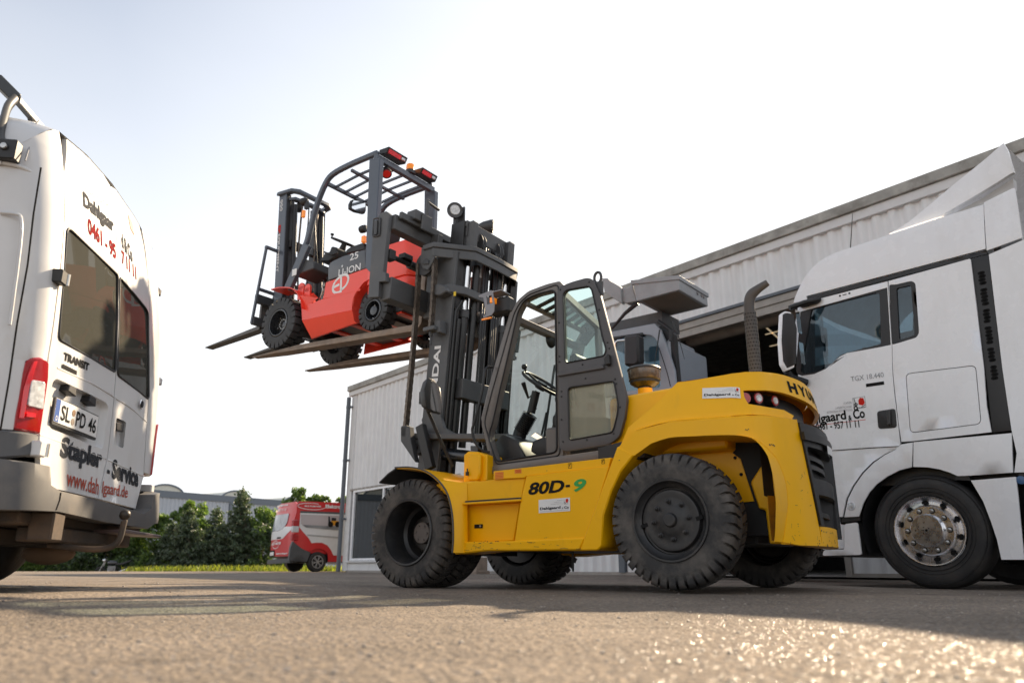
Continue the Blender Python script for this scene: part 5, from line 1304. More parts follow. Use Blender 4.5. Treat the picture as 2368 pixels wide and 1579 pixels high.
for sg in (1, -1):
    c1 = [(2.581,0.61,2.904),(2.587,0.61,2.569),(2.607,0.61,2.191),(2.628,0.61,1.864),(2.65,0.61,1.585),(2.665,0.61,1.369)]
    chain([(p[0], sg * p[1], p[2]) for p in c1], .046, .034)
    c2 = [(2.389,0.6,2.918),(2.392,0.6,2.702),(2.398,0.6,2.469),(2.411,0.6,2.262)]
    chain([(p[0], sg * p[1], p[2]) for p in c2], .046, .034)
    a_ = Vector([(2.411,0.6,2.262)][0]); a_[1] *= sg
    bm = BM(); box(bm, a_[0] - .075, a_[0] + .06, a_[1] - .055, a_[1] + .05, a_[2] - .05, a_[2] - .01); box(bm, a_[0] - .10, a_[0] - .06, min(a_[1], sg * .47), max(a_[1], sg * .47), a_[2] - .07, a_[2] + .05); ca = fin(bm, 'chain_anchor', MASTG, fl, bevel=.006)
    bm = BM(); cyl(bm, a_ + Vector((0, 0, .03)), a_ - Vector((0, 0, .17)), .011, 8); cyl(bm, a_ - Vector((0, 0, .09)), a_ - Vector((0, 0, .05)), .02, 6); fin(bm, 'anchor_bolt', DKG, ca)
    # lower end fitting of the front chain
    b_ = Vector(c1[-1]); b_[1] *= sg
    bm = BM(); box(bm, b_[0] - .03, b_[0] + .03, b_[1] - .03, b_[1] + .03, b_[2] - .10, b_[2]); fin(bm, 'chain_end', DKG, fl, bevel=.004)
# cross plates tying the rails
pl = [(2.50, .66), (2.36, .66), (2.10, .34), (2.09, 0), (2.10, -.34), (2.36, -.66), (2.50, -.66), (2.50, -.56), (2.40, -.55), (2.20, -.28), (2.20, .28), (2.40, .55), (2.50, .56)]
bm = BM(); prismz(bm, [(x, y) for x, y in pl], 3.02, 3.07); prismz(bm, [(x + .012, y * .985) for x, y in pl[1:6]] + [(x + .03, y * .985) for x, y in pl[1:6][::-1]], 2.93, 3.02); fin(bm, 'upper_cross_plate', MASTG, fl, bevel=.006)
bm = BM(); pl2 = [(2.45, .56), (2.25, .56), (2.17, .40), (2.16, -.40), (2.25, -.56), (2.45, -.56), (2.45, -.5), (2.27, -.5), (2.22, -.36), (2.22, .36), (2.27, .5), (2.45, .5)]
prismz(bm, pl2, 2.58, 2.66); xp = fin(bm, 'middle_cross_plate', MASTG, fl, bevel=.006)
g_ = [(2.398,2.666),(2.337,2.666),(2.247,2.62),(2.241,2.57),(2.317,2.547),(2.394,2.563)]
bm = BM(); prism(bm, g_, .50, .60); fin(bm, 'roller_housing', MASTG, fl, bevel=.01)
bm = BM(); box(bm, 2.305, 2.335, .548, .556, 2.60, 2.645); 
for v in bm.verts: pass
q_ = [(2.179,0.5,2.545)][0]; bm.free(); bm = BM(); box(bm, q_[0] - .010, q_[0] + .010, .545, .556, q_[2] - .02, q_[2] + .02); fin(bm, 'yellow_tag', mat('yellow_tag', (.8, .55, .02), .5), fl)
bm = BM(); mbox(bm, 2.26, 2.34, -.36, .36, 1.62, 1.80); fin(bm, 'lower_cross_plate', MASTG, fl, bevel=.006)
bm = BM(); mbox(bm, 2.28, 2.50, -.5, .5, .55, .72); fin(bm, 'mast_foot', DKG, fl, bevel=.01)
# inner mast head with bar, sheaves
bm = BM(); mbox(bm, 2.36, 2.44, -.37, .37, 3.30, 3.36); mbox(bm, 2.36, 2.37, -.37, .37, 3.2, 3.32); fin(bm, 'inner_head_bar', MASTG, fl, bevel=.006)
for yy in (.30, -.30):
    bm = BM(); mbox(bm, 2.30, 2.50, yy - .05, yy + .05, 3.07, 3.36); fin(bm, 'head_block', MASTG, fl, bevel=.02)
for yy in (.14, -.14):
    bm = BM(); lathe(bm, [(.03, -.03), (.12, -.03), (.12, -.02), (.10, -.01), (.10, .01), (.12, .02), (.12, .03), (.03, .03)], (MX(2.43, 3.2), yy, 3.20), seg=24); fin(bm, 'sheave', DKG, fl, ang=40)
    bm = BM(); tube(bm, smooth_path([(MX(2.32, 3.0), yy, 3.05), (MX(2.34, 3.25), yy, 3.22), (MX(2.42, 3.35), yy, 3.33), (MX(2.53, 3.2), yy, 3.2), (MX(2.53, 2.9), yy, 2.9)], 4), .014, 8); fin(bm, 'hose', BLK, fl, ang=60)
# work lamps on the mast
def lamp(c, d, r, nm='mast_lamp', lens=CLEARL, ln=.10):
    c = Vector(c); d = Vector(d).normalized(); bm = BM()
    tube(bm, [c + d * ln * .0, c + d * .012, c - d * .02, c - d * ln * .7, c - d * ln], [r * .96, r, r * .98, r * .7, r * .4], 24)
    o = fin(bm, nm, BLK if nm != 'mast_lamp' else DKG, fl, ang=40)
    bm = BM(); tube(bm, [c + d * .010, c + d * .016], [r * .66, r * .6], 20); fin(bm, 'lens', lens, o, ang=40)
    return o
q_ = Vector([(2.364,0.36,3.517)][0]); lamp(q_, (-.9, .75, -.2), .078)
bm = BM(); tube(bm, [q_ + Vector((.03, -.04, 0)), q_ + Vector((.03, -.04, -.16))], .018, 8); box(bm, q_[0] - .05, q_[0] + .07, q_[1] - .10, q_[1] - .085, q_[2] - .2, q_[2] + .06); fin(bm, 'lamp_stalk', DKG, fl)
q_ = Vector([(2.45,-0.36,3.641)][0]); lamp(q_, (-.95, -.55, -.05), .075, lens=BLK, ln=.14)
q_ = Vector([(2.421,-0.62,3.308)][0]); lamp(q_, (-.95, -.55, -.05), .06, lens=BLK, ln=.1)
# lettering down the near rail
tx_ = text("HYUNDAI", 1, 'lettering', INKW, fl, org=(2.400 + .035, .502, 1.30), ux=(-BK, 0, 1), uy=(1, 0, BK), height=.078, width=.80, bold=.03)

# ================================================================ carriage and forks
CBK = math.tan(R(4.7))
def CXX(x, z): return x - (z - 2.5) * CBK + .0
def cbox(nm, x0, x1, y0, y1, z0, z1, m_=MASTG, bev=.006, parent=None):
    bm = BM(); hexa(bm, [(CXX(x0, z0), y0, z0), (CXX(x1, z0), y0, z0), (CXX(x1, z0), y1, z0), (CXX(x0, z0), y1, z0)],
         [(CXX(x0, z1), y0, z1), (CXX(x1, z1), y0, z1), (CXX(x1, z1), y1, z1), (CXX(x0, z1), y1, z1)])
    return fin(bm, nm, m_, parent or fl, bevel=bev)
for sg in (1, -1):
    g_ = [(2.876,3.183),(2.685,3.132),(2.711,2.757),(2.676,2.743),(2.67,2.654),(2.756,2.667),(2.754,2.518),(2.893,2.542),(2.882,2.854)]
    gt = [(2.666,3.329),(2.712,3.37),(2.792,3.371)]
    P = g_[1:] + g_[:1]; P = [gt[0]] + g_[1:] + [g_[0]] + [gt[2], gt[1]]
    bm = BM(); hexa(bm, [(x, sg * .95, z) for x, z in P], [(x, sg * .90, z) for x, z in P]); ep = fin(bm, 'carriage_end_plate', MASTG, fl, bevel=.004)
    rp = rpoly([(2.865,3.33),(2.775,3.317),(2.774,3.132),(2.867,3.145)], .02, 2)
    bm = BM(); pp = [(x, sg * .958, z) for x, z in rp]; tube(bm, pp + [pp[0]], .008, 6, cap=False); xs_ = [p[0] for p in rp]; zs_ = [p[1] for p in rp]
    box(bm, lerp(min(xs_), max(xs_), .35), lerp(min(xs_), max(xs_), .8), min(sg * .95, sg * .965), max(sg * .95, sg * .965), min(zs_) + .02, max(zs_) - .03); fin(bm, 'end_stop', DKG, ep, ang=50)
ub = [(2.8,0.931,3.327),(2.8,0.813,3.296)]
cbox('carriage_top_bar', 2.70, 2.80, -.90, .90, 3.19, 3.34)
cbox('carriage_top_shelf', 2.66, 2.70, -.86, .86, 3.30, 3.37)
cbox('carriage_bottom_bar', 2.66, 2.78, -.90, .90, 2.50, 2.71)
for sg in (1, -1):
    cbox('carriage_upright', 2.60, 2.70, sg * .36 - .035, sg * .36 + .035, 2.45, 3.30, MASTG)
    cbox('carriage_upright', 2.60, 2.68, sg * .12 - .03, sg * .12 + .03, 2.5, 3.2, MASTG)
    for z in (2.62, 3.1):
        bm = BM(); lathe(bm, [(.055, -.04), (.055, .04)], (CXX(2.56, z), sg * .32, z), seg=18); fin(bm, 'roller', STEEL, fl)
# side-shift cylinder
bm = BM(); tube(bm, [(CXX(2.76, 2.93), .88, 2.95), (CXX(2.76, 2.93), .10, 2.95)], .024, 12); tube(bm, [(CXX(2.76, 2.93), .60, 2.95), (CXX(2.76, 2.93), .10, 2.95)], .042, 14); box(bm, 2.68, 2.76, .82, .90, 2.90, 3.0); box(bm, 2.67, 2.75, .60, .72, 2.97, 3.02); fin(bm, 'fork_positioner', BLK, fl, bevel=.004)
# hooks on the top bar
for yy in (.62,):
    q_ = [Vector(p) for p in [(2.72,0.84,3.453),(2.72,0.725,3.51),(2.72,0.712,3.4),(2.72,0.827,3.34)]]
    hk = cbox('hook_block', 2.62, 2.74, yy - .02, yy + .10, 3.34, 3.44, MASTG)
    cbox('hook_plate', 2.60, 2.62, yy - .12, yy + .02, 3.26, 3.42, MASTG)
    cbox('hook_arm', 2.615, 2.64, yy - .08, yy - .04, 3.42, 3.60, MASTG)
    bm = BM(); cyl(bm, (CXX(2.625, 3.57), yy - .05, 3.57), (CXX(2.625, 3.57), yy - .22, 3.55), .014, 8); fin(bm, 'hook_pin', DKG, fl)
def fork(yc, w, tag_=None):
    """L-shaped fork: heel at the carriage, blade rising slightly to the tip"""
    th_ = .068; sl = math.tan(R(3.2)); z0 = 2.405; x0 = 2.86
    xt = 5.62
    bm = BM()
    def Z(x): return z0 + (x - x0) * sl
    prof = [(x0 - .06, 3.25), (x0 - .06 - .0, 2.60)]
    top = [(x0 + .02, 3.22), (x0 + .055, 2.58), (x0 + .075, Z(x0 + .075) + th_ + .05), (x0 + .13, Z(x0 + .13) + th_), (xt - .9, Z(xt - .9) + th_ * .92), (xt, Z(xt) + .022)]
    botm = [(xt + .01, Z(xt) + .012), (xt - .5, Z(xt - .5) + .006), (x0 + .12, Z(x0 + .12)), (x0 + .045, Z(x0) + .015), (x0 - .0, Z(x0) + .07), (x0 - .045 + .03, 2.60), (x0 - .05, 3.22)]
    P = top + botm
    tipx = xt - .45
    def wy(x, s): 
        return s * (w / 2 if x < tipx else w / 2 * (1 - .45 * (x - tipx) / (xt - tipx)))
    hexa(bm, [(x, yc + wy(x, 1), z) for x, z in P], [(x, yc + wy(x, -1), z) for x, z in P])
    return fin(bm, 'fork', RUST, fl, bevel=.008, seg=2)
fork(.17, .16); fork(-.62, .16)

# ================================================================ red forklift, standing on the forks
rf = thing('forklift', 'red electric counterbalance forklift with black overhead guard lifted high on the forks', 'forklift', (-1.1534, 8.0432, 2.5), 144.4)
def red(nm, bm, m_, parent=None, bevel=0.0, **k): return fin(bm, nm, m_, parent or rf, bevel=bevel, **k)
def rwheel(x, y, z, Rw, W, Ri, nl, side, front):
    w_ = bpy.data.objects.new('wheel', None); SC.collection.objects.link(w_); w_.parent = rf
    w_.location = (x, y, z); w_.rotation_euler = (0, .2, 0 if side > 0 else math.pi)
    bm = BM(); rc = Rw - .022
    prof = [(Ri, -.02), (Ri + .012, .0), (Ri + .05, .004), (rc - .03, .0), (rc, -.02), (rc, -W / 2)]
    lathe(bm, prof + [(r, -W - h) for r, h in prof[::-1][1:]] + [(Ri, -W / 2)], seg=48, closed=True)
    for s_ in (0, 1):
        for k in range(nl):
            a0 = 2 * math.pi * (k + s_ * .5) / nl; wd = math.pi / nl * 1.45
            h0, h1 = (.003, -W * .47) if s_ == 0 else (-W - .003, -W * .53)
            ring = []
            for r_, h in ((Rw - .045, h0), (Rw - .008, h0 * .5 if s_ == 0 else -W + .0), (Rw, h0 - .02 if s_ == 0 else h0 + .02), (Rw, h1)):
                ring.append([bm.verts.new((q * math.cos(a0 + sg * wd / 2), h, q * math.sin(a0 + sg * wd / 2))) for sg, q in ((-1, r_), (1, r_), (1, r_ - .035), (-1, r_ - .035))])
            for a, b in zip(ring, ring[1:]):
                for i in (0, 1, 3): bm.faces.new((a[i], a[(i + 1) % 4], b[(i + 1) % 4], b[i]))
            bm.faces.new(ring[0]); bm.faces.new(ring[-1][::-1])
    fin(bm, 'tyre', TYRE2, w_, ang=40)
    bm = BM()
    dp = -.10 if front else -.06
    lathe(bm, [(Ri + .004, .0), (Ri - .004, .006), (Ri - .014, .004), (Ri - .022, -.02), (Ri - .034, dp), (Ri * .75, dp - .01), (.08, dp - .01), (.06, dp + .012), (.05, dp + .05 if not front else dp + .02), (.02, dp + .055 if not front else dp + .025), (.0005, dp + .056 if not front else dp + .026)], seg=44, cap=False)
    rim = fin(bm, 'rim', mat('gloss_black_rim', (.014, .015, .018), .22, coat=.6), w_, ang=35)
    bm = BM()
    for i in range(12 if front else 6):
        a = 2 * math.pi * i / (12 if front else 6) + .3; rr = .058 if front else .085
        lathe(bm, [(.0085, dp - .012), (.0085, dp + (.032 if front else .006)), (.0005, dp + (.034 if front else .008))], (rr * math.cos(a), 0, rr * math.sin(a)), seg=6)
    if front:
        for i in range(6):
            a = math.pi * i / 3; lathe(bm, [(.011, dp - .02), (.011, dp + .01), (.0005, dp + .012)], (.125 * math.cos(a), 0, .125 * math.sin(a)), seg=6)
    fin(bm, 'wheel_nuts', STEEL, rim, ang=30, kind='stuff')
TYRE2 = mat('new_tyre_rubber', (.035, .036, .038), .6, var=.1)
fw_ = [(1.606,0.436)][0]; rw_ = [(0.041,0.288)][0]
for sg in (1, -1):
    rwheel(fw_[0], .55 * sg, fw_[1], .318, .21, .165, 22, sg, True)
    rwheel(rw_[0], .52 * sg, rw_[1], .224, .17, .118, 18, sg, False)
bm = BM(); tube(bm, [(fw_[0], -.4, fw_[1]), (fw_[0], .4, fw_[1])], .09, 12); box(bm, rw_[0] - .07, rw_[0] + .07, -.36, .36, rw_[1] - .06, rw_[1] + .06); red('axles', bm, BLKOIL, kind='stuff')
low = [(1.258,0.583),(1.051,0.585),(0.897,0.596),(0.286,0.585),(0.355,0.516),(0.377,0.403),(0.379,0.354),(1.222,0.396)]
fac = [(1.222,0.396),(0.379,0.354),(0.329,0.22),(1.139,0.184)]
ups = [(0.87,0.801),(0.132,0.82),(0.129,0.659),(0.212,0.645),(0.286,0.585),(0.897,0.596)]
cre = [(0.873,0.631),(0.265,0.585),(0.27,0.562),(0.876,0.593)]
arc2 = [(0.12,0.662),(0.212,0.645),(0.286,0.585),(0.355,0.516),(0.377,0.403),(0.353,0.307),(0.322,0.219),(0.264,0.186)]
cwt = [(0.132,0.82),(0.129,0.659),(0.058,0.66),(-0.108,0.606),(-0.137,0.64),(-0.095,1.12),(0.086,1.03)]
for sg in (1, -1):
    def sp(poly, nm, y=.51, th=.02, m_=RED, bev=.006, f=None):
        bm = BM(); panel(bm, poly, (), f or (lambda u, v, d: (u, sg * (y - d), v)), th); return red(nm, bm, m_, bevel=bev)
    sp(low, 'frame_side', .51, .05)
    zl = lambda u: lerp(fac[0][1], fac[1][1], (u - fac[0][0]) / (fac[1][0] - fac[0][0]))
    sp(fac, 'frame_chamfer', f=lambda u, v, d: (u, sg * (.51 - d - .45 * (zl(u) - v)), v))
    sp(ups, 'side_cover', .495, .04); sp(cre, 'side_moulding', .512, .02, bev=.003)
    # rear arch skin
    A = catlin(arc2, 3); bm = BM(); r0 = [bm.verts.new((x, sg * .515, z)) for x, z in A]; r1 = [bm.verts.new((x - .01, sg * .30, z)) for x, z in A]
    for i in range(len(A) - 1): bm.faces.new((r0[i], r0[i + 1], r1[i + 1], r1[i]))
    red('wheel_arch', bm, RED, ang=60)
    # front mudguard
    A = catlin([(1.794,0.9),(1.629,0.89),(1.395,0.827),(1.264,0.712),(1.209,0.621),(1.186,0.537)], 4); bm = BM()
    A_ = A; r = [[bm.verts.new((x, sg * y, z + dz)) for x, z in A_] for y, dz in ((.56, 0), (.30, 0), (.30, -.012), (.56, -.012))]
    for i in range(4):
        for j in range(len(A_) - 1): bm.faces.new((r[i][j], r[i][j + 1], r[(i + 1) % 4][j + 1], r[(i + 1) % 4][j]))
    red('mudguard', bm, RED, ang=50)
    bm = BM(); q0 = [(1.27,0.708),(1.2,0.546)]; q1 = [(1.213,0.779),(0.97,0.629)]
    f4 = [(q0[0][0], sg * .555, q0[0][1]), (q0[1][0], sg * .51, q0[1][1]), (q1[1][0], sg * .50, q1[1][1]), (q1[0][0], sg * .38, q1[0][1] + .0)]
    bm.faces.new([bm.verts.new(p) for p in f4]); red('step_side', bm, RED, rc=False)
    # tilt bracket lugs
    for px_ in [(1.339,0.858),(1.218,0.814)]:
        bm = BM(); lathe(bm, [(.05, -.012), (.05, .012)], (px_[0], sg * .46, px_[1]), seg=16); box(bm, px_[0] - .05, px_[0] + .05, sg * .46 - .012, sg * .46 + .012, px_[1] - .16, px_[1]); red('lug', bm, RED)
    # overhead guard: front leg running into the roof rail, rear post
    gl_ = [(p[0], sg * .47, p[2]) for p in [(1.548,0.47,0.925),(1.494,0.47,1.076),(1.364,0.47,1.315),(1.286,0.47,1.46),(1.232,0.47,1.68),(1.198,0.47,1.798),(1.137,0.47,1.954),(1.038,0.47,2.128),(0.923,0.47,2.214),(0.66,0.47,2.245),(0.324,0.47,2.247),(0.153,0.47,2.245)]]
    bm = BM(); pth = smooth_path(gl_, 3); tube(bm, pth, .040, 4, ph=math.pi / 4, w=.038); red('guard_leg', bm, BLUEG, ang=50, bevel=.004)
    bm = BM(); a_ = gl_[0]; beam(bm, (a_[0] + .03, sg * .47, a_[2] - .05), (gl_[3][0] - .01, sg * .47, gl_[3][2] - .08), .06, .12, up=(1, 0, 0)); red('guard_leg_plate', bm, BLUEG, bevel=.006)
    rp = [(0.254,2.189),(0.074,2.136),(0.067,1.358),(0.238,1.406)]
    rb_ = [(0.215,0.823),(0.024,0.794)]
    P = [rp[0], rp[1], (rp[1][0] - .0, rb_[1][1] - .1), (rb_[0][0], rb_[0][1] - .0)]
    bm = BM(); hexa(bm, [(x, sg * .44, z) for x, z in P], [(x, sg * .51, z) for x, z in P]); red('guard_post', bm, BLUEG, bevel=.008)
    GZ = P[0][1]; GX = P[1][0]
roofz = [(0.946,2.235),(0.159,2.223)]
gx0 = roofz[0][0]; gz0 = roofz[0][1]; gx1 = roofz[1][0]; gz1 = roofz[1][1] - .02
RZ = lambda x: lerp(gz0, gz1, (x - gx0) / (gx1 - gx0)) - .01
fx = [(1.04,2.142)][0][0]; fzz = [(1.04,2.142)][0][1]
def rbar(p0, p1, w_=.035, h_=.035, nm='roof_bar'):
    bm = BM(); beam(bm, p0, p1, w_, h_); return red(nm, bm, BLUEG, bevel=.003)
midx = [(0.612,2.184)][0][0]
rbar((fx, .45, fzz), (fx, -.45, fzz), .04, .045, 'roof_cross_bar')
rbar((midx, .45, RZ(midx) - .03), (midx, -.45, RZ(midx) - .03), .035, .035, 'roof_cross_bar')
rbar((gx1, .5, gz1 - .02), (gx1, -.5, gz1 - .02), .06, .07, 'roof_cross_bar')
for y in (-.32, -.16, 0, .16, .32):
    bm = BM(); pth = [(fx, y, fzz), (midx, y, RZ(midx) - .03), (gx1, y, gz1 - .02)]
    tube(bm, pth, .021, 4, ph=math.pi / 4, w=.013); red('roof_bar', bm, BLUEG, ang=50)
# battery hood, seat, wheel, floor
bh = [(0.858,0.826),(0.869,1.006),(0.848,1.044),(0.784,1.057),(0.628,1.073),(0.266,1.066),(0.236,0.829)]
bm = BM(); prism(bm, bh, -.48, .48); hood = red('battery_hood', bm, mat('slate_hood', (.10, .108, .12), .4, coat=.2, var=.05), bevel=.03, seg=2)
bm = BM(); box(bm, -.35, .95, -.40, .40, -.0 + fw_[1] - .18, fw_[1] + .25); red('chassis', bm, DKG, bevel=.01)
bm = BM(); box(bm, -.3, .9, -.38, .38, fw_[1] - .16, fw_[1] - .12)
for x in (-.25, .1, .45, .8): box(bm, x, x + .08, -.38, .38, fw_[1] - .2, fw_[1] - .16)
red('belly_plate', bm, RED)
bm = BM(); box(bm, .82, 1.42, -.44, .44, fw_[1] + .12, fw_[1] + .18); box(bm, .80, .86, -.44, .44, fw_[1] + .1, fw_[1] + .45); red('floor', bm, BLK)
st0 = [(1.172,0,1.473)][0]
bm = BM(); s0_ = [(0.881,1.253),(0.873,1.298),(0.788,1.323),(0.569,1.321),(0.549,1.225)]
prism(bm, s0_, -.23, .23); seat_ = red('seat', bm, BLK, bevel=.03, seg=2)
b_ = [(0.622,1.278),(0.562,1.281),(0.569,1.523),(0.609,1.562),(0.658,1.566),(0.658,1.51)]
bm = BM(); prism(bm, [(s0_[3][0] + .02, s0_[3][1]), (s0_[3][0] - .12, s0_[3][1]), (s0_[3][0] - .20, s0_[3][1] + .26), (s0_[3][0] - .10, s0_[3][1] + .28)], -.22, .22); red('seat_back', bm, BLK, bevel=.04, seg=2)
hb_ = [(0.729,0.1,1.581),(0.737,0.1,1.497)]
bm = BM(); lathe(bm, [(.0005, -.05), (.045, -.04), (.05, 0), (.045, .04), (.0005, .05)], tuple(hb_[0]), 'x', 14); red('alarm_horn', bm, BLK, ang=50)
q_ = [(0.396,0.4,1.251)][0]; bm = BM(); box(bm, q_[0] - .03, q_[0] + .02, .36, .41, q_[2] - .04, q_[2] + .04); red('seat_belt_latch', bm, ORANGE, bevel=.005)
rc_ = [Vector(p) for p in [(1.105,0.05,1.514),(1.196,0.05,1.316)]]
ax = Vector((-.45, 0, .9)).normalized(); e1 = Vector((0, 1, 0)); e2 = ax.cross(e1)
bm = BM(); pts = [rc_[0] + (e1 * math.cos(a) + e2 * math.sin(a)) * .17 for a in [2 * math.pi * k / 30 for k in range(31)]]; tube(bm, pts, .012, 8, cap=False)
for a in (.6, 2.7, 4.7): tube(bm, [rc_[0], rc_[0] + (e1 * math.cos(a) + e2 * math.sin(a)) * .17], .011, 6)
sw_ = red('steering_wheel', bm, BLK, ang=60)
kp = rc_[0] + e2 * .0 + e1 * .1 - e2 * .14; bm = BM(); lathe(bm, [(.008, 0), (.008, .03), (.02, .04), (.024, .055), (.0005, .07)], tuple(kp), 'z', 12); red('steering_knob', bm, BLK, sw_, ang=60)
bm = BM(); tube(bm, [rc_[0], rc_[1], (rc_[1][0] + .16, .05, rc_[1][2] - .35)], [.03, .06, .08], 12); red('steering_column', bm, BLK, ang=60)
bm = BM(); g_ = [(1.32,1.248),(1.226,1.348),(1.147,1.338),(1.116,1.405),(1.009,1.359),(1.024,1.25),(1.147,1.206)]; prism(bm, g_, -.2, .25); red('dash_panel', bm, BLK, bevel=.015)
bm = BM(); q_ = [Vector(p) for p in [(1.172,0.3,1.321),(1.025,0.3,1.245),(0.927,0.3,1.254)]]; tube(bm, q_, .012, 6); red('lever', bm, BLK)
# front console box (grey) beside the leg
g_ = [(1.499,1.261),(1.426,1.258),(1.152,1.139),(1.154,1.048),(1.519,1.041)]; bm = BM(); prism(bm, g_, .10, .46); red('front_cowl', bm, DKG, bevel=.01)
# counterweight facing the big mast
zc0 = fw_[1] - .12; ztop_ = [(0.864,0.891)][0][1] + .12
bm = BM(); cwp = rpoly([(.20, .50), (-.40, .50), (-.50, .34), (-.52, -.34), (-.40, -.50), (.20, -.50)], .05, 4)
mid_ = [(0.865,0.607)][0][1]; lo_ = [(0.825,0.457)][0][1]
prismz(bm, cwp, mid_, ztop_); cwt_ = red('counterweight', bm, RED, bevel=.012, seg=2, ang=40)
bm = BM(); prismz(bm, [(x * .985 + .003, y * .97) for x, y in cwp], lo_, mid_ - .002); red('counterweight', bm, RED, bevel=.015, seg=2, ang=40)
bm = BM(); box(bm, -.47, -.2, -.30, .30, lo_ - .1, lo_ + .02); red('tail_block', bm, DKG)
bm = BM(); box(bm, -.49, -.46, .12, .2, lo_ - .07, lo_ - .02); red('green_plug', bm, mat('green_plastic', (.02, .35, .05), .4))
# roof lamps, beacon, speaker, mirror
def rbox(nm, pts, x0, x1, m_, par=None, bev=.004):
    """pts = two (y,z) corners"""
    bm = BM(); (ya, za), (yb, zb) = pts; box(bm, x0, x1, min(ya, yb), max(ya, yb), min(za, zb), max(za, zb)); return red(nm, bm, m_, par, bevel=bev)
gy = gx1 - .03
for (ya, yb) in ((.42, .10), (-.16, -.44)):
    zc = gz1 + .06
    bm = BM(); hexa(bm, [(gy - .10, ya, zc + .05), (gy + .06, ya, zc + .06), (gy + .06, ya, zc - .0), (gy - .06, ya, zc - .02)], [(gy - .10, yb, zc + .05), (gy + .06, yb, zc + .06), (gy + .06, yb, zc - .0), (gy - .06, yb, zc - .02)])
    tl = red('roof_light', bm, BLK, bevel=.004)
    bm = BM(); hexa(bm, [(gy - .088, ya - .02 , zc + .03), (gy - .063, ya - .02, zc - .012), (gy - .06, ya - .02, zc - .012), (gy - .08, ya - .02, zc + .03)], [(gy - .088, yb + .10, zc + .03), (gy - .063, yb + .10, zc - .012), (gy - .06, yb + .10, zc - .012), (gy - .08, yb + .10, zc + .03)])
    for v in bm.verts: v.co.x -= .006
    red('red_lens', bm, REDL2, tl)
    rbox('clear_lens', ((yb + .09, zc - .008), (yb + .03, zc + .028)), gy - .09, gy - .07, CLEARL, tl)
bc = [(0.164,-0.08,2.241)][0]
bm = BM(); lathe(bm, [(.06, -.05), (.06, -.01), (.05, -.01), (.05, .0)], (gx1, -.08, gz1 + .07), 'z', 20); bb_ = red('beacon_base', bm, DKG, ang=40)
bm = BM(); lathe(bm, [(.052, .0), (.052, .06), (.045, .075), (.0005, .08)], (gx1, -.08, gz1 + .07), 'z', 24); red('beacon_lens', bm, ORANGE, bb_, ang=40)
c_ = Vector([(0.148,0.33,2.061)][0]); d_ = Vector((-.5, .3, -.75)).normalized()
bm = BM(); tube(bm, [c_ - d_ * .05, c_ - d_ * .02, c_ + d_ * .05], [.03, .06, .062], 20); sp_ = red('speaker', bm, BLK, ang=50)
bm = BM(); tube(bm, [c_ + d_ * .048, c_ + d_ * .055], [.05, .045], 18); red('speaker_ring', bm, REDL, sp_)
bm = BM(); tube(bm, [c_ - d_ * .04, (gx1, .33, gz1)], .012, 6); red('speaker_bracket', bm, BLK, sp_)
mp_ = [(1.016,0,2.103),(0.96,0,2.092),(0.889,-0.1,2.034),(0.919,-0.1,1.917),(0.963,0,1.937),(1.065,0.02,2.013)]
def quad3(pts, nm, m_, par, thick):
    bm = BM(); P = [Vector(p) for p in pts]; hexa(bm, P, [p + Vector(thick) for p in P]); return red(nm, bm, m_, par, bevel=.006)
mo_ = [Vector((fx - .03, p[1], p[2])) for p in [(1,0.05,2.083),(1,-0.044,2.11),(1,-0.177,2.135),(1,-0.185,2.023),(1,-0.166,1.973),(1,-0.013,1.941),(1,0.075,1.947),(1,0.08,2.011)]]
mh = quad3(mo_, 'mirror', BLK, rf, (.05, 0, 0)); cm = sum(mo_, Vector()) / 8
bm = BM(); bm.faces.new([bm.verts.new(cm + (p - cm) * .86 + Vector((-.004, 0, 0))) for p in mo_]); red('mirror_glass', bm, MIRR, mh, rc=False)
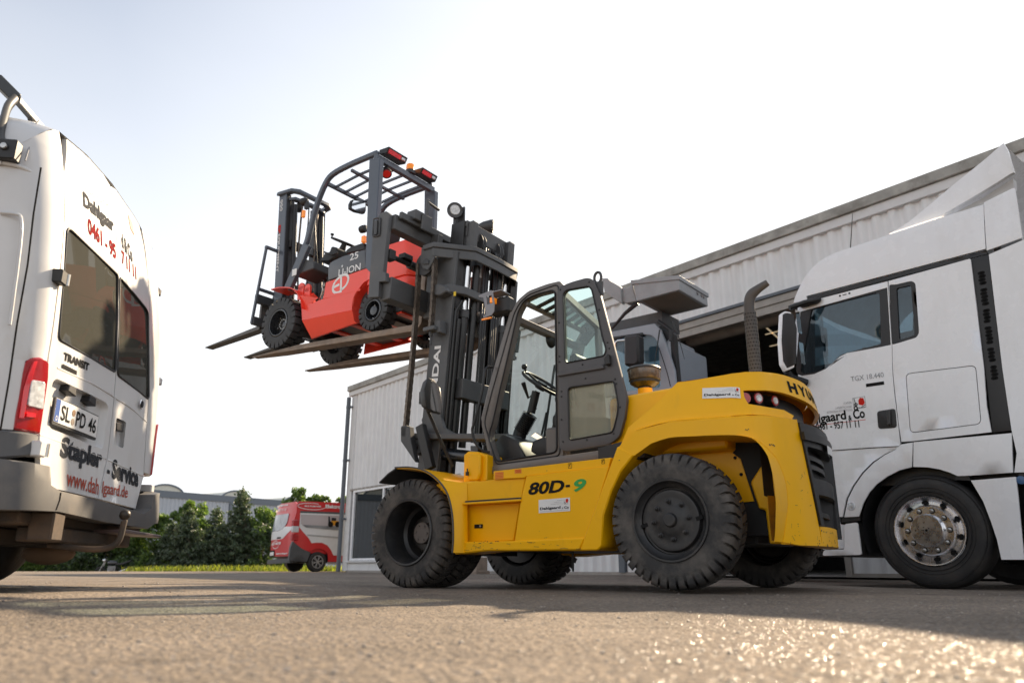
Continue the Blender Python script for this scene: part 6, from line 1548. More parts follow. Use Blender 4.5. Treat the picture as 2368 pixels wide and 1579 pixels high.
# mast of the red forklift
RL = [(2.127,2.354),(1.979,2.276),(1.898,1.149),(2.055,1.185)]
def rrail(y0, y1, x0t, x1t, x0b, x1b, zt_, zb_, nm, m_=BLUEG):
    bm = BM(); hexa(bm, [(x0t, y0, zt_), (x1t, y0, zt_), (x1b, y0, zb_), (x0b, y0, zb_)], [(x0t, y1, zt_), (x1t, y1, zt_), (x1b, y1, zb_), (x0b, y1, zb_)]); return red(nm, bm, m_, bevel=.004)
xt0, zt0 = RL[0]; xt1 = RL[1][0]; xb0 = RL[3][0]; xb1 = RL[2][0]; zb0 = RL[3][1]
dxl = (xb0 - xt0); zlow_ = fw_[1] - .1; xlow = xb0 + (xb0 - xt0) * (zb0 - zlow_) / (zt0 - zb0)
for sg in (1, -1):
    rrail(sg * .33, sg * .315, xt0, xt1, xlow, xlow - (xt0 - xt1), zt0, zlow_, 'outer_rail')
    rrail(sg * .315, sg * .25, xt0, xt0 - .02, xlow, xlow - .02, zt0, zlow_, 'outer_rail_flange', BLUEG)
    rrail(sg * .315, sg * .25, xt1 + .02, xt1, xlow - (xt0 - xt1) + .02, xlow - (xt0 - xt1), zt0, zlow_, 'outer_rail_flange', BLK)
    rrail(sg * .25, sg * .17, xt0 - .02, xt1 + .03, xlow - .02, xlow - (xt0 - xt1) + .03, zt0 - .02, zlow_ + .2, 'inner_rail', DKG)
    bm = BM(); cyl(bm, (xt1 - .06, sg * .22, zt0 - .15), (xlow - .22, sg * .22, zlow_ + .1), .03, 14); red('lift_cylinder', bm, BLK)
    bm = BM(); lathe(bm, [(.02, -.02), (.065, -.02), (.065, -.012), (.055, -.005), (.055, .005), (.065, .012), (.065, .02), (.02, .02)], (xt1 - .02, sg * .13, zt0 - .14), seg=22); sv = red('mast_sheave', bm, DKG, ang=40)
    bm = BM(); cyl(bm, (xt1 - .02, sg * .13 - .024, zt0 - .14), (xt1 - .02, sg * .13 + .024, zt0 - .14), .016, 10); red('sheave_pin', bm, STEEL, sv)
    bm = BM(); tube(bm, smooth_path([(xt1 - .085, sg * .13, zt0 - .14), (xt1 - .09, sg * .13, zt0 - .9), (xlow - .22, sg * .13, zlow_ + .4)], 4), .012, 6); red('mast_chain', bm, CHAIN)
    bm = BM(); tube(bm, smooth_path([(xt1 - .12, sg * .05, zt0 - .1), (xt1 - .15, sg * .07, zt0 - .5), (xt1 - .14, sg * .16, zt0 - .95), (xt1 - .08, sg * .22, zt0 - 1.0)], 5), .009, 6); red('hose', bm, BLK, ang=60)
hp = [(xt0 + .02, .36), (xt0 - .02, .37), (xt1 - .10, .34), (xt1 - .17, .25), (xt1 - .17, -.25), (xt1 - .10, -.34), (xt0 - .02, -.37), (xt0 + .02, -.36), (xt0 - .03, -.30), (xt1 - .07, -.26), (xt1 - .10, -.2), (xt1 - .10, .2), (xt1 - .07, .26), (xt0 - .03, .30)]
bm = BM(); prismz(bm, hp, zt0 - .01, zt0 + .035); red('mast_head_plate', bm, BLUEG, bevel=.004)
bm = BM(); prismz(bm, [(x, y * .96) for x, y in [(xt1 - .0, .3), (xt1 - .09, .26), (xt1 - .12, .0), (xt1 - .09, -.26), (xt1, -.3), (xt1 - .05, 0)]], zt0 - .09, zt0 - .05); red('mast_tie', bm, BLUEG, bevel=.004)
rx = lambda z: lerp(xlow, xt0, (z - zlow_) / (zt0 - zlow_))
for z in (zt0 - .75, zt0 - 1.35):
    bm = BM(); box(bm, rx(z) - .18, rx(z) - .10, -.25, .25, z, z + .09); red('mast_cross_bar', bm, DKG)
hl = Vector([(2.037,0.22,2.09),(1.738,0.22,2.19)][0]); 
c_ = Vector([(1.692,0.25,2.176)][0]); bm = BM(); tube(bm, [c_ + Vector((-.05, 0, 0)), c_ + Vector((-.02, 0, 0)), c_ + Vector((.04, 0, 0))], [.02, .05, .055], 16); box(bm, c_[0] - .06, c_[0] - .02, c_[1] - .02, c_[1] + .02, c_[2] - .12, c_[2]); hd = red('headlight', bm, BLK, ang=50)
q_ = [(1.657,0.28,1.976)][0]; bm = BM(); box(bm, q_[0] - .02, q_[0] + .02, .26, .30, q_[2] - .05, q_[2] + .05); red('indicator', bm, ORANGE, hd, bevel=.006)
# text and marks on the near rail
t_ = Vector((xb0 - xt0, 0, zb0 - zt0)).normalized()
p_ = [(2.04,1.77),(2.02,1.24)]
up_ = Vector((t_[2] * -1, 0, t_[0])); up_ = Vector((1, 0, 0)) if up_[0] < 0 else up_
up_ = Vector((-t_[2], 0, t_[0]))
q = [(2.076,1.779),(2.04,1.245)]
Lr = (Vector((q[1][0] - q[0][0], q[1][1] - q[0][1]))).length
text("EQUIPMENT", 1, 'lettering', INKW, rf, org=(q[0][0] - .0, .3315, q[0][1]), ux=t_, uy=up_ * -1 if False else t_.cross(Vector((0, -1, 0))), width=Lr, height=.048, bold=.02)
q = [(2.084,1.907),(2.078,1.79)]; Lr = (Vector((q[1][0] - q[0][0], q[1][1] - q[0][1]))).length
text("EP", 1, 'lettering', INKR, rf, org=(q[0][0], .3315, q[0][1]), ux=t_, uy=t_.cross(Vector((0, -1, 0))), width=Lr, height=.05, bold=.03)
bm = BM()
for px_ in [(2.066,2.252),(2.063,2.195),(2.058,2.138)]: 
    pts = [(px_[0] + .022 * math.cos(a), px_[1] + .022 * math.sin(a)) for a in [2 * math.pi * k / 16 for k in range(17)]]; strip(bm, pts, .008, lambda u, v: (u, .3315, v)); strip(bm, [(px_[0] - .01, px_[1]), (px_[0] + .01, px_[1])], .008, lambda u, v: (u, .3315, v))
red('round_symbols', bm, INKW, rc=False)
# load backrest and its forks
bx = [(2.167,0.5,1.531),(2.111,0.5,0.551)]
xb_ = bx[0][0]; zt_b = bx[0][2]; zb_b = bx[1][2]; 
def rb(nm, p0, p1, w_=.03, h_=.04, m_=BLUEG): 
    bm = BM(); beam(bm, p0, p1, w_, h_); return red(nm, bm, m_, bevel=.003)
BX = rx(zlow_) + .10
for y in (.5, .22, 0, -.22, -.5): rb('backrest_bar', (BX + .10, y, zb_b + (.0 if abs(y) == .5 else .35)), (BX - .05, y, zt_b), .03, .03)
rb('backrest_rail', (BX - .05, .515, zt_b + .01), (BX - .05, -.515, zt_b + .01), .04, .035)
rb('backrest_rail', (BX + .05, .5, lerp(zb_b, zt_b, .46)), (BX + .05, -.5, lerp(zb_b, zt_b, .46)), .04, .035)
rb('carriage_bar', (BX + .06, .5, lerp(zb_b, zt_b, .33)), (BX + .06, -.5, lerp(zb_b, zt_b, .33)), .06, .11, DKG)
rb('carriage_bar', (BX + .09, .5, zb_b + .04), (BX + .09, -.5, zb_b + .04), .06, .10, DKG)
ft = [(3.388,0.473),(2.303,0.491),(2.257,0.414)]
for y in (.30, -.30):
    bm = BM(); zf_ = zb_b - .03
    x0_ = BX + .12; x1_ = ft[0][0]; z1_ = ft[0][1]
    P = [(x0_, lerp(zb_b, zt_b, .33)), (x0_ + .04, lerp(zb_b, zt_b, .33)), (x0_ + .05, zf_ + .05), (x1_, z1_ + .008), (x1_, z1_ - .006), (x0_ + .4, lerp(zf_, z1_, .3) - .01), (x0_ + .01, zf_ - .005)]
    hexa(bm, [(x, y + .06, z) for x, z in P], [(x, y - .06, z) for x, z in P]); red('small_fork', bm, mat('fork_grey_steel', (.09, .085, .08), .45, var=.15), bevel=.004)
# markings
q = [(0.673,0.836),(0.315,0.831),(0.501,0.98),(0.362,0.98)]
u_ = Vector((q[1][0] - q[0][0], 0, q[1][1] - q[0][1])); text("LI-ION", 1, 'lettering', INKW, hood, org=(q[0][0], .4815, q[0][1] - .005), ux=u_, width=u_.length, height=.085, bold=.01)
u_ = Vector((q[3][0] - q[2][0], 0, q[3][1] - q[2][1])); text("25", 1, 'lettering', INKW, hood, org=(q[2][0], .4815, q[2][1]), ux=u_, width=u_.length, height=.085, bold=.01)
k_ = [(0.616,0.942)][0]; bm = BM(); lathe(bm, [(.016, .481), (.014, .486), (.0005, .486)], (k_[0], 0, k_[1]), seg=14); red('hood_lock', bm, STEEL, hood)
q = [(0.607,0.721),(0.687,0.733)]
cx_, cz_ = q[0]; bm = BM()
EPf = lambda u, v: (cx_ - u, .4965, cz_ + v + u * .17)
a1 = [R(75 + 200 * k / 22) for k in range(23)]
strip(bm, [(-.015 + .115 * math.cos(a), .092 * math.sin(a)) for a in a1], .03, EPf)
strip(bm, [(-.12, .004), (-.025, .004)], .03, EPf)
strip(bm, [(-.002, .085), (.012, -.135)], .03, EPf)
strip(bm, [(.02 + .10 * math.cos(a), .012 + .085 * math.sin(a)) for a in [R(100 - 195 * k / 22) for k in range(23)]], .03, EPf)
red('company_emblem', bm, INKW, rc=False)
bm = BM(); q = [(1.474,1.092),(1.392,1.008)]; box(bm, q[1][0], q[0][0], .512, .514, q[1][1], q[0][1]); red('warning_sticker', bm, STICK)
for i in range(14):
    bm = BM(); a = Vector((rnd.uniform(1.0, 1.35), rnd.uniform(.1, .44), fw_[1] + .15)); b = a + Vector((rnd.uniform(-.15, .15), rnd.uniform(-.1, .1), rnd.uniform(.2, .42)))
    tube(bm, smooth_path([a, (a + b) / 2 + Vector((rnd.uniform(-.08, .08), 0, .05)), b], 4), .010, 6); red('hose', bm, BLK if i % 3 else STEEL, ang=60)

# ================================================================ white lorry on the right
tr = thing('lorry', 'tall white articulated lorry cab with sleeper and roof deflector, facing left', 'lorry', (4.657, 8.016, -0.035), 132)
def tp(nm, poly, m_=WHITE, y=1.25, th=.02, bev=.006, holes=(), f=None, par=None, grid=.12, seg=2):
    bm = BM(); panel(bm, poly, holes, f or (lambda u, v, d: (u, TY(u, v) - (1.25 - y) - d, v)), th, grid); return fin(bm, nm, m_, par or tr, bevel=bev, seg=seg, ang=30)
def TY(u, v):
    """side surface of the cab: nearly flat, rolling in towards the front corner and the roof"""
    y = 1.25 - .30 * max(0, u - .92) ** 1.7 if u > .92 else 1.25
    if v > 3.05: y -= .085 * (v - 3.05) + .10 * max(0, v - 3.2) ** 2
    return y
TW = .512
w_ = bpy.data.objects.new('wheel', None); SC.collection.objects.link(w_); w_.parent = tr; w_.location = (-.10, 1.20, TW)
SMT = mat('lorry_tyre_rubber', (.020, .020, .021), .6, var=.25, scale=4, dirt=(.07, .06, .05), dirt_amt=.4, dthr=.45, dirt_scale=5)
bm = BM(); lathe(bm, [(.31, -.02), (.318, -.004), (.34, .0), (.40, .010), (.45, .006), (.48, -.006), (.505, -.026), (TW, -.05), (TW, -.27), (.50, -.30), (.40, -.32), (.31, -.30), (.30, -.16)], seg=72, closed=True)
for r_ in (.475, .385, .352): lathe(bm, [(r_ - .003, .004), (r_, .0125), (r_ + .003, .004)], seg=72, cap=False)
tyre_ = fin(bm, 'tyre', SMT, w_, ang=40)
ALU = mat('polished_aluminium', (.78, .78, .80), .27, metal=1.0, var=.1, scale=20)
bm = BM(); lathe(bm, [(.312, .004), (.308, .010), (.300, .008), (.292, -.008), (.284, -.03), (.262, -.052), (.236, -.048), (.226, -.03), (.219, .01), (.214, .016), (.150, .018), (.146, .022), (.142, .06), (.136, .068), (.0005, .070)], seg=72, cap=False); rim_ = fin(bm, 'rim', ALU, w_, ang=30)
bm = BM()
for i in range(10):
    a = 2 * math.pi * i / 10 + .25; c_ = Vector((.252 * math.cos(a), -.046, .252 * math.sin(a)))
    t1 = Vector((-math.sin(a), 0, math.cos(a))); t2 = Vector((math.cos(a), -.35, math.sin(a))).normalized(); nn = t1.cross(t2); nn = nn if nn.y > 0 else -nn
    bm.faces.new([bm.verts.new(c_ + nn * .010 + t1 * .029 * math.cos(q) + t2 * .021 * math.sin(q)) for q in [2 * math.pi * k / 14 for k in range(14)]])
fin(bm, 'hand_hole', INKB, rim_, rc=False, kind='stuff')
for i in range(10):
    a = 2 * math.pi * i / 10; c_ = (.182 * math.cos(a), 0, .182 * math.sin(a)); bm = BM()
    lathe(bm, [(.026, .0165), (.026, .0185)], c_, seg=16); fin(bm, 'nut_seat', BLK, rim_)
    bm = BM(); lathe(bm, [(.018, .018), (.018, .036), (.013, .038), (.012, .056), (.009, .058), (.0005, .058)], c_, seg=6); fin(bm, 'wheel_nut', STEEL, rim_, ang=30)
bm = BM()
for i in range(16): chip(lambda a, b: (a, .0712, b), rnd.gauss(0, .055), rnd.gauss(0, .05), rnd.uniform(.003, .011))
lathe(bm, [(.012, .0705), (.010, .078), (.0005, .078)], seg=10); fin(bm, 'cap_stains', INKB, rim_, rc=False, kind='stuff')
# rear axle wheels, chassis
for x in (-.1, -3.7):
    for s_ in ((-1,) if x > -1 else (1, -1)):
        bm = BM(); lathe(bm, [(.30, .0), (.34, .0), (.45, .006), (.505, -.026), (TW, -.05), (TW, -.30), (.34, -.33), (.3, -.33)], (x, 1.2 * s_, TW), seg=40, closed=True)
        lathe(bm, [(.3, -.1), (.0005, -.1)], (x, 1.2 * s_, TW), seg=30, cap=False); fin(bm, 'rear_tyre' if x < -1 else 'tyre', SMT, tr)
bm = BM(); box(bm, -6, 1.25, .2, .75, .55, .95); box(bm, -6, 1.25, -.75, -.2, .55, .95); box(bm, .55, 1.30, -1.1, 1.1, .30, .60); fin(bm, 'chassis', BLK, tr)
bm = BM(); prism(bm, [(-.80, .95), (.72, .95), (1.05, .7), (1.25, .9), (1.25, 2.1), (-1.05, 2.1), (-1.05, .95)], -1.15, 1.13); fin(bm, 'cab_floor', BLK, tr)
# wheel well liner
bm = BM(); A = [(-.10 + .60 * math.cos(a), TW + .60 * math.sin(a)) for a in [math.pi * k / 20 for k in range(-2, 23)]]
r0 = [bm.verts.new((x, 1.225, z)) for x, z in A]; r1 = [bm.verts.new((x, .80, z)) for x, z in A]
for i in range(len(A) - 1): bm.faces.new((r0[i], r0[i + 1], r1[i + 1], r1[i]))
r2 = bm.verts.new((-.1, .80, TW))
fin(bm, 'wheel_well', BLK, tr, ang=60)
# --- side skins, measured in metres in the plane of the cab side
roof_ = [(0.927,2.983),(0.897,3.052),(0.822,3.178),(0.742,3.276),(0.613,3.374),(0.442,3.423),(0.265,3.434),(-0.161,3.449),(-0.623,3.462),(-1.022,3.462),(-0.98,3.011),(0.772,3.022),(0.769,2.976)]
tp('roof_side', catlin(roof_[:10], 4) + roof_[10:])
tp('fairing_top', [(-1.029,3.481),(-1.27,3.536),(-1.29,3.531),(-1.287,3.324),(-1.277,3.023),(-0.986,2.991)])
tp('black_strip', [(0.763,3.011),(-0.984,3),(-0.987,2.962),(-0.837,2.962),(-0.159,2.969),(0.769,2.966)], BLK, y=1.24)
door_ = [(0.765,2.954),(-0.083,2.948),(-0.076,2.837),(-0.034,2.292),(-0.005,2.065)] + [(0.009,1.839),(0.011,1.719),(0.017,1.496),(0.024,1.321),(0.038,1.301),(0.317,1.318),(0.731,1.334),(0.977,1.337),(0.979,1.757)] + [(0.948,2.693),(0.878,2.929)]
dwin = [(0.86,2.865),(-0.008,2.884),(-0.073,2.884),(-0.026,2.294),(0.074,2.293),(0.278,2.298),(0.413,2.302),(0.493,2.28),(0.629,2.188)] + [(0.421,2.284),(0.545,2.245),(0.653,2.181),(0.787,2.149),(0.921,2.156),(0.975,2.184),(0.988,2.231)]
dglass = [(0.739,2.863),(0.036,2.864),(0.013,2.842),(0.069,2.325),(0.275,2.316),(0.459,2.305),(0.508,2.284),(0.628,2.197)] + [(0.457,2.273),(0.576,2.223),(0.667,2.183),(0.792,2.171),(0.903,2.178),(0.942,2.207)]
dr = tp('door', door_, holes=[dwin], th=.03)
fr = tp('window_frame', rpoly(dwin, .02, 2), BLK, y=1.242, holes=[rpoly(dglass, .02, 2)], th=.03, par=dr)
tp('door_glass', dglass, GLASSB, y=1.225, th=.004, par=dr, bev=0)
sidep = [(-0.095,2.947),(-0.837,2.956),(-0.845,2.945),(-0.789,1.913)] + [(-0.756,1.57),(-0.756,1.333),(-0.085,1.332),(0.009,1.337),(0.01,1.495),(0.003,1.717),(0,1.837)] + [(-0.011,2.064),(-0.04,2.291),(-0.083,2.835)]
qwin = [(-0.094,2.91),(-0.153,2.893),(-0.308,2.889),(-0.339,2.853),(-0.3,2.354),(-0.27,2.314),(-0.037,2.291),(-0.063,2.608)]
qg = [(-0.154,2.854),(-0.293,2.849),(-0.256,2.342),(-0.108,2.327)]
locker = rpoly([(-0.12,1.985),(-0.731,1.95),(-0.691,1.412),(-0.079,1.408)], .05, 4)
sp_ = tp('sleeper_side', sidep, holes=[rpoly(qwin, .02, 2), locker])
tp('window_frame', rpoly(qwin, .03, 3), BLK, y=1.244, holes=[rpoly(qg, .02, 2)], th=.03, par=sp_)
tp('quarter_glass', qg, GLASSB, y=1.228, th=.004, par=sp_, bev=0)
tp('locker_door', inset(locker, .007 * 1), WHITE, y=1.2495, par=sp_)
vent = [(-0.846,2.953),(-0.991,2.957),(-0.927,1.888)] + [(-0.934,1.887),(-0.903,1.328),(-0.76,1.33),(-0.796,1.913)] + [(-0.792,1.914)]
vn = tp('vent_column', vent, BLK, y=1.235, th=.05)
bm = BM()
def vx(z):  # left and right edge of the vent column at height z
    def e(P, z):
        for a, b in zip(P, P[1:]):
            if (a[1] - z) * (b[1] - z) <= 0 and abs(a[1] - b[1]) > 1e-6: return lerp(a[0], b[0], (z - a[1]) / (b[1] - a[1]))
        return P[-1][0]
    return e([vent[0], vent[-1], vent[-2], vent[-3]], z), e([vent[1], vent[2], vent[3], vent[4]], z)
z = vent[1][1] - .16; k = 0
while z > vent[4][1] + .45:
    if k % 11 not in (4, 10) or k < 2:
        a, b = vx(z)
        for j in range(4):
            x = lerp(a - .05, b + .05, (j + .5 * (k % 2) + .25) / 4.4); rr = .017
            bm.faces.new([bm.verts.new((x + rr * math.cos(q), 1.2368, z + rr * math.sin(q))) for q in [math.pi * (i / 3) + math.pi / 6 for i in range(6)]])
    z -= .033; k += 1
fin(bm, 'vent_holes', mat('deep_black', (.003, .003, .003), .9), vn, rc=False, kind='stuff')
fair = [(-0.997,2.949),(-1.289,3.001)] 
fb = [(-0.912,1.328),(-1.006,1.332)]
tp('side_fairing', [fair[0], (-2.1, lerp(fair[0][1], fair[1][1], (fair[0][0] + 2.1) / (fair[0][0] - fair[1][0]))), (-2.1, fb[0][1]), fb[0]] + [(-0.932,1.885)])
tp('side_fairing', [fb[0], (-2.1, fb[0][1] - .01), (-2.1, fb[0][1] - .43)] + [(-0.873,0.968)] + [(fb[0][0] - .005, fb[0][1] - .2)])
# wheel arch mouldings
tp('arch_front', [(0.026,1.315),(0.081,1.271),(0.187,1.231),(0.297,1.169),(0.413,1.076),(0.519,0.958),(0.594,0.845),(0.66,0.664),(0.512,0.665),(0.451,0.792),(0.379,0.889),(0.296,0.963),(0.186,1.027),(0.067,1.074),(-0.046,1.092),(-0.088,1.324)], y=1.24)
tp('arch_rear', [(-0.097,1.322),(-0.907,1.305),(-0.861,0.97),(-0.526,0.972),(-0.425,0.978),(-0.368,1.013),(-0.283,1.051),(-0.183,1.079),(-0.061,1.093)], y=1.246)
tp('front_corner', [(0.737,1.328),(0.322,1.309),(0.038,1.295),(0.096,1.269),(0.185,1.241),(0.311,1.177),(0.427,1.084),(0.533,0.967),(0.617,0.847),(0.678,0.67),(0.866,0.674),(0.893,1.11),(0.983,1.331)], y=1.235)
tp('front_step', rpoly([(0.664,0.599),(0.534,0.611),(0.533,0.305),(0.927,0.301),(0.905,0.356),(0.691,0.359)], .02, 2), y=1.24)
tp('front_step', [(0.885,0.676),(0.728,0.669),(0.729,0.603),(0.684,0.593),(0.705,0.368),(0.94,0.357),(1.05,0.661)], y=1.19)
sk_ = [(-0.527,0.929),(-0.878,0.932),(-0.867,0.764),(-0.824,0.251),(-0.657,0.252),(-0.65,0.419),(-0.628,0.573),(-0.596,0.742)]
tp('rear_skirt', sk_, y=1.248)
bm = BM(); x0_ = sk_[1][0]; box(bm, -2.1, x0_ - .02, 1.0, 1.23, .9, sk_[1][1] + .05); fin(bm, 'tank_frame', BLK, tr)
bm = BM(); box(bm, -2.2, x0_ - .05, .7, 1.24, .35, .86); fin(bm, 'side_tank', WHITE, tr, bevel=.05, seg=3)
q = [(-0.908,0.902)][0]; bm = BM(); lathe(bm, [(.035, 1.23), (.035, 1.245), (.0005, 1.25)], (q[0], 0, q[1]), seg=16); fin(bm, 'blue_cap', mat('blue_cap', (.05, .12, .25), .3), tr)
bm = BM(); prism(bm, [(-0.409,0.983),(-0.511,0.975),(-0.52,0.93),(-0.391,0.947)], 1.1, 1.23); fin(bm, 'arch_gap', BLK, tr)
bm = BM(); q = [(0.695,0.659),(0.512,0.665),(0.51,0.629),(0.701,0.615)]; prism(bm, q, 1.05, 1.22); fin(bm, 'step_bracket', BLK, tr)
# marker lamp, handle, badges
q = [(0.574,0.767)][0]; bm = BM(); lathe(bm, [(.042, .0), (.042, .010), (.034, .014), (.028, .010), (.026, .016), (.0005, .020)], (q[0], 1.235, q[1]), seg=24); fin(bm, 'side_marker', CLEARL, tr, ang=30)
hd_ = rpoly([(0.196,1.66),(0.019,1.663),(0.031,1.475),(0.206,1.486)], .03, 3)
h_ = tp('handle_recess', hd_, BLK, y=1.256, th=.01, par=dr, grid=0)
q = [(0.099,1.651),(0.059,1.648),(0.075,1.509),(0.107,1.509)]; bm = BM(); prism(bm, q, 1.258, 1.285); fin(bm, 'handle', mat('handle_black', (.03, .03, .031), .35), h_, bevel=.006)
def ttext(s, pts, m_, h, bold=.02, y=1.2515, **k):
    u = Vector((pts[1][0] - pts[0][0], 0, pts[1][1] - pts[0][1])); return text(s, 1, 'lettering', m_, dr, org=(pts[0][0], y, pts[0][1]), ux=u, width=u.length, height=h, bold=bold, **k)
q = [(0.409,1.999),(0.082,1.986),(0.267,1.933),(0.09,1.929)]; ttext("TGX 18.440", q[:2], mat('badge_grey', (.30, .30, .31), .3, metal=.6), .052, .01)
ln = lambda a, b, w=.03: None
bm = BM(); c_ = [(q[2][0], q[2][1]), (q[3][0], q[3][1])]; strip(bm, c_, .034, lambda u, v: (u, 1.2514, v)); fin(bm, 'badge', INKB, dr, rc=False)
q = [(0.772,1.594),(0.505,1.596)]; dx = (q[1][0] - q[0][0]); q0 = (q[0][0] - dx * .86, q[0][1] - (q[1][1] - q[0][1]) * .86)
ttext("Dahlgaard", [q0, q[1]], INKB, .125, .028)
q = [(0.485,1.606),(0.45,1.606),(0.433,1.614),(0.316,1.613)]; ttext("&", q[:2], INKB, .055, .03); ttext("Co", q[2:], INKB, .10, .03)
q = [(0.752,1.556),(0.384,1.526)]; dx = q[1][0] - q[0][0]; ttext("0461 - 957 11 11", [(q[0][0] - dx * .22, q[0][1]), q[1]], INKB, .075, .02)
q = [(0.787,1.608),(0.317,1.595)]; bm = BM(); strip(bm, [(q[0][0] + .3, q[0][1]), q[1]], .005, lambda u, v: (u, 1.2516, v)); fin(bm, 'red_line', INKR, dr, rc=False)
for s_, q in (("STAPLER", [(0.516,1.778),(0.431,1.776)]), ("LAGERTECHNIK", [(0.603,1.744),(0.433,1.735)]), ("BETRIEBSAUSSTATTUNG", [(0.697,1.712),(0.433,1.701)])): ttext(s_, q, INKL, .022, 0)
E_ = [(0.416,1.827),(0.295,1.818),(0.308,1.716),(0.424,1.709)]
ef = lambda u, v: (lerp(E_[0][0], E_[1][0], u), 1.2516, lerp(E_[3][1], E_[0][1], v))
bm = BM()
for L__, w__ in (([(0, 0), (0, 1), (1, 1), (1, .05)], .003), ([(.10, .95), (.25, .1), (.95, .08)], .007), ([(.62, .12), (.95, .3)], .006)):
    for a, b in zip(L__, L__[1:]):
        A = Vector(ef(*a)); B_ = Vector(ef(*b)); d = (B_ - A).normalized(); n = Vector((-d.z, 0, d.x)) * w__ * .5; bm.faces.new([bm.verts.new(p) for p in (A - n, B_ - n, B_ + n, A + n)])
for cx, cz, r in ((.15, .12, .022), (.2, .42, .018)):
    A = Vector(ef(cx, cz)); 
    for k in range(12):
        a0, a1 = 2 * math.pi * k / 12, 2 * math.pi * (k + 1) / 12
        bm.faces.new([bm.verts.new(A + Vector((math.cos(t) * rr, 0.0005, math.sin(t) * rr))) for t, rr in ((a0, r), (a1, r), (a1, r * .5), (a0, r * .5))])
fin(bm, 'forklift_emblem', INKB, dr, rc=False)
bm = BM(); bm.faces.new([bm.verts.new(ef(*p)) for p in ((.42, .4), (.75, .25), (.95, .45), (.88, .88), (.6, .95), (.45, .75))]); fin(bm, 'red_emblem', INKR, dr, rc=False)
bm = BM()
for x, z in [(0.408,2.926),(0.307,2.927)]: lathe(bm, [(.011, 1.251), (.0005, 1.2525)], (x, 0, z), seg=12)
q = [(0.379,2.921),(0.337,2.929)]; box(bm, q[1][0], q[0][0], 1.25, 1.2525, q[0][1], q[1][1]); fin(bm, 'side_marks', INKB, dr, kind='stuff')
# cab shell behind the skins: roof, front, back, far side
top = [(x, z) for x, z in roof_[:10]] + [(-1.05, [(-1.274,3.527)][0][1])]
bm = BM(); P = [(x - .02, z - .03) for x, z in catlin(top, 3)]
rows = []
for x, z in P: rows.append([bm.verts.new((x + (.0 if abs(y) > 1.0 else .14 * (1 - (y / 1.0) ** 2) * (1 if z < 3.6 else .0)), y, z + .10 * (1 - (y / 1.2) ** 4))) for y in [TY(x, z) - .01, 1.05, .7, .35, 0, -.35, -.7, -1.05, -(TY(x, z) - .01)]])
for a, b in zip(rows, rows[1:]):
    for i in range(8): bm.faces.new((a[i], a[i + 1], b[i + 1], b[i]))
fin(bm, 'roof_skin', WHITE, tr, ang=60)
fx_ = P[0][0]; fz_ = P[0][1]
bm = BM(); rows = []
for x, z in ((fx_, fz_), (fx_ + .06, fz_ - .4), (fx_ + .12, 2.05)): rows.append([bm.verts.new((x + .16 * (1 - (y / 1.1) ** 2) - .06, y, z)) for y in (1.08, .6, 0, -.6, -1.08)])
for a, b in zip(rows, rows[1:]):
    for i in range(4): bm.faces.new((a[i], a[i + 1], b[i + 1], b[i]))
fin(bm, 'windscreen', GLASSB, tr, ang=60)
bm = BM(); rows = []
for x, z in ((fx_ + .06, 2.05), (fx_ + .14, 1.5), (fx_ + .16, .9), (fx_ + .12, .35)): rows.append([bm.verts.new((x + .16 * (1 - (y / 1.2) ** 2) - .06, y, z)) for y in (1.19, .6, 0, -.6, -1.19)])
for a, b in zip(rows, rows[1:]):
    for i in range(4): bm.faces.new((a[i], a[i + 1], b[i + 1], b[i]))
fin(bm, 'front_panel', WHITE, tr, ang=60)
bm = BM(); box(bm, -1.08, -1.02, -1.15, 1.15, 1.0, 3.35); box(bm, -1.02, .0, -1.22, -1.18, 2.1, 3.1); box(bm, -1.02, 1.0, -1.22, -1.18, 2.95, 3.1); box(bm, .85, 1.0, -1.2, -1.15, 2.1, 3.0); box(bm, -1.0, -.15, -1.15, 1.15, 2.1, 2.3); fin(bm, 'cab_inner', mat('cab_lining', (.09, .09, .09), .8), tr)
for s_ in (1, -1):
    bm = BM(); prism(bm, [(fx_ - .02, fz_ + .0), (fx_ - .12, fz_), (fx_ - .02, 2.05), (fx_ + .08, 2.05)], s_ * 1.05, s_ * 1.15); fin(bm, 'windscreen_pillar', BLK, tr)
    bm = BM(); box(bm, -.05, .30, s_ * .35 - .22 + (0 if s_ > 0 else 0), s_ * .35 + .22, 2.1, 2.35); prism(bm, [(-.05, 2.2), (.08, 2.2), (-.05, 2.85), (-.16, 2.85)], s_ * .35 - .22, s_ * .35 + .22); fin(bm, 'seat', DARKIN, tr, bevel=.04, seg=2)
bm = BM(); box(bm, .55, .95, -1.1, 1.1, 2.05, 2.28); fin(bm, 'dashboard', DARKIN, tr, bevel=.04)
bm = BM(); pts = [Vector((.48, .35, 2.38)) + Vector((math.cos(a) * .10, math.sin(a) * .22, math.cos(a) * .18)) for a in [2 * math.pi * k / 24 for k in range(25)]]; tube(bm, pts, .014, 6, cap=False); fin(bm, 'steering_wheel', BLK, tr)
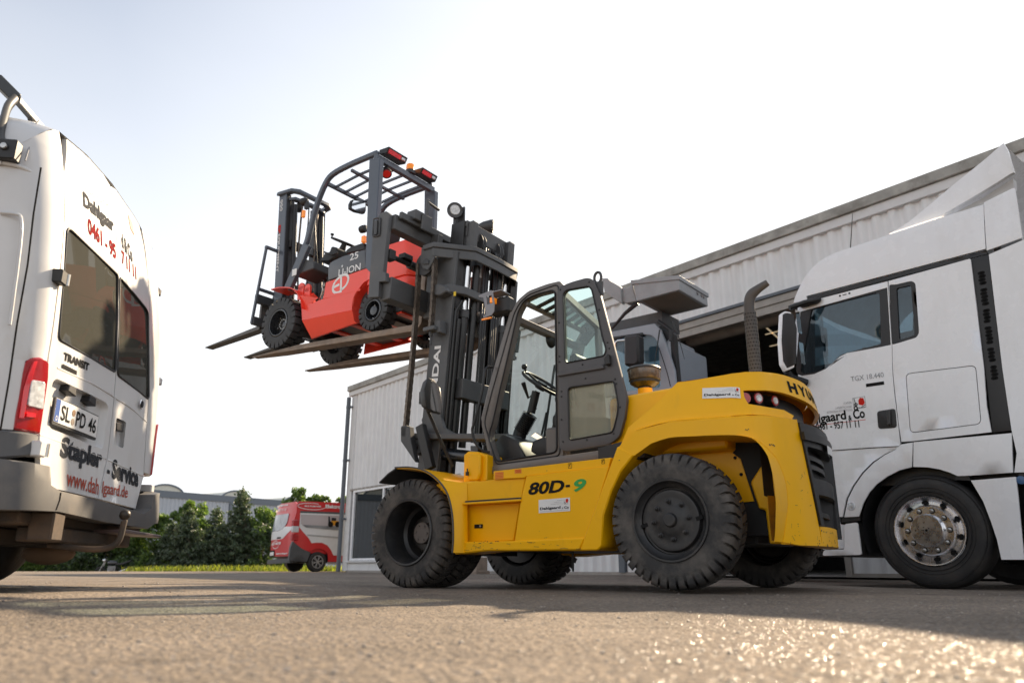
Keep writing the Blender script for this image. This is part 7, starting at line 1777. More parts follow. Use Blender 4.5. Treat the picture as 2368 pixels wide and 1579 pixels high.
# deflector on the roof
sp1 = catlin([(-0.126,3.492),(-0.338,3.557),(-0.757,3.779),(-1.067,3.937),(-1.178,4),(-1.259,4.047)], 4)
sp2 = catlin([(-1.298,3.711),(-1.265,3.712),(-1.083,3.649),(-0.816,3.566),(-0.608,3.508)], 4)
spE = [(-1.259,4.047),(-1.283,3.953),(-1.298,3.711)]
P = sp1 + [spE[1]] + sp2
for s_ in (1, -1):
    bm = BM(); hexa(bm, [(x, s_ * (1.13 - .03 * (z - 3.7)), z) for x, z in P], [(x, s_ * (1.08 - .03 * (z - 3.7)), z) for x, z in P]); fin(bm, 'deflector_wing', WHITE, tr, bevel=.012, seg=2)
bm = BM(); rows = [[bm.verts.new((x, y, z - .01 + .05 * (1 - (y / 1.1) ** 2))) for y in (1.10, .6, 0, -.6, -1.10)] for x, z in sp1[6:]]
for a, b in zip(rows, rows[1:]):
    for i in range(4): bm.faces.new((a[i], a[i + 1], b[i + 1], b[i]))
fin(bm, 'deflector_top', WHITE, tr, ang=60)
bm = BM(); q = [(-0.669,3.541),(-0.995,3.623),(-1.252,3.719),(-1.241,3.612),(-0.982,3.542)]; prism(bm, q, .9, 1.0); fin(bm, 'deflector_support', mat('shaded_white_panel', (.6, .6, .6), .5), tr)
bm = BM(); q = [(0.345,3.516),(0.261,3.906)]; tube(bm, [(q[0][0], 1.0, q[0][1] - .05), (q[1][0], 1.0, q[1][1])], [.006, .003], 6); fin(bm, 'aerial', BLK, tr)
# wing mirror
m0 = [Vector(p) for p in [(0.92,1.52,2.802),(0.884,1.52,2.813),(0.817,1.52,2.786),(0.79,1.52,2.596),(0.847,1.52,2.184),(0.937,1.52,2.163),(0.976,1.52,2.256),(0.969,1.52,2.493)]]
bm = BM(); hexa(bm, [p + Vector((.07, -.03, 0)) for p in m0], [p + Vector((0, .02, 0)) for p in m0]); mm_ = fin(bm, 'wing_mirror', WHITE, tr, bevel=.02, seg=3)
cm = sum(m0, Vector()) / 8
bm = BM(); hexa(bm, [cm + (p - cm) * .93 + Vector((-.0, .02, 0)) for p in m0], [cm + (p - cm) * .90 + Vector((-.03, .025, 0)) for p in m0]); fin(bm, 'mirror_rim', BLK, mm_, bevel=.005)
for za, zb in ((.12, .90), (-.92, -.2)):
    hz = (max(p.z for p in m0) - min(p.z for p in m0)) / 2; xs_ = [p.x for p in m0]
    bm = BM(); x = min(xs_) - .0 + .02; bm.faces.new([bm.verts.new((x - .035 + .0 * i, y, cm.z + hz * z_)) for i, (y, z_) in enumerate(((1.44, za), (1.53, za), (1.53, zb), (1.44, zb)))]); fin(bm, 'mirror_glass', MIRR, mm_, rc=False)
q = [(0.851,1.5,2.848),(0.731,1.4,2.899),(0.627,1.26,2.939)]
bm = BM(); tube(bm, [Vector(p) for p in q], .028, 10, w=.04); fin(bm, 'mirror_arm', BLK, tr, ang=60)
q = [(0.957,1.5,2.171),(0.957,1.42,2.118),(0.872,1.27,2.066)]
bm = BM(); tube(bm, smooth_path([Vector(p) for p in q], 4), .04, 10); fin(bm, 'mirror_arm', BLK, tr, ang=60)
bm = BM(); q = [(0.861,2.952),(0.633,2.937),(0.618,2.912),(0.653,2.897),(0.834,2.895)]; prism(bm, q, 1.25, 1.30); fin(bm, 'mirror_foot', BLK, tr, bevel=.01)
# far side mirror seen through the windows
q = [Vector(p) for p in [(1.959,-1.45,3.568),(1.794,-1.45,3.483),(1.828,-1.45,3.052),(2.024,-1.45,3.028)]]
bm = BM(); hexa(bm, q, [p + Vector((.12, 0, 0)) for p in q]); fin(bm, 'far_mirror', BLK, tr, bevel=.02)

# ================================================================ white van on the left
vn_ = thing('van', 'white high-roof service van with black roof rack bracket, seen from behind on the left', 'van', (-2.254, 4.252, 0.04), 187.6)
VP_ = [(3.5, .98), (.34, .98), (.20, .972), (.10, .945), (.04, .90), (.01, .84), (0, .76), (-.012, .4), (-.015, 0), (-.012, -.4), (0, -.76), (.01, -.84), (.04, -.90), (.10, -.945), (.20, -.972), (.34, -.98), (3.5, -.98)]
LZ_ = [(0, .0), (.45, .0), (.7, .03), (1.0, .036), (1.2, .047), (1.5, .075), (1.8, .112), (2.0, .148), (2.2, .19), (2.4, .25), (2.6, .34)]
def vl(z):
    for (a, b), (c, d) in zip(LZ_, LZ_[1:]):
        if z <= c: return b + (d - b) * (max(z, a) - a) / (c - a)
    return LZ_[-1][1]
_Q = [Vector(p) for p in VP_]; _S = [0]
for a, b in zip(_Q, _Q[1:]): _S.append(_S[-1] + (b - a).length)
VLN = _S[-1]
RS_ = [_S[1], _S[2], _S[3], _S[4], _S[5], _S[6], _S[7], _S[8]]; RZ_ = [1.985, 2.04, 2.12, 2.20, 2.26, 2.30, 2.37, 2.40]
def VF(s, z, d=0.0):
    i = 0
    while i < len(_S) - 2 and s > _S[i + 1]: i += 1
    t = (s - _S[i]) / (_S[i + 1] - _S[i]); p = _Q[i].lerp(_Q[i + 1], t)
    v = (_Q[i + 1] - _Q[i]).normalized(); n = Vector((v[1], -v[0])) 
    if n.dot(p - Vector((1.2, 0))) < 0: n = -n
    p = p - n * d
    wgt = 0 if i == 0 and t < .9 else 1
    return (p[0] + vl(z) * (min(1, max(0, (3.5 - p[0]) / 3.2)) if i == 0 else 1), p[1], z)
def vp(nm, poly, m_=VANW, th=.02, bev=.004, d0=0.0, holes=(), par=None, grid=.07, f=None, **k):
    bm = BM(); panel(bm, poly, holes, f or (lambda s, z, d: VF(s, z, d + d0)), th, grid); return fin(bm, nm, m_, par or vn_, bevel=bev, ang=30, **k)
CS = VLN_C = _S[8]                      # s of the middle of the rear
def ztop(s):
    s = s if s < CS else 2 * CS - s
    for i in range(7):
        if s <= RS_[i + 1]: return lerp(RZ_[i], RZ_[i + 1], max(0, (s - RS_[i]) / (RS_[i + 1] - RS_[i])))
    return 2.40
edgeL = [(3.712,2.332),(3.635,2.057),(3.624,1.738)] + [(3.585,1.231),(3.573,1.063),(3.593,0.705),(3.614,0.526),(3.651,0.473)]
edgeR = [(4.874,2.321),(4.928,1.996),(4.935,1.694)] + [(4.963,1.33),(4.979,1.004),(5.029,0.67),(4.874,0.459)]
seam = [(4.331,2.357),(4.323,2.167),(4.336,1.783)] + [(4.358,1.179),(4.379,0.707),(4.263,0.468)]
edgeL[0] = (edgeL[0][0], ztop(edgeL[0][0]) - .01); edgeR[0] = (edgeR[0][0], ztop(edgeR[0][0]) - .01)
topL = [(lerp(edgeL[0][0], seam[0][0], k / 6), ztop(lerp(edgeL[0][0], seam[0][0], k / 6)) - .01) for k in range(7)]
topR = [(lerp(seam[0][0], edgeR[0][0], k / 5), ztop(lerp(seam[0][0], edgeR[0][0], k / 5)) - .01) for k in range(6)]
winL = rpoly([(3.653,1.756),(3.688,1.779),(4.329,1.777)] + [(4.349,1.187),(3.635,1.172)] , .03, 3)
winR = rpoly([(4.355,1.775),(4.847,1.745),(4.896,1.727)] + [(4.969,1.176),(4.95,1.163),(4.373,1.179)], .03, 3)
recp = rpoly([(3.664,0.985),(4.257,0.993),(4.299,0.974),(4.302,0.737),(3.667,0.745),(3.632,0.957)], .03, 3)
hrec = rpoly([(4.432,0.941),(4.594,0.944),(4.603,0.787),(4.453,0.788)], .02, 3)
g = .006
dl = [(s + g, z) for s, z in edgeL]; sl_ = [(s - g, z) for s, z in seam]; sr_ = [(s + g, z) for s, z in seam]; er_ = [(s - g, z) for s, z in edgeR]
dL = vp('rear_door', topL[1:-1] + sl_ + dl[::-1], holes=[winL, recp], th=.025)
dR = vp('rear_door', topR[1:-1] + er_ + sr_[::-1], holes=[winR, hrec], th=.025)
for wq, dd in ((winL, dL), (winR, dR)):
    vp('door_glass', wq, GLASSD, th=.004, bev=0, d0=.006, par=dd)
    bm = BM(); pts = [VF(s, z, .0) for s, z in wq]; tube(bm, pts + [pts[0]], .007, 6, cap=False); fin(bm, 'window_gasket', BLK, dd, ang=60)
vp('plate_recess', recp, th=.01, bev=0, d0=.035, par=dL); vp('handle_recess', hrec, th=.01, bev=0, d0=.035, par=dR)
bm = BM()
for P in (recp,):
    a = [bm.verts.new(VF(s, z, .0)) for s, z in P]; b = [bm.verts.new(VF(lerp(s, sum(q[0] for q in P) / len(P), .05), lerp(z, sum(q[1] for q in P) / len(P), .06), .036)) for s, z in P]
    for i in range(len(P)): bm.faces.new((a[i], a[(i + 1) % len(P)], b[(i + 1) % len(P)], b[i]))
fin(bm, 'recess_edge', VANW, dL, ang=60)
bm = BM(); P = hrec
a = [bm.verts.new(VF(s, z, .0)) for s, z in P]; b = [bm.verts.new(VF(s, z, .036)) for s, z in P]
for i in range(len(P)): bm.faces.new((a[i], a[(i + 1) % len(P)], b[(i + 1) % len(P)], b[i]))
fin(bm, 'recess_edge', VANW, dR, ang=60)
q = [(4.434,0.914),(4.552,0.926),(4.561,0.878),(4.45,0.869)]; vp('door_handle', q, BLK, th=.03, bev=.005, d0=-.005, par=dR)
q = [(4.791,1.093)][0]; c = Vector(VF(q[0], q[1], 0)); bm = BM(); lathe(bm, [(.030, -.012), (.026, -.016), (.0005, -.018)], tuple(c), 'x', 24); em = fin(bm, 'oval_badge', CHROME, dR, ang=30)
bm = BM(); lathe(bm, [(.022, -.0185), (.0005, -.020)], tuple(c), 'x', 20); fin(bm, 'badge_face', INK, em)
for q in [(3.819,0.961),(4.06,0.959)]:
    s, z = q; vp('plate_lamp', [(s - .045, z - .012), (s + .045, z - .022), (s + .035, z + .022), (s - .03, z + .022)], BLK, th=.05, bev=.003, d0=-.012, par=dL)
# door creases: raised lines
for P, dd in (([(3.659,1.036),(4.059,1.05),(4.366,1.045)], dL), ([(4.387,1.042),(4.645,1.039),(4.965,1.014)], dR), ([(3.599,0.7),(4.358,0.693)], dL), ([(4.382,0.691),(5.029,0.672)], dR)):
    bm = BM(); tube(bm, [VF(s, z, .002) for s, z in catlin(P, 4)], .006, 6); fin(bm, 'door_crease', VANW, dd, ang=60)
# number plate
pq = [(3.66,0.885),(4.16,0.885),(4.196,0.778),(3.697,0.777)]
pz0 = min(pq[2][1], pq[3][1]); s0p, s1p = pq[0][0], pq[1][0]; zc = (pq[0][1] + pq[3][1]) / 2
PH = .118; zc = (pq[0][1] + pq[3][1] + pq[1][1] + pq[2][1]) / 4
pl_ = vp('plate_holder', rpoly([(s0p, zc - PH / 2 - .008), (s1p, zc - PH / 2 - .008), (s1p, zc + PH / 2 + .006), (s0p, zc + PH / 2 + .006)], .01, 2), BLK, th=.012, d0=-.012, bev=.002, par=dL)
vp('number_plate', [(s0p + .008, zc - PH / 2 + .006), (s1p - .008, zc - PH / 2 + .006), (s1p - .008, zc + PH / 2), (s0p + .008, zc + PH / 2)], STICK, th=.002, d0=-.0145, bev=0, par=pl_)
vp('blue_band', [(s0p + .010, zc - PH / 2 + .008), (s0p + .052, zc - PH / 2 + .008), (s0p + .052, zc + PH / 2 - .002), (s0p + .010, zc + PH / 2 - .002)], mat('eu_blue', (.02, .08, .32), .4), th=.001, d0=-.0155, bev=0, par=pl_)
def vtext(s, s0, s1, z0, z1, h, m_, par, bold=.02, d=-.003, shear=0, zz1=None):
    W_ = s1 - s0; sl = (z1 - z0) / W_
    return text(s, 1, 'lettering', m_, par, f=lambda u, v: Vector(VF(s0 + u, z0 + u * sl + v, d)), width=W_, height=h, bold=bold, shear=shear)
vtext("SL", s0p + .068, s0p + .165, zc - .036, zc - .036, .075, INKB, pl_, .015, -.0165)
vtext("PD", s0p + .228, s0p + .335, zc - .036, zc - .036, .075, INKB, pl_, .015, -.0165)
vtext("46", s0p + .372, s0p + .470, zc - .036, zc - .036, .075, INKB, pl_, .015, -.0165)
vtext("D", s0p + .022, s0p + .04, zc - .045, zc - .045, .022, INKW, pl_, .01, -.0165)
for dz, m_ in ((.022, mat('seal_brown', (.25, .14, .07), .5)), (-.022, mat('seal_orange', (.35, .28, .22), .5))):
    vp('plate_seal', [(s0p + .197 + .017 * math.cos(a), zc + dz + .017 * math.sin(a)) for a in [2 * math.pi * k / 14 for k in range(14)]], m_, th=.001, d0=-.0165, bev=0, par=pl_, grid=0)
# lettering on the doors
q = [(3.706,1.087),(3.986,1.103)]; vtext("TRANSIT", q[0][0], q[1][0], q[0][1], q[1][1], .042, INKB, dL, .05)
q = [(3.699,1.06),(3.856,1.063)]; bm = BM(); strip(bm, [(q[0][0], q[0][1] - .004), (q[1][0], q[1][1] - .004)], .022, lambda u, v: VF(u, v, -.004)); fin(bm, 'small_badge', INKB, dL, rc=False)
q = [(3.795,0.596),(4.299,0.601)]; vtext("Stapler", q[0][0], q[1][0], q[0][1], q[1][1], .135, INK, dL, .045, shear=.12)
q = [(4.445,0.595),(4.907,0.59)]; vtext("Service", q[0][0], q[1][0], q[0][1], q[1][1], .115, INK, dR, .045, shear=.12)
q = [(4.374,0.628),(4.412,0.626)]; bm = BM(); strip(bm, q, .02, lambda u, v: VF(u, v, -.003)); fin(bm, 'dash', INK, dR, rc=False)
q = [(3.876,0.496),(4.262,0.487),(4.307,0.482),(4.711,0.49)]; vtext("www.dah", q[0][0], q[1][0], q[0][1], q[1][1], .085, BRONZE, dL, .01, shear=.15); vtext("lgaard.de", q[2][0], q[3][0], q[2][1], q[3][1], .085, BRONZE, dR, .01, shear=.15)
q = [(3.852,1.959),(4.291,2.002),(4.412,1.99),(4.603,1.96)]
vtext("Dahlgaar", q[0][0], q[1][0], q[0][1], q[1][1], .115, INK, dL, .045); vtext("d & Co", q[2][0], q[3][0], q[2][1], q[3][1], .105, INK, dR, .04)
q = [(3.899,1.846),(4.302,1.858),(4.399,1.877),(4.66,1.87)]; vtext("0461 - 95", q[0][0], q[1][0], q[0][1], q[1][1], .10, mat('dark_red_print', (.24, .015, .015), .9, spec=.05), dL, .03); vtext("7 11 11", q[2][0], q[3][0], q[2][1], q[3][1], .09, MATS['dark_red_print'], dR, .03)
q = [(3.865,2.078),(4.243,2.16)]; vtext("BETRIEBSAUSSTATTUNG", q[0][0], q[1][0], q[0][1], q[1][1], .03, INKL, dL, 0)
q = [(4.614,2.306),(4.586,2.105),(4.64,2.134),(4.578,2.203)]; vp('red_emblem', [(q[0][0], q[0][1]), (q[0][0] + .07, q[0][1] - .03), (q[0][0] + .07, q[0][1] - .12), (q[0][0], q[0][1] - .10)], mat('orange_red_print', (.7, .12, .05), .4), th=.001, d0=-.003, bev=0, par=dR)
# body: rear corners and sides
cornL = [(s - g, z) for s, z in edgeL]
sq = lambda x: _S[1] + (.34 - x)      # s on the side for x near the rear
lite = [(3.457,1.017),(3.481,1.037),(3.515,1.049),(3.547,1.047),(3.572,1.037),(3.585,0.962),(3.588,0.702),(3.455,0.701),(3.453,0.772),(3.455,0.848),(3.454,0.956)]
lit_ = [(s, z) for s, z in lite]
zb = .70
body = [(0.02, zb), (0.02, 1.98), (_S[1], 1.985)] + [(lerp(_S[1], edgeL[1][0] - g, k / 8), ztop(lerp(_S[1], edgeL[1][0] - g, k / 8))) for k in range(1, 9)] + [(s - g, z) for s, z in edgeL[1:-2]] 
sealine = [(3.405,0.692),(3.58,0.7)]
body = [p for p in body] + [(edgeL[5][0] - g, zb)]
bm = BM(); 
bs = vp('body_side', body, holes=[lit_], th=.02, grid=.08)
pan = [(0.294,1.712),(0.222,1.712),(0.197,1.688),(0.179,1.507),(0.155,1.169)]
tl = vp('tail_light', lit_, REDL, th=.05, d0=-.012, bev=.008)
q = [(3.485,0.934),(3.555,0.939),(3.569,0.813),(3.486,0.814)]; vp('reverse_lens', rpoly(q, .01, 2), CLEARL, th=.02, d0=-.018, bev=.003, par=tl)
q = [(3.483,1.02),(3.503,1.027),(3.483,0.899),(3.48,0.754),(3.466,0.753),(3.465,0.88)]; vp('brake_stripe', q, REDL2, th=.02, d0=-.0165, bev=.002, par=tl)
q = [(3.487,0.785),(3.536,0.787),(3.536,0.767),(3.491,0.763)]; vp('brake_stripe', q, REDL2, th=.02, d0=-.0165, bev=.002, par=tl)
bodyR = [(VLN - s, z) for s, z in body]
bR = [(s + g, z) for s, z in edgeR[:-1]]
vp('body_side', [(lerp(edgeR[1][0] + g, VLN - _S[1], k / 8), ztop(lerp(edgeR[1][0] + g, VLN - _S[1], k / 8))) for k in range(9)] + [(VLN - .02, 1.98), (VLN - .02, zb), (edgeR[5][0] + g, zb)] + bR[::-1][1:-1], th=.02)
lr = [(VLN - s, z) for s, z in lit_]; vp('tail_light', lr, REDL, th=.05, d0=-.012)
# far flank
bm = BM(); box(bm, .3, 5.2, -.98, -.95, .45, 1.98); fin(bm, 'far_side', VANW, vn_)
bm = BM(); box(bm, 3.49, 5.2, .955, .98, .45, 1.98); fin(bm, 'near_side', VANW, vn_)
# panel seams on the side
for P in ([(0.157,1.966),(0.149,1.72),(0.131,1.467),(0.126,1.17)], [(0.126,1.17),(0.114,0.923),(0.109,0.686)]):
    bm = BM(); tube(bm, [(x + .0, .979, z) for x, z in P], .0045, 6); fin(bm, 'panel_seam', INKB, bs)
P = [(0.294,1.717),(0.225,1.713),(0.199,1.691),(0.179,1.548),(0.157,1.168)]; bm = BM(); tube(bm, [(x, .979, z) for x, z in catlin(P, 3)], .008, 6); fin(bm, 'side_pressing', VANW, bs, ang=60)
# roof with gutter
bm = BM(); rows = []
Fy = [.98, .978, .96, .92, .86, .76, .4, 0]; Fz = [1.985, 2.06, 2.17, 2.27, 2.34, 2.39, 2.45, 2.47]
for x, w0 in ((None, 0), (.12, .45), (.35, .8), (.8, 1), (3.0, 1), (5.2, 1)):
    half = []
    for i in range(8):
        p = Vector(VF(RS_[i], RZ_[i], 0)) 
        if x is None: half.append(p); continue
        q = Vector((max(p.x, .0) + x if x < 1 else x, Fy[i], Fz[i])); q.y = lerp(p.y, Fy[i], w0); q.z = lerp(p.z, Fz[i], w0); half.append(q)
    rows.append([bm.verts.new(q) for q in half] + [bm.verts.new((q.x, -q.y, q.z)) for q in half[::-1][1:]])
for a, b in zip(rows, rows[1:]):
    for i in range(14): bm.faces.new((a[i], a[i + 1], b[i + 1], b[i]))
fin(bm, 'roof', VANW, vn_, ang=50)
gut = [(3.5, .985, 1.975), (.6, .985, 1.975), (.40, .983, 1.978), (.30, .97, 1.98), (.25, .94, 1.975), (.215, .90, 1.965), (.20, .86, 1.955)]
bm = BM(); tube(bm, smooth_path(gut, 3), .011, 8); fin(bm, 'roof_gutter', VANW, vn_, ang=60)
bm = BM(); P = [(0.304,0.8,2.327),(0.292,0.84,2.289),(0.236,0.975,2)]; tube(bm, [Vector(p) for p in P], .004, 6); fin(bm, 'panel_seam', INKL, vn_)
# inside
bm = BM(); box(bm, .25, 4.8, -.93, .93, .45, .70); box(bm, 3.0, 3.05, -.93, .93, .7, 1.2); fin(bm, 'load_floor', DARKIN, vn_)
bm = BM(); box(bm, .4, 3.0, .80, .94, .7, 1.7); box(bm, 2.0, 2.6, -.9, .2, .7, 1.25); fin(bm, 'cargo', mat('cargo_brown', (.12, .07, .05), .7), vn_)
# bumper, hinges
bq = [(3.406,0.689),(3.58,0.697),(3.59,0.628),(3.57,0.67),(3.408,0.648)]
vp('bumper_top', [(.02, .565), (.02, .697), (edgeL[5][0] - .012, .697), (edgeL[5][0] - .02, .60), (_S[3], .565)], BUMPG, th=.05, d0=-.012, bev=.01)
lowb = [(3.429,0.589),(3.565,0.598),(3.597,0.591),(3.615,0.475),(3.638,0.455),(3.689,0.445),(4.237,0.452),(4.875,0.428)]
P = [(.02, .35), (.02, .562), (3.43, .562), (3.60, .556), (3.615, .473), (3.696, .455), (4.22, .448), (4.86, .428), (5.0, .47), (5.06, .56), (5.3, .60), (7.8, .60), (7.8, .40), (5.3, .40), (5.10, .38), (4.986, .345), (4.26, .345), (3.71, .362), (3.46, .35)]
vp('bumper', P, BUMPG, th=.10, d0=-.055, bev=.02, seg=3)
bm = BM(); q = [(3.699,0.448),(3.7,0.415),(3.682,0.369)]; tube(bm, [VF(s, z, -.0555) for s, z in q], .004, 6); fin(bm, 'bumper_seam', INKB, vn_)
for q_ in ([(3.553,0.63)][0], [(3.568,1.47)][0]):
    c = Vector(VF(q_[0], q_[1], -.01)); bm = BM(); box(bm, c[0] - .03, c[0] + .05, c[1] - .045, c[1] + .02, c[2] - .035, c[2] + .035); hn = fin(bm, 'hinge', VANW if q_[1] < 1 else BLK, vn_, bevel=.006)
    bm = BM(); cyl(bm, c + Vector((-.03, -.05, -.03)), c + Vector((-.03, -.05, .03)), .009, 8); fin(bm, 'hinge_pin', STEEL, hn)
for z in (1.36, .62, 2.02):
    c = Vector((vl(z) + .07, -.90, z)); bm = BM(); box(bm, c[0] - .05, c[0] + .04, c[1] - .04, c[1] + .02, z - .025, z + .025); fin(bm, 'hinge', VANW if z < 2 else BLK, vn_, bevel=.006)
# underbody, towbar, far wheel
UB = mat('rusty_underbody', (.05, .04, .033), .8, var=.3, dirt=(.16, .10, .06), dirt_amt=.6, dthr=.45, dirt_scale=5)
bm = BM(); box(bm, .05, 3.5, -.8, .8, .30, .36); box(bm, .25, .45, -.62, .62, .22, .30); fin(bm, 'underbody', UB, vn_, bevel=.01)
bm = BM(); box(bm, .02, .14, -.55, .62, .23, .30); fin(bm, 'towbar_beam', UB, vn_, bevel=.008)
tb = [Vector(p) for p in [(-0.116,0,0.311),(-0.129,0,0.334),(-0.12,0,0.38)]]
q = Vector([(-0.24,0.353,0.37)][0])
bm = BM(); tube(bm, smooth_path([(.10, q[1] + .0, .22), (-.12, q[1], .20), (-.22, q[1], .23), (-.24, q[1], .33), (-.24, q[1], q[2] - .03)], 4), .015, 10); tbo = fin(bm, 'towbar', UB, vn_, ang=60)
bm = BM(); bmesh.ops.create_uvsphere(bm, u_segments=20, v_segments=12, radius=.027, matrix=Matrix.Translation((-.24, q[1], q[2]))); fin(bm, 'tow_ball', mat('dark_steel_ball', (.04, .035, .03), .4, metal=.5), tbo, ang=60)
bm = BM(); box(bm, -.05, .06, q[1] + .22, q[1] + .34, .23, .36); fin(bm, 'tow_socket', UB, vn_, bevel=.008)
st = [Vector(p) for p in [(-0.12,-0.051,0.306),(-0.13,-0.293,0.307),(-0.15,-0.573,0.298)]]
bm = BM(); a_ = st[0]; b_ = st[2]; hexa(bm, [a_ + Vector((.25, 0, -.01)), a_ + Vector((-.0, 0, -.01)), a_ + Vector((-.0, 0, .01)), a_ + Vector((.25, 0, .01))], [b_ + Vector((.06, 0, -.008)), b_ + Vector((-.0, 0, -.008)), b_ + Vector((-.0, 0, .008)), b_ + Vector((.06, 0, .008))]); fin(bm, 'step_plate', mat('worn_step_metal', (.12, .085, .08), .4, metal=.3), vn_, bevel=.003)
bm = BM(); q = [(0.32,-0.3,0.213)][0]; bmesh.ops.create_uvsphere(bm, u_segments=14, v_segments=8, radius=.09, matrix=Matrix.Translation((q[0] + .05, -.3, .19)) @ Matrix.Diagonal((1.6, .8, .7, 1))); fin(bm, 'silencer', mat('rusty_silencer', (.28, .18, .11), .7), vn_, ang=60)
for s_ in (-1, 1):
    yw = .62 * s_ + .1
    wc = (1.02, .98 if s_ > 0 else -.68, .335)
    bm = BM(); lathe(bm, [(.20, -.01), (.22, .0), (.28, .008), (.315, -.005), (.335, -.03), (.335, -.19), (.31, -.21), (.20, -.21)], wc, seg=48, closed=True)
    for k in range(3): lathe(bm, [(.3355, -.065 - .04 * k), (.337, -.07 - .04 * k), (.3355, -.075 - .04 * k)], wc, seg=48, cap=False)
    wq = fin(bm, 'wheel', SMT, vn_, ang=40)
    bm = BM(); lathe(bm, [(.20, -.02), (.17, -.05), (.08, -.04), (.0005, -.03)], wc, seg=30, cap=False); fin(bm, 'rim', RIMB, wq, ang=50)
# roof rack bracket
br1 = [(0.571,0.7,2.606),(0.499,0.74,2.5),(0.433,0.86,2.322),(0.394,0.93,2.174),(0.352,0.97,2.093),(0.314,0.985,2.028),(0.303,0.985,1.989)]
bm = BM()
arm = smooth_path([Vector(p) for p in [(0.451,0.78,2.461),(0.443,0.84,2.37),(0.402,0.92,2.229),(0.376,0.955,2.129),(0.326,0.985,2.051)]], 4); tube(bm, arm, .028, 8, w=.016)
rk = fin(bm, 'roof_rack_arm', BLK, vn_, ang=60)
c = Vector([(0.315,0.99,2.044)][0]); bm = BM(); box(bm, c[0] - .05, c[0] + .05, .96, 1.02, c[2] - .06, c[2] + .045); lathe(bm, [(.02, 1.02), (.018, 1.03), (.0005, 1.032)], (c[0], 0, c[2]), seg=14); fin(bm, 'rack_clamp', BLK, rk, bevel=.01)
bm = BM(); p = Vector([(0.298,1.02,2.027)][0]); lathe(bm, [(.016, 1.03), (.014, 1.036), (.0005, 1.037)], (c[0], 0, c[2]), seg=12); fin(bm, 'clamp_lock', STEEL, rk)
b0, b1 = [Vector(p) for p in [(0.571,0.7,2.606),(0.607,0.3,2.636)]]
bm = BM(); m_ = Vector([(0.455,0.76,2.469)][0]); beam(bm, Vector([(0.553,0.8,2.558)][0]) , m_, .04, .06); beam(bm, m_, m_ + Vector((.0, -1.2, .02)), .035, .035); fin(bm, 'rack_bar', mat('grey_rack_bar', (.06, .065, .07), .4, metal=.3), rk, bevel=.004)
bm = BM(); tube(bm, [m_ + Vector((0, -.15, .0)), m_ + Vector((0, -.45, -.20))], .018, 8); fin(bm, 'rack_strut', BLK, rk)

# ================================================================ red and white van by the far hall corner
rv = thing('van', 'red and white liveried panel van parked beyond the corner of the hall', 'van', (-8.14, 27.385, 0.0), 40)
def wp(nm, poly, m_, y=-.98, th=.03, par=None, holes=(), bev=.01, f=None):
    bm = BM(); panel(bm, poly, holes, f or (lambda u, v, d: (u, y + d + .10 * max(0, v - 1.5) ** 1.5, v)), th, .25); return fin(bm, nm, m_, par or rv, bevel=bev, ang=30)
RVR = mat('van_red_foil', (.62, .02, .025), .35, coat=.4, var=.03); RVW = mat('van_white_foil', (.76, .77, .78), .35, coat=.4, var=.03); RVG = mat('van_grey_plastic', (.08, .085, .09), .5)
sideq = [(0.042,1.759),(0.102,1.966),(0.14,2.298),(0.225,2.354),(0.771,2.376),(1.86,2.386)]
H_ = sideq[3][1]
outl = [(0.135,0.813),(0.033,1.474),(0.031,1.759),(0.09,1.966),(0.101,2.234),(0.191,2.358),(0.771,2.376),(1.86,2.386)] + [(5.2, 2.2), (5.3, .45)] + [(1.394,0.33),(1.394,0.483),(1.348,0.626),(1.248,0.717),(1.106,0.767),(0.945,0.781),(0.81,0.752),(0.714,0.68),(0.612,0.689)]
wp('body_side', outl, RVR)
wh_ = [(0.234,1.961),(1.862,1.979)] + [(4.9, 1.75), (4.9, .62)] + [(1.844,0.549),(1.584,0.557),(1.478,0.731),(1.325,0.893),(1.11,0.976),(0.881,0.977),(0.724,0.954),(0.597,1.124),(0.354,1.342),(0.226,1.48)]
wp('white_panel', wh_, RVW, y=-.992, th=.01, bev=.002)
strip_ = [(0.23,2.029),(1.878,2.054)] + [(4.9, 1.85)] + [(1.859,1.978),(0.236,1.963)]
wp('roof_rail', strip_, RVG, y=-.996, th=.01, bev=.002)
sc_ = [(0.245,1.91),(1.837,1.924),(1.873,1.41),(0.473,1.472),(0.356,1.525),(0.271,1.604)]
SKYP = mat('printed_dusk_sky', (.52, .47, .48), .4, var=.1, scale=.6)
wp('printed_scene', sc_, SKYP, y=-1.004, th=.003, bev=0)
wp('printed_pier', [(0.33,1.561),(1.863,1.553),(1.873,1.41),(0.472,1.476)], mat('printed_ground', (.22, .23, .24), .5, var=.4, scale=3), y=-1.008, th=.003, bev=0)
fy = [(1.406,1.738),(1.691,1.742),(1.703,1.58),(1.418,1.576)]
wp('printed_forklift', [fy[0], fy[1], fy[2], fy[3]], mat('printed_orange', (.75, .33, .02), .4), y=-1.012, th=.003, bev=0)
wp('printed_forklift', [(1.415,1.843),(1.588,1.839),(1.595,1.74),(1.413,1.734)], INK, y=-1.014, th=.003, bev=0)
wp('printed_forklift', [(1.285,1.88),(1.341,1.882),(1.396,1.559),(1.302,1.556)], INK, y=-1.014, th=.003, bev=0)
for p in [(1.38,1.611),(1.652,1.62)]:
    bm = BM(); lathe(bm, [(.10, -1.017), (.0005, -1.018)], (p[0], 0, p[1]), seg=16); fin(bm, 'printed_wheel', INKB, rv)
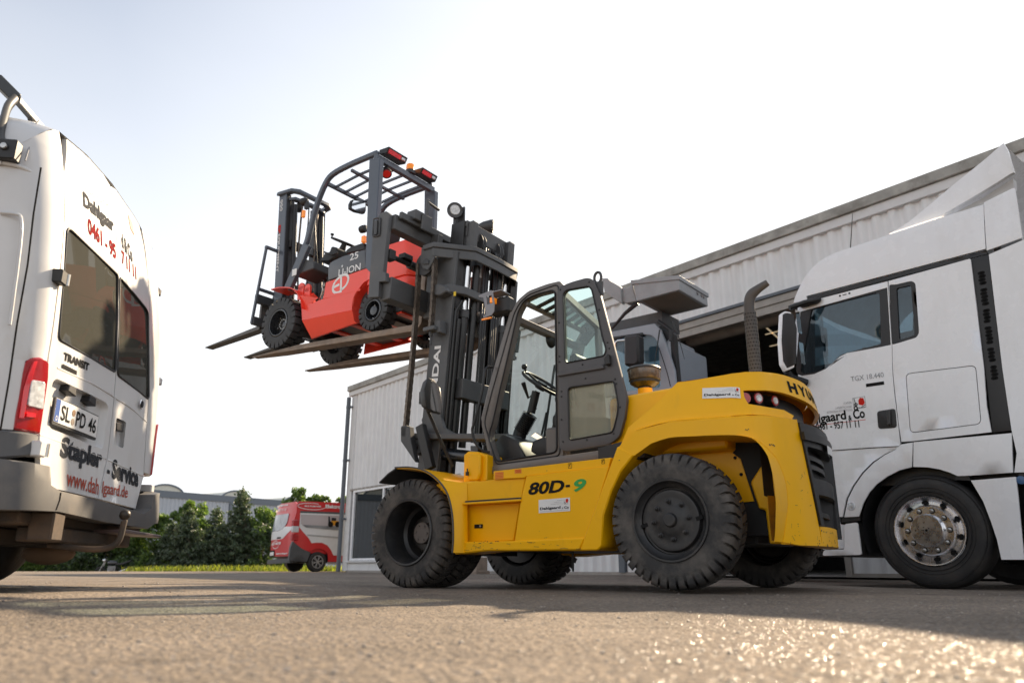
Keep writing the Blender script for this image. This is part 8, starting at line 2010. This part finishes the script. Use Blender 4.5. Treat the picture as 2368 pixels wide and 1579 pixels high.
def wtext(s, P, h, m_, y=-1.0, bold=.03, shear=0):
    u = Vector((P[1][0] - P[0][0], 0, P[1][1] - P[0][1])); yy = lambda v: y + .10 * max(0, v - 1.5) ** 1.5
    return text(s, 1, 'lettering', m_, rv, org=(P[0][0], yy(P[0][1]) - .0, P[0][1]), ux=u, width=u.length, height=h, bold=bold, shear=shear, uy=(0, .1, 1), depth=.02)
wtext("Elektros", [(1.167,2.164),(1.856,2.171)], .13, INKW, -.99, .05)
wtext("MULTI-MOVER", [(0.371,2.174),(1,2.184)], .055, INKW, -.99, .04, .2)
bm = BM(); q = [(0.647,2.202)][0]; strip(bm, [(q[0] + .52 * math.cos(a), q[1] + .11 * math.sin(a)) for a in [R(60 + 290 * k / 40) for k in range(41)]], .02, lambda u, v: (u, -1.0 + .10 * max(0, v - 1.5) ** 1.5, v)); fin(bm, 'oval_logo', INKW, rv, rc=False)
wp('sill', [(1.371,0.33),(1.863,0.332),(1.869,0.244),(1.376,0.259)], mat('sill_silver', (.4, .4, .4), .4), y=-.97)
wp('bumper_corner', [(-.06, .36), (.60, .34), (.70, .64), (.35, .78), (.03, 1.0), (-.04, .80)], RVG, y=-1.0, th=.12)
# rear face
ZF = lambda v: .34 * max(0, v - 1.3) ** 1.2 * .45
def wr(nm, poly, m_, x=0.0, th=.03, par=None, holes=(), bev=.008):
    bm = BM(); panel(bm, poly, holes, lambda u, v, d: (x + d + ZF(v) + .10 * (abs(u)) ** 4, u, v), th, .2); return fin(bm, nm, m_, par or rv, bevel=bev, ang=30)
rb_ = [(-.95, .52), (.95, .52), (.96, 1.2), (.9, 1.9), (.82, 2.25), (.6, 2.36), (-.6, 2.36), (-.82, 2.25), (-.9, 1.9), (-.96, 1.2)]
wr('tailgate', rb_, RVR)
wr('white_panel', [(1.096,1.554),(-0.842,1.501),(-0.765,1.392),(-0.319,1.15),(-0.177,1.103),(1.177,1.075),(1.197,1.278)], RVW, x=-.012, th=.01)
wr('rear_glass', rpoly([(1.239,1.955),(-0.396,1.97),(-0.392,1.606),(-0.123,1.45),(0.169,1.387),(1.216,1.358),(1.43,1.463)], .08, 3), mat('printed_rear_glass', (.20, .21, .24), .15, coat=.8, var=.6, scale=2.5), x=-.02, th=.01)
wr('plate_holder', [(1.007,0.732),(0.398,0.733),(0.327,0.526),(0.956,0.511)], INKB, x=-.01, th=.01)
wr('number_plate', [(0.9,0.661),(0.438,0.676),(0.412,0.558),(0.872,0.542)], STICK, x=-.018, th=.008)
wr('bumper', [(1.038,0.397),(-0.916,0.444),(-0.945,0.295),(1.006,0.261)], RVG, x=-.08, th=.12)
wr('handle', [(0.243,1.169),(-0.074,1.173),(-0.084,1.125),(0.233,1.119)], INKB, x=-.03, th=.02)
def wrt(s, P, h, bold=.03, m_=INKW, sh=.0):
    W_ = P[0][0] - P[1][0]; return text(s, 1, 'lettering', m_, rv, f=lambda u, v: Vector((-.03 + ZF(P[0][1] + v) + .1 * abs(P[0][0] - u) ** 4, P[0][0] - u, lerp(P[0][1], P[1][1], u / W_) + v)), width=W_, height=h, bold=bold, shear=sh)
wrt("www.dahlgaard.de", [(1.239,2.255),(-0.141,2.23)], .09); wrt("0461 - 957 11 11", [(1.22,2.076),(-0.08,2.072)], .09); wrt("Elektroschlepper", [(0.165,0.565),(-0.72,0.575)], .07); wrt("MULTI-MOVER", [(0.67,0.894),(-0.153,0.918)], .09, .04, INKW, .2)
bm = BM(); q = [(0.282,0.917)][0]; strip(bm, [(q[0] - .27 * math.cos(a), q[1] + .13 * math.sin(a)) for a in [R(60 + 290 * k / 40) for k in range(41)]], .02, lambda u, v: (-.03, u, v)); fin(bm, 'oval_logo', INKW, rv, rc=False)
for (a, b, m_) in ((-.93, 1.15, REDL), (-.93, 1.42, CLEARL), (-.93, 1.62, REDL)):
    bm = BM(); box(bm, -.03, .22, -1.0, -.90, b - .12, b + .10); fin(bm, 'tail_light', m_, rv, bevel=.02)
bm = BM(); prismx(bm, [(-.92, 2.15), (-.7, H_ - .02), (0, H_ + .03), (.7, H_ - .02), (.92, 2.15), (.9, .6), (-.9, .6)], .35, 5.2); fin(bm, 'body_core', RVR, rv, bevel=.03)
def wwheel(x, y):
    bm = BM(); lathe(bm, [(.20, .0), (.22, -.01), (.30, -.01), (.335, .02), (.335, .2), (.2, .2)], (x, y, .335), seg=32, closed=True); t_ = fin(bm, 'wheel', SMT, rv, ang=40)
    bm = BM(); lathe(bm, [(.21, .03), (.0005, .03)], (x, y, .335), seg=28, cap=False); fin(bm, 'rim', INKB, t_)
    bm = BM(); lathe(bm, [(.215, .0), (.215, -.012), (.195, -.012), (.19, .0)], (x, y, .335), seg=32, cap=False); lathe(bm, [(.05, .02), (.05, -.02), (.0005, -.022)], (x, y, .335), seg=16)
    for k in range(6):
        for dk in (-.16, .16):
            a = k * math.pi / 3 + .2; c = Vector((x, y - .004, .335)); beam(bm, c + Vector((math.cos(a) * .03, 0, math.sin(a) * .03)), c + Vector((math.cos(a + dk) * .205, 0, math.sin(a + dk) * .205)), .022, .03, up=(0, 1, 0))
    fin(bm, 'hubcap', mat('silver_hubcap', (.42, .42, .43), .35, metal=.5), t_, ang=30)
wwheel(1.0, -.97); wwheel(4.3, -.97)
for x in (1.0, 4.3):
    bm = BM(); lathe(bm, [(.0005, .0), (.3, .0), (.335, .02), (.335, .2), (.0005, .2)], (x, .76, .335), seg=24, cap=False); fin(bm, 'wheel', SMT, rv)
bm = BM(); box(bm, .3, 5, -.85, .85, .3, .6); fin(bm, 'underbody', BLK, rv)
q = [(0.536,1.224),(1.78,1.162)]; bm = BM(); beam(bm, (q[0][0], -.995, q[0][1]), (q[1][0], -.995, q[1][1]), .02, .05); fin(bm, 'slide_rail', mat('sill_silver', (.4, .4, .4), .4), rv)

# ================================================================ grey lorry behind the yellow forklift
gc = thing('lorry', 'grey lorry with a raised steel box over its cab, standing behind the yellow forklift', 'lorry', (2.07, 11.5, -0.03), 141)
GCAB = mat('grey_cab_paint', (.30, .33, .37), .35, coat=.4, var=.04); GST = mat('grey_steel_box', (.33, .34, .35), .5, var=.08, dirt=(.2, .17, .13), dirt_amt=.3); GUN = mat('brown_underside', (.24, .21, .17), .8, var=.15, scale=2)
def gp(nm, poly, m_, y0=0.0, y1=-.05, par=None, bev=.01):
    bm = BM(); prism(bm, poly, y0, y1); return fin(bm, nm, m_, par or gc, bevel=bev)
cabq = [(0.683,3.885),(0.539,3.892),(-0.238,3.876),(-0.332,3.748),(-0.405,3.538),(-0.529,3.066),(-0.542,2.741),(0.728,2.815)]
win_ = [(0.524,3.698),(0.45,3.776),(-0.022,3.733),(-0.168,3.689),(-0.237,3.624),(-0.281,3.507),(-0.268,2.833),(0.561,2.873)]
bm = BM(); panel(bm, cabq, [rpoly(win_, .04, 3)], lambda u, v, d: (u, -d, v), .06); cbb = fin(bm, 'cab_side', GCAB, gc, bevel=.01)
bm = BM(); panel(bm, win_, (), lambda u, v, d: (u, -.03 - d, v), .005); fin(bm, 'cab_glass', GLASSB, cbb)
zmin = min(z for x, z in cabq); xmin = min(x for x, z in cabq); xmax = max(x for x, z in cabq); ztp = max(z for x, z in cabq)
bm = BM(); box(bm, xmin + .1, xmax - .02, -1.6, -.06, .9, zmin + .02); box(bm, xmin + .1, xmin + .16, -1.4, -.06, zmin, ztp - .3); box(bm, xmin + .3, xmax - .02, -1.4, -.06, ztp - .22, ztp - .12); fin(bm, 'cab_shell', GCAB, gc, bevel=.03)
gp('window_frame', [(0.522,3.794),(-0.029,3.76),(-0.03,3.709),(0.274,3.747),(0.516,3.737)], BLK, .03, -.02)
mq = [(0.075,3.628),(-0.184,3.598),(-0.167,3.159),(-0.1,3.118),(0.095,3.15)]
gp('wing_mirror', mq, BLK, .45, .25, bev=.03)
bm = BM(); q = [(0.44,3.52),(0.418,3.648),(0.37,3.674),(0.142,3.648)]; tube(bm, [(x, .12, z) for x, z in q], .022, 8); fin(bm, 'grab_rail', CHROME, gc, ang=60)
bm = BM(); q = [(-0.289,3.461),(-0.354,3.236),(-0.41,3.016),(-0.446,2.822)]; tube(bm, [(x, .002, z) for x, z in q], .006, 6); fin(bm, 'cab_seam', INKB, gc)
bm = BM(); q = [(-0.28,3.783),(-0.408,3.737),(-0.478,3.709),(-0.511,3.662),(-0.507,3.395),(-0.526,2.865),(-0.469,2.847),(-0.472,3.096),(-0.354,3.571)]; prism(bm, q, -.1, -.22); fin(bm, 'rear_frame', BLK, gc)
bm = BM(); q = [(-0.302,3.895),(-0.473,3.738),(-0.512,3.676),(-0.495,3.531)]; tube(bm, [(x, .0, z) for x, z in catlin(q, 4)], .03, 8); fin(bm, 'frame_tube', BLK, gc, ang=60)
bm = BM(); q = [(-0.37,3.716),(-0.31,3.452),(-0.252,3.197),(-0.597,3.824),(-0.677,3.556),(-0.753,3.177)]; tube(bm, [(q[0][0], .1, q[0][1]), (q[1][0], .1, q[1][1]), (q[2][0], .1, q[2][1])], [.012, .008, .005], 6); fin(bm, 'aerial', BLK, gc)
bm = BM(); tube(bm, [(q[3][0], .1, q[3][1]), (q[4][0], .1, q[4][1]), (q[5][0], .1, q[5][1])], [.014, .008, .004], 6); fin(bm, 'aerial', BLK, gc)
# raised box
bs_ = [(-0.015,4.559),(-0.821,4.438),(-0.821,4.228),(-0.117,4.213),(-0.069,4.212)]
be_ = [(-0.198,4.625),(-1.216,4.552)]
bm = BM(); x_r = bs_[1][0]; zt_ = bs_[1][1]; zb_ = bs_[2][1]
Wd = 1.0
hexa(bm, [(bs_[0][0], .25, bs_[0][1]), (x_r, .25, zt_), (x_r, .25, zb_), (bs_[3][0], .25, bs_[3][1]), (bs_[4][0], .25, bs_[4][1])], [(bs_[0][0], .25 - Wd, bs_[0][1]), (x_r, .25 - Wd, zt_), (x_r, .25 - Wd, zb_), (bs_[3][0], .25 - Wd, bs_[3][1]), (bs_[4][0], .25 - Wd, bs_[4][1])]); rbx = fin(bm, 'raised_box', GST, gc, bevel=.01)
bm = BM(); hexa(bm, [(bs_[0][0] + .02, .27, bs_[0][1] + .02), (x_r - .02, .27, zt_ + .02), (x_r - .02, .27, zt_ - .05), (bs_[0][0] + .02, .27, bs_[0][1] - .05)], [(bs_[0][0] + .02, .23 - Wd, bs_[0][1] + .02), (x_r - .02, .23 - Wd, zt_ + .02), (x_r - .02, .23 - Wd, zt_ - .05), (bs_[0][0] + .02, .23 - Wd, bs_[0][1] - .05)]); fin(bm, 'box_rim', GST, rbx, bevel=.004)
bm = BM(); hexa(bm, [(x_r + .05, .20, zb_ - .002), (bs_[3][0] - .03, .20, bs_[3][1] - .002), (bs_[3][0] - .03, .30 - Wd, bs_[3][1] - .002), (x_r + .05, .30 - Wd, zb_ - .002)], [(x_r + .1, .15, zb_ - .012), (bs_[3][0] - .08, .15, bs_[3][1] - .012), (bs_[3][0] - .08, .35 - Wd, bs_[3][1] - .012), (x_r + .1, .35 - Wd, zb_ - .012)]); fin(bm, 'box_underside', GUN, rbx)  # sheet under the box, browner and darker than its sides
bm = BM()
for y_, r_ in ((-.38, .035), (-.52, .03), (-.60, .035)): lathe(bm, [(r_, -.004), (r_ * .9, -.012), (.0005, -.012)], (x_r, y_, (zt_ + zb_) / 2 + .02), 'x', 14)
fin(bm, 'round_lamps', mat('dull_lamp', (.16, .15, .15), .3), rbx, kind='stuff')
gp('lift_arm', [(0.168,4.521),(0.044,4.546),(-0.017,4.252),(0.181,4.261),(0.256,4.313),(0.267,4.559)], GST, .15, 0)
gp('lift_arm', [(0.585,4.779),(0.473,4.754),(0.435,4.701),(0.23,4.539),(0.228,4.251),(0.547,4.524)], GST, .20, .1)
bm = BM(); box(bm, bs_[3][0] - .1, xmax + .3, -.9, -.3, ztp + .02, bs_[4][1] - .05); fin(bm, 'lift_mechanism', DKG, gc)
bm = BM(); q = [(0.488,0.1,3.905),(0.234,0.1,4.111),(-0.012,0.1,4.242)]; tube(bm, [Vector(p) for p in q], [.02, .03, .04], 8); fin(bm, 'hydraulic_ram', BLK, gc)
for x in (-.55,):
    for y in (-.3, -2.0):
        bm = BM(); lathe(bm, [(.28, .0), (.45, .006), (.5, -.04), (.5, -.28), (.28, -.3)], (x, y, .5), seg=28, closed=True); fin(bm, 'wheel', SMT, gc)
bm = BM(); box(bm, -3.2, xmax - .2, -1.9, -.3, .62, .9); fin(bm, 'chassis', BLK, gc)

# ================================================================ motorcycle in front of the bushes
mc = thing('motorcycle', 'small black motorcycle parked before the bushes under the towbar of the white van', 'motorcycle', (-.505 * 44, 44, gz(-22, 44)), 180)
for x, y in ((.74, 'front'), (-.70, 'rear')):
    bm = BM(); ring = [(x + .27 * math.cos(a), 0, .30 + .27 * math.sin(a)) for a in [2 * math.pi * k / 28 for k in range(29)]]; tube(bm, ring, .045, 8, cap=False); t_ = fin(bm, 'wheel', SMT, mc, ang=60)
    bm = BM()
    for k in range(5): a = k * 2 * math.pi / 5; beam(bm, (x, 0, .3), (x + .25 * math.cos(a), 0, .3 + .25 * math.sin(a)), .03, .02, up=(0, 1, 0))
    lathe(bm, [(.13, .05), (.0005, .052)], (x, 0, .3), seg=20, cap=False); fin(bm, 'spokes', DKG, t_)
bm = BM(); lathe(bm, [(.0005, -.30), (.09, -.24), (.13, -.08), (.14, .1), (.10, .24), (.0005, .30)], (.14, 0, .80), 'x', 16); fin(bm, 'fuel_tank', mat('gloss_black_paint', (.02, .021, .024), .15, coat=.9), mc, ang=60)
bm = BM(); prism(bm, [(-.10, .78), (-.45, .80), (-.92, .96), (-.95, .90), (-.5, .70), (-.1, .68)], -.11, .11); fin(bm, 'saddle', BLK, mc, bevel=.03, seg=2)
bm = BM(); tube(bm, [(.78, .07, .3), (.48, .07, 1.0)], .022, 8); fin(bm, 'fork_leg', STEEL, mc)
bm = BM(); tube(bm, [(.78, -.07, .3), (.48, -.07, 1.0)], .022, 8); fin(bm, 'fork_leg', STEEL, mc)
bm = BM(); tube(bm, [(.42, .36, 1.10), (.50, .2, 1.06), (.5, -.2, 1.06), (.42, -.36, 1.10)], .014, 8); fin(bm, 'handlebar', BLK, mc)
bm = BM(); tube(bm, [(.52, 0, .94), (.56, 0, .94), (.66, 0, .93)], [.05, .09, .085], 16); h_ = fin(bm, 'headlight', CHROME, mc, ang=50)
bm = BM(); box(bm, -.15, .30, -.14, .14, .34, .64); lathe(bm, [(.11, .141), (.10, .17), (.0005, .17)], (.05, 0, .46), seg=18); fin(bm, 'engine', mat('engine_alloy', (.2, .2, .2), .35, metal=.6), mc, bevel=.03)
bm = BM(); tube(bm, [(.3, .1, .5), (.2, .14, .28), (-.3, .16, .30), (-.85, .18, .48)], [.025, .03, .05, .055], 12); fin(bm, 'exhaust', CHROME, mc, ang=60)
bm = BM(); beam(bm, (-.1, 0, .6), (-.7, 0, .32), .06, .05); tube(bm, [(.5, 0, .95), (.1, 0, .7), (-.5, 0, .72)], .03, 8); fin(bm, 'bike_frame', BLK, mc)
bm = BM(); prism(bm, [(.45, .62), (.72, .62), (1.0, .42), (.98, .40), (.72, .57), (.45, .58)], -.06, .06); fin(bm, 'front_mudguard', BLK, mc)
for s_ in (1, -1):
    bm = BM(); tube(bm, [(.46, .28 * s_, 1.08), (.42, .32 * s_, 1.22)], .007, 6); lathe(bm, [(.06, 0), (.0005, .02)], (.40, .34 * s_, 1.24), 'x', 12); fin(bm, 'mirror', BLK, mc)
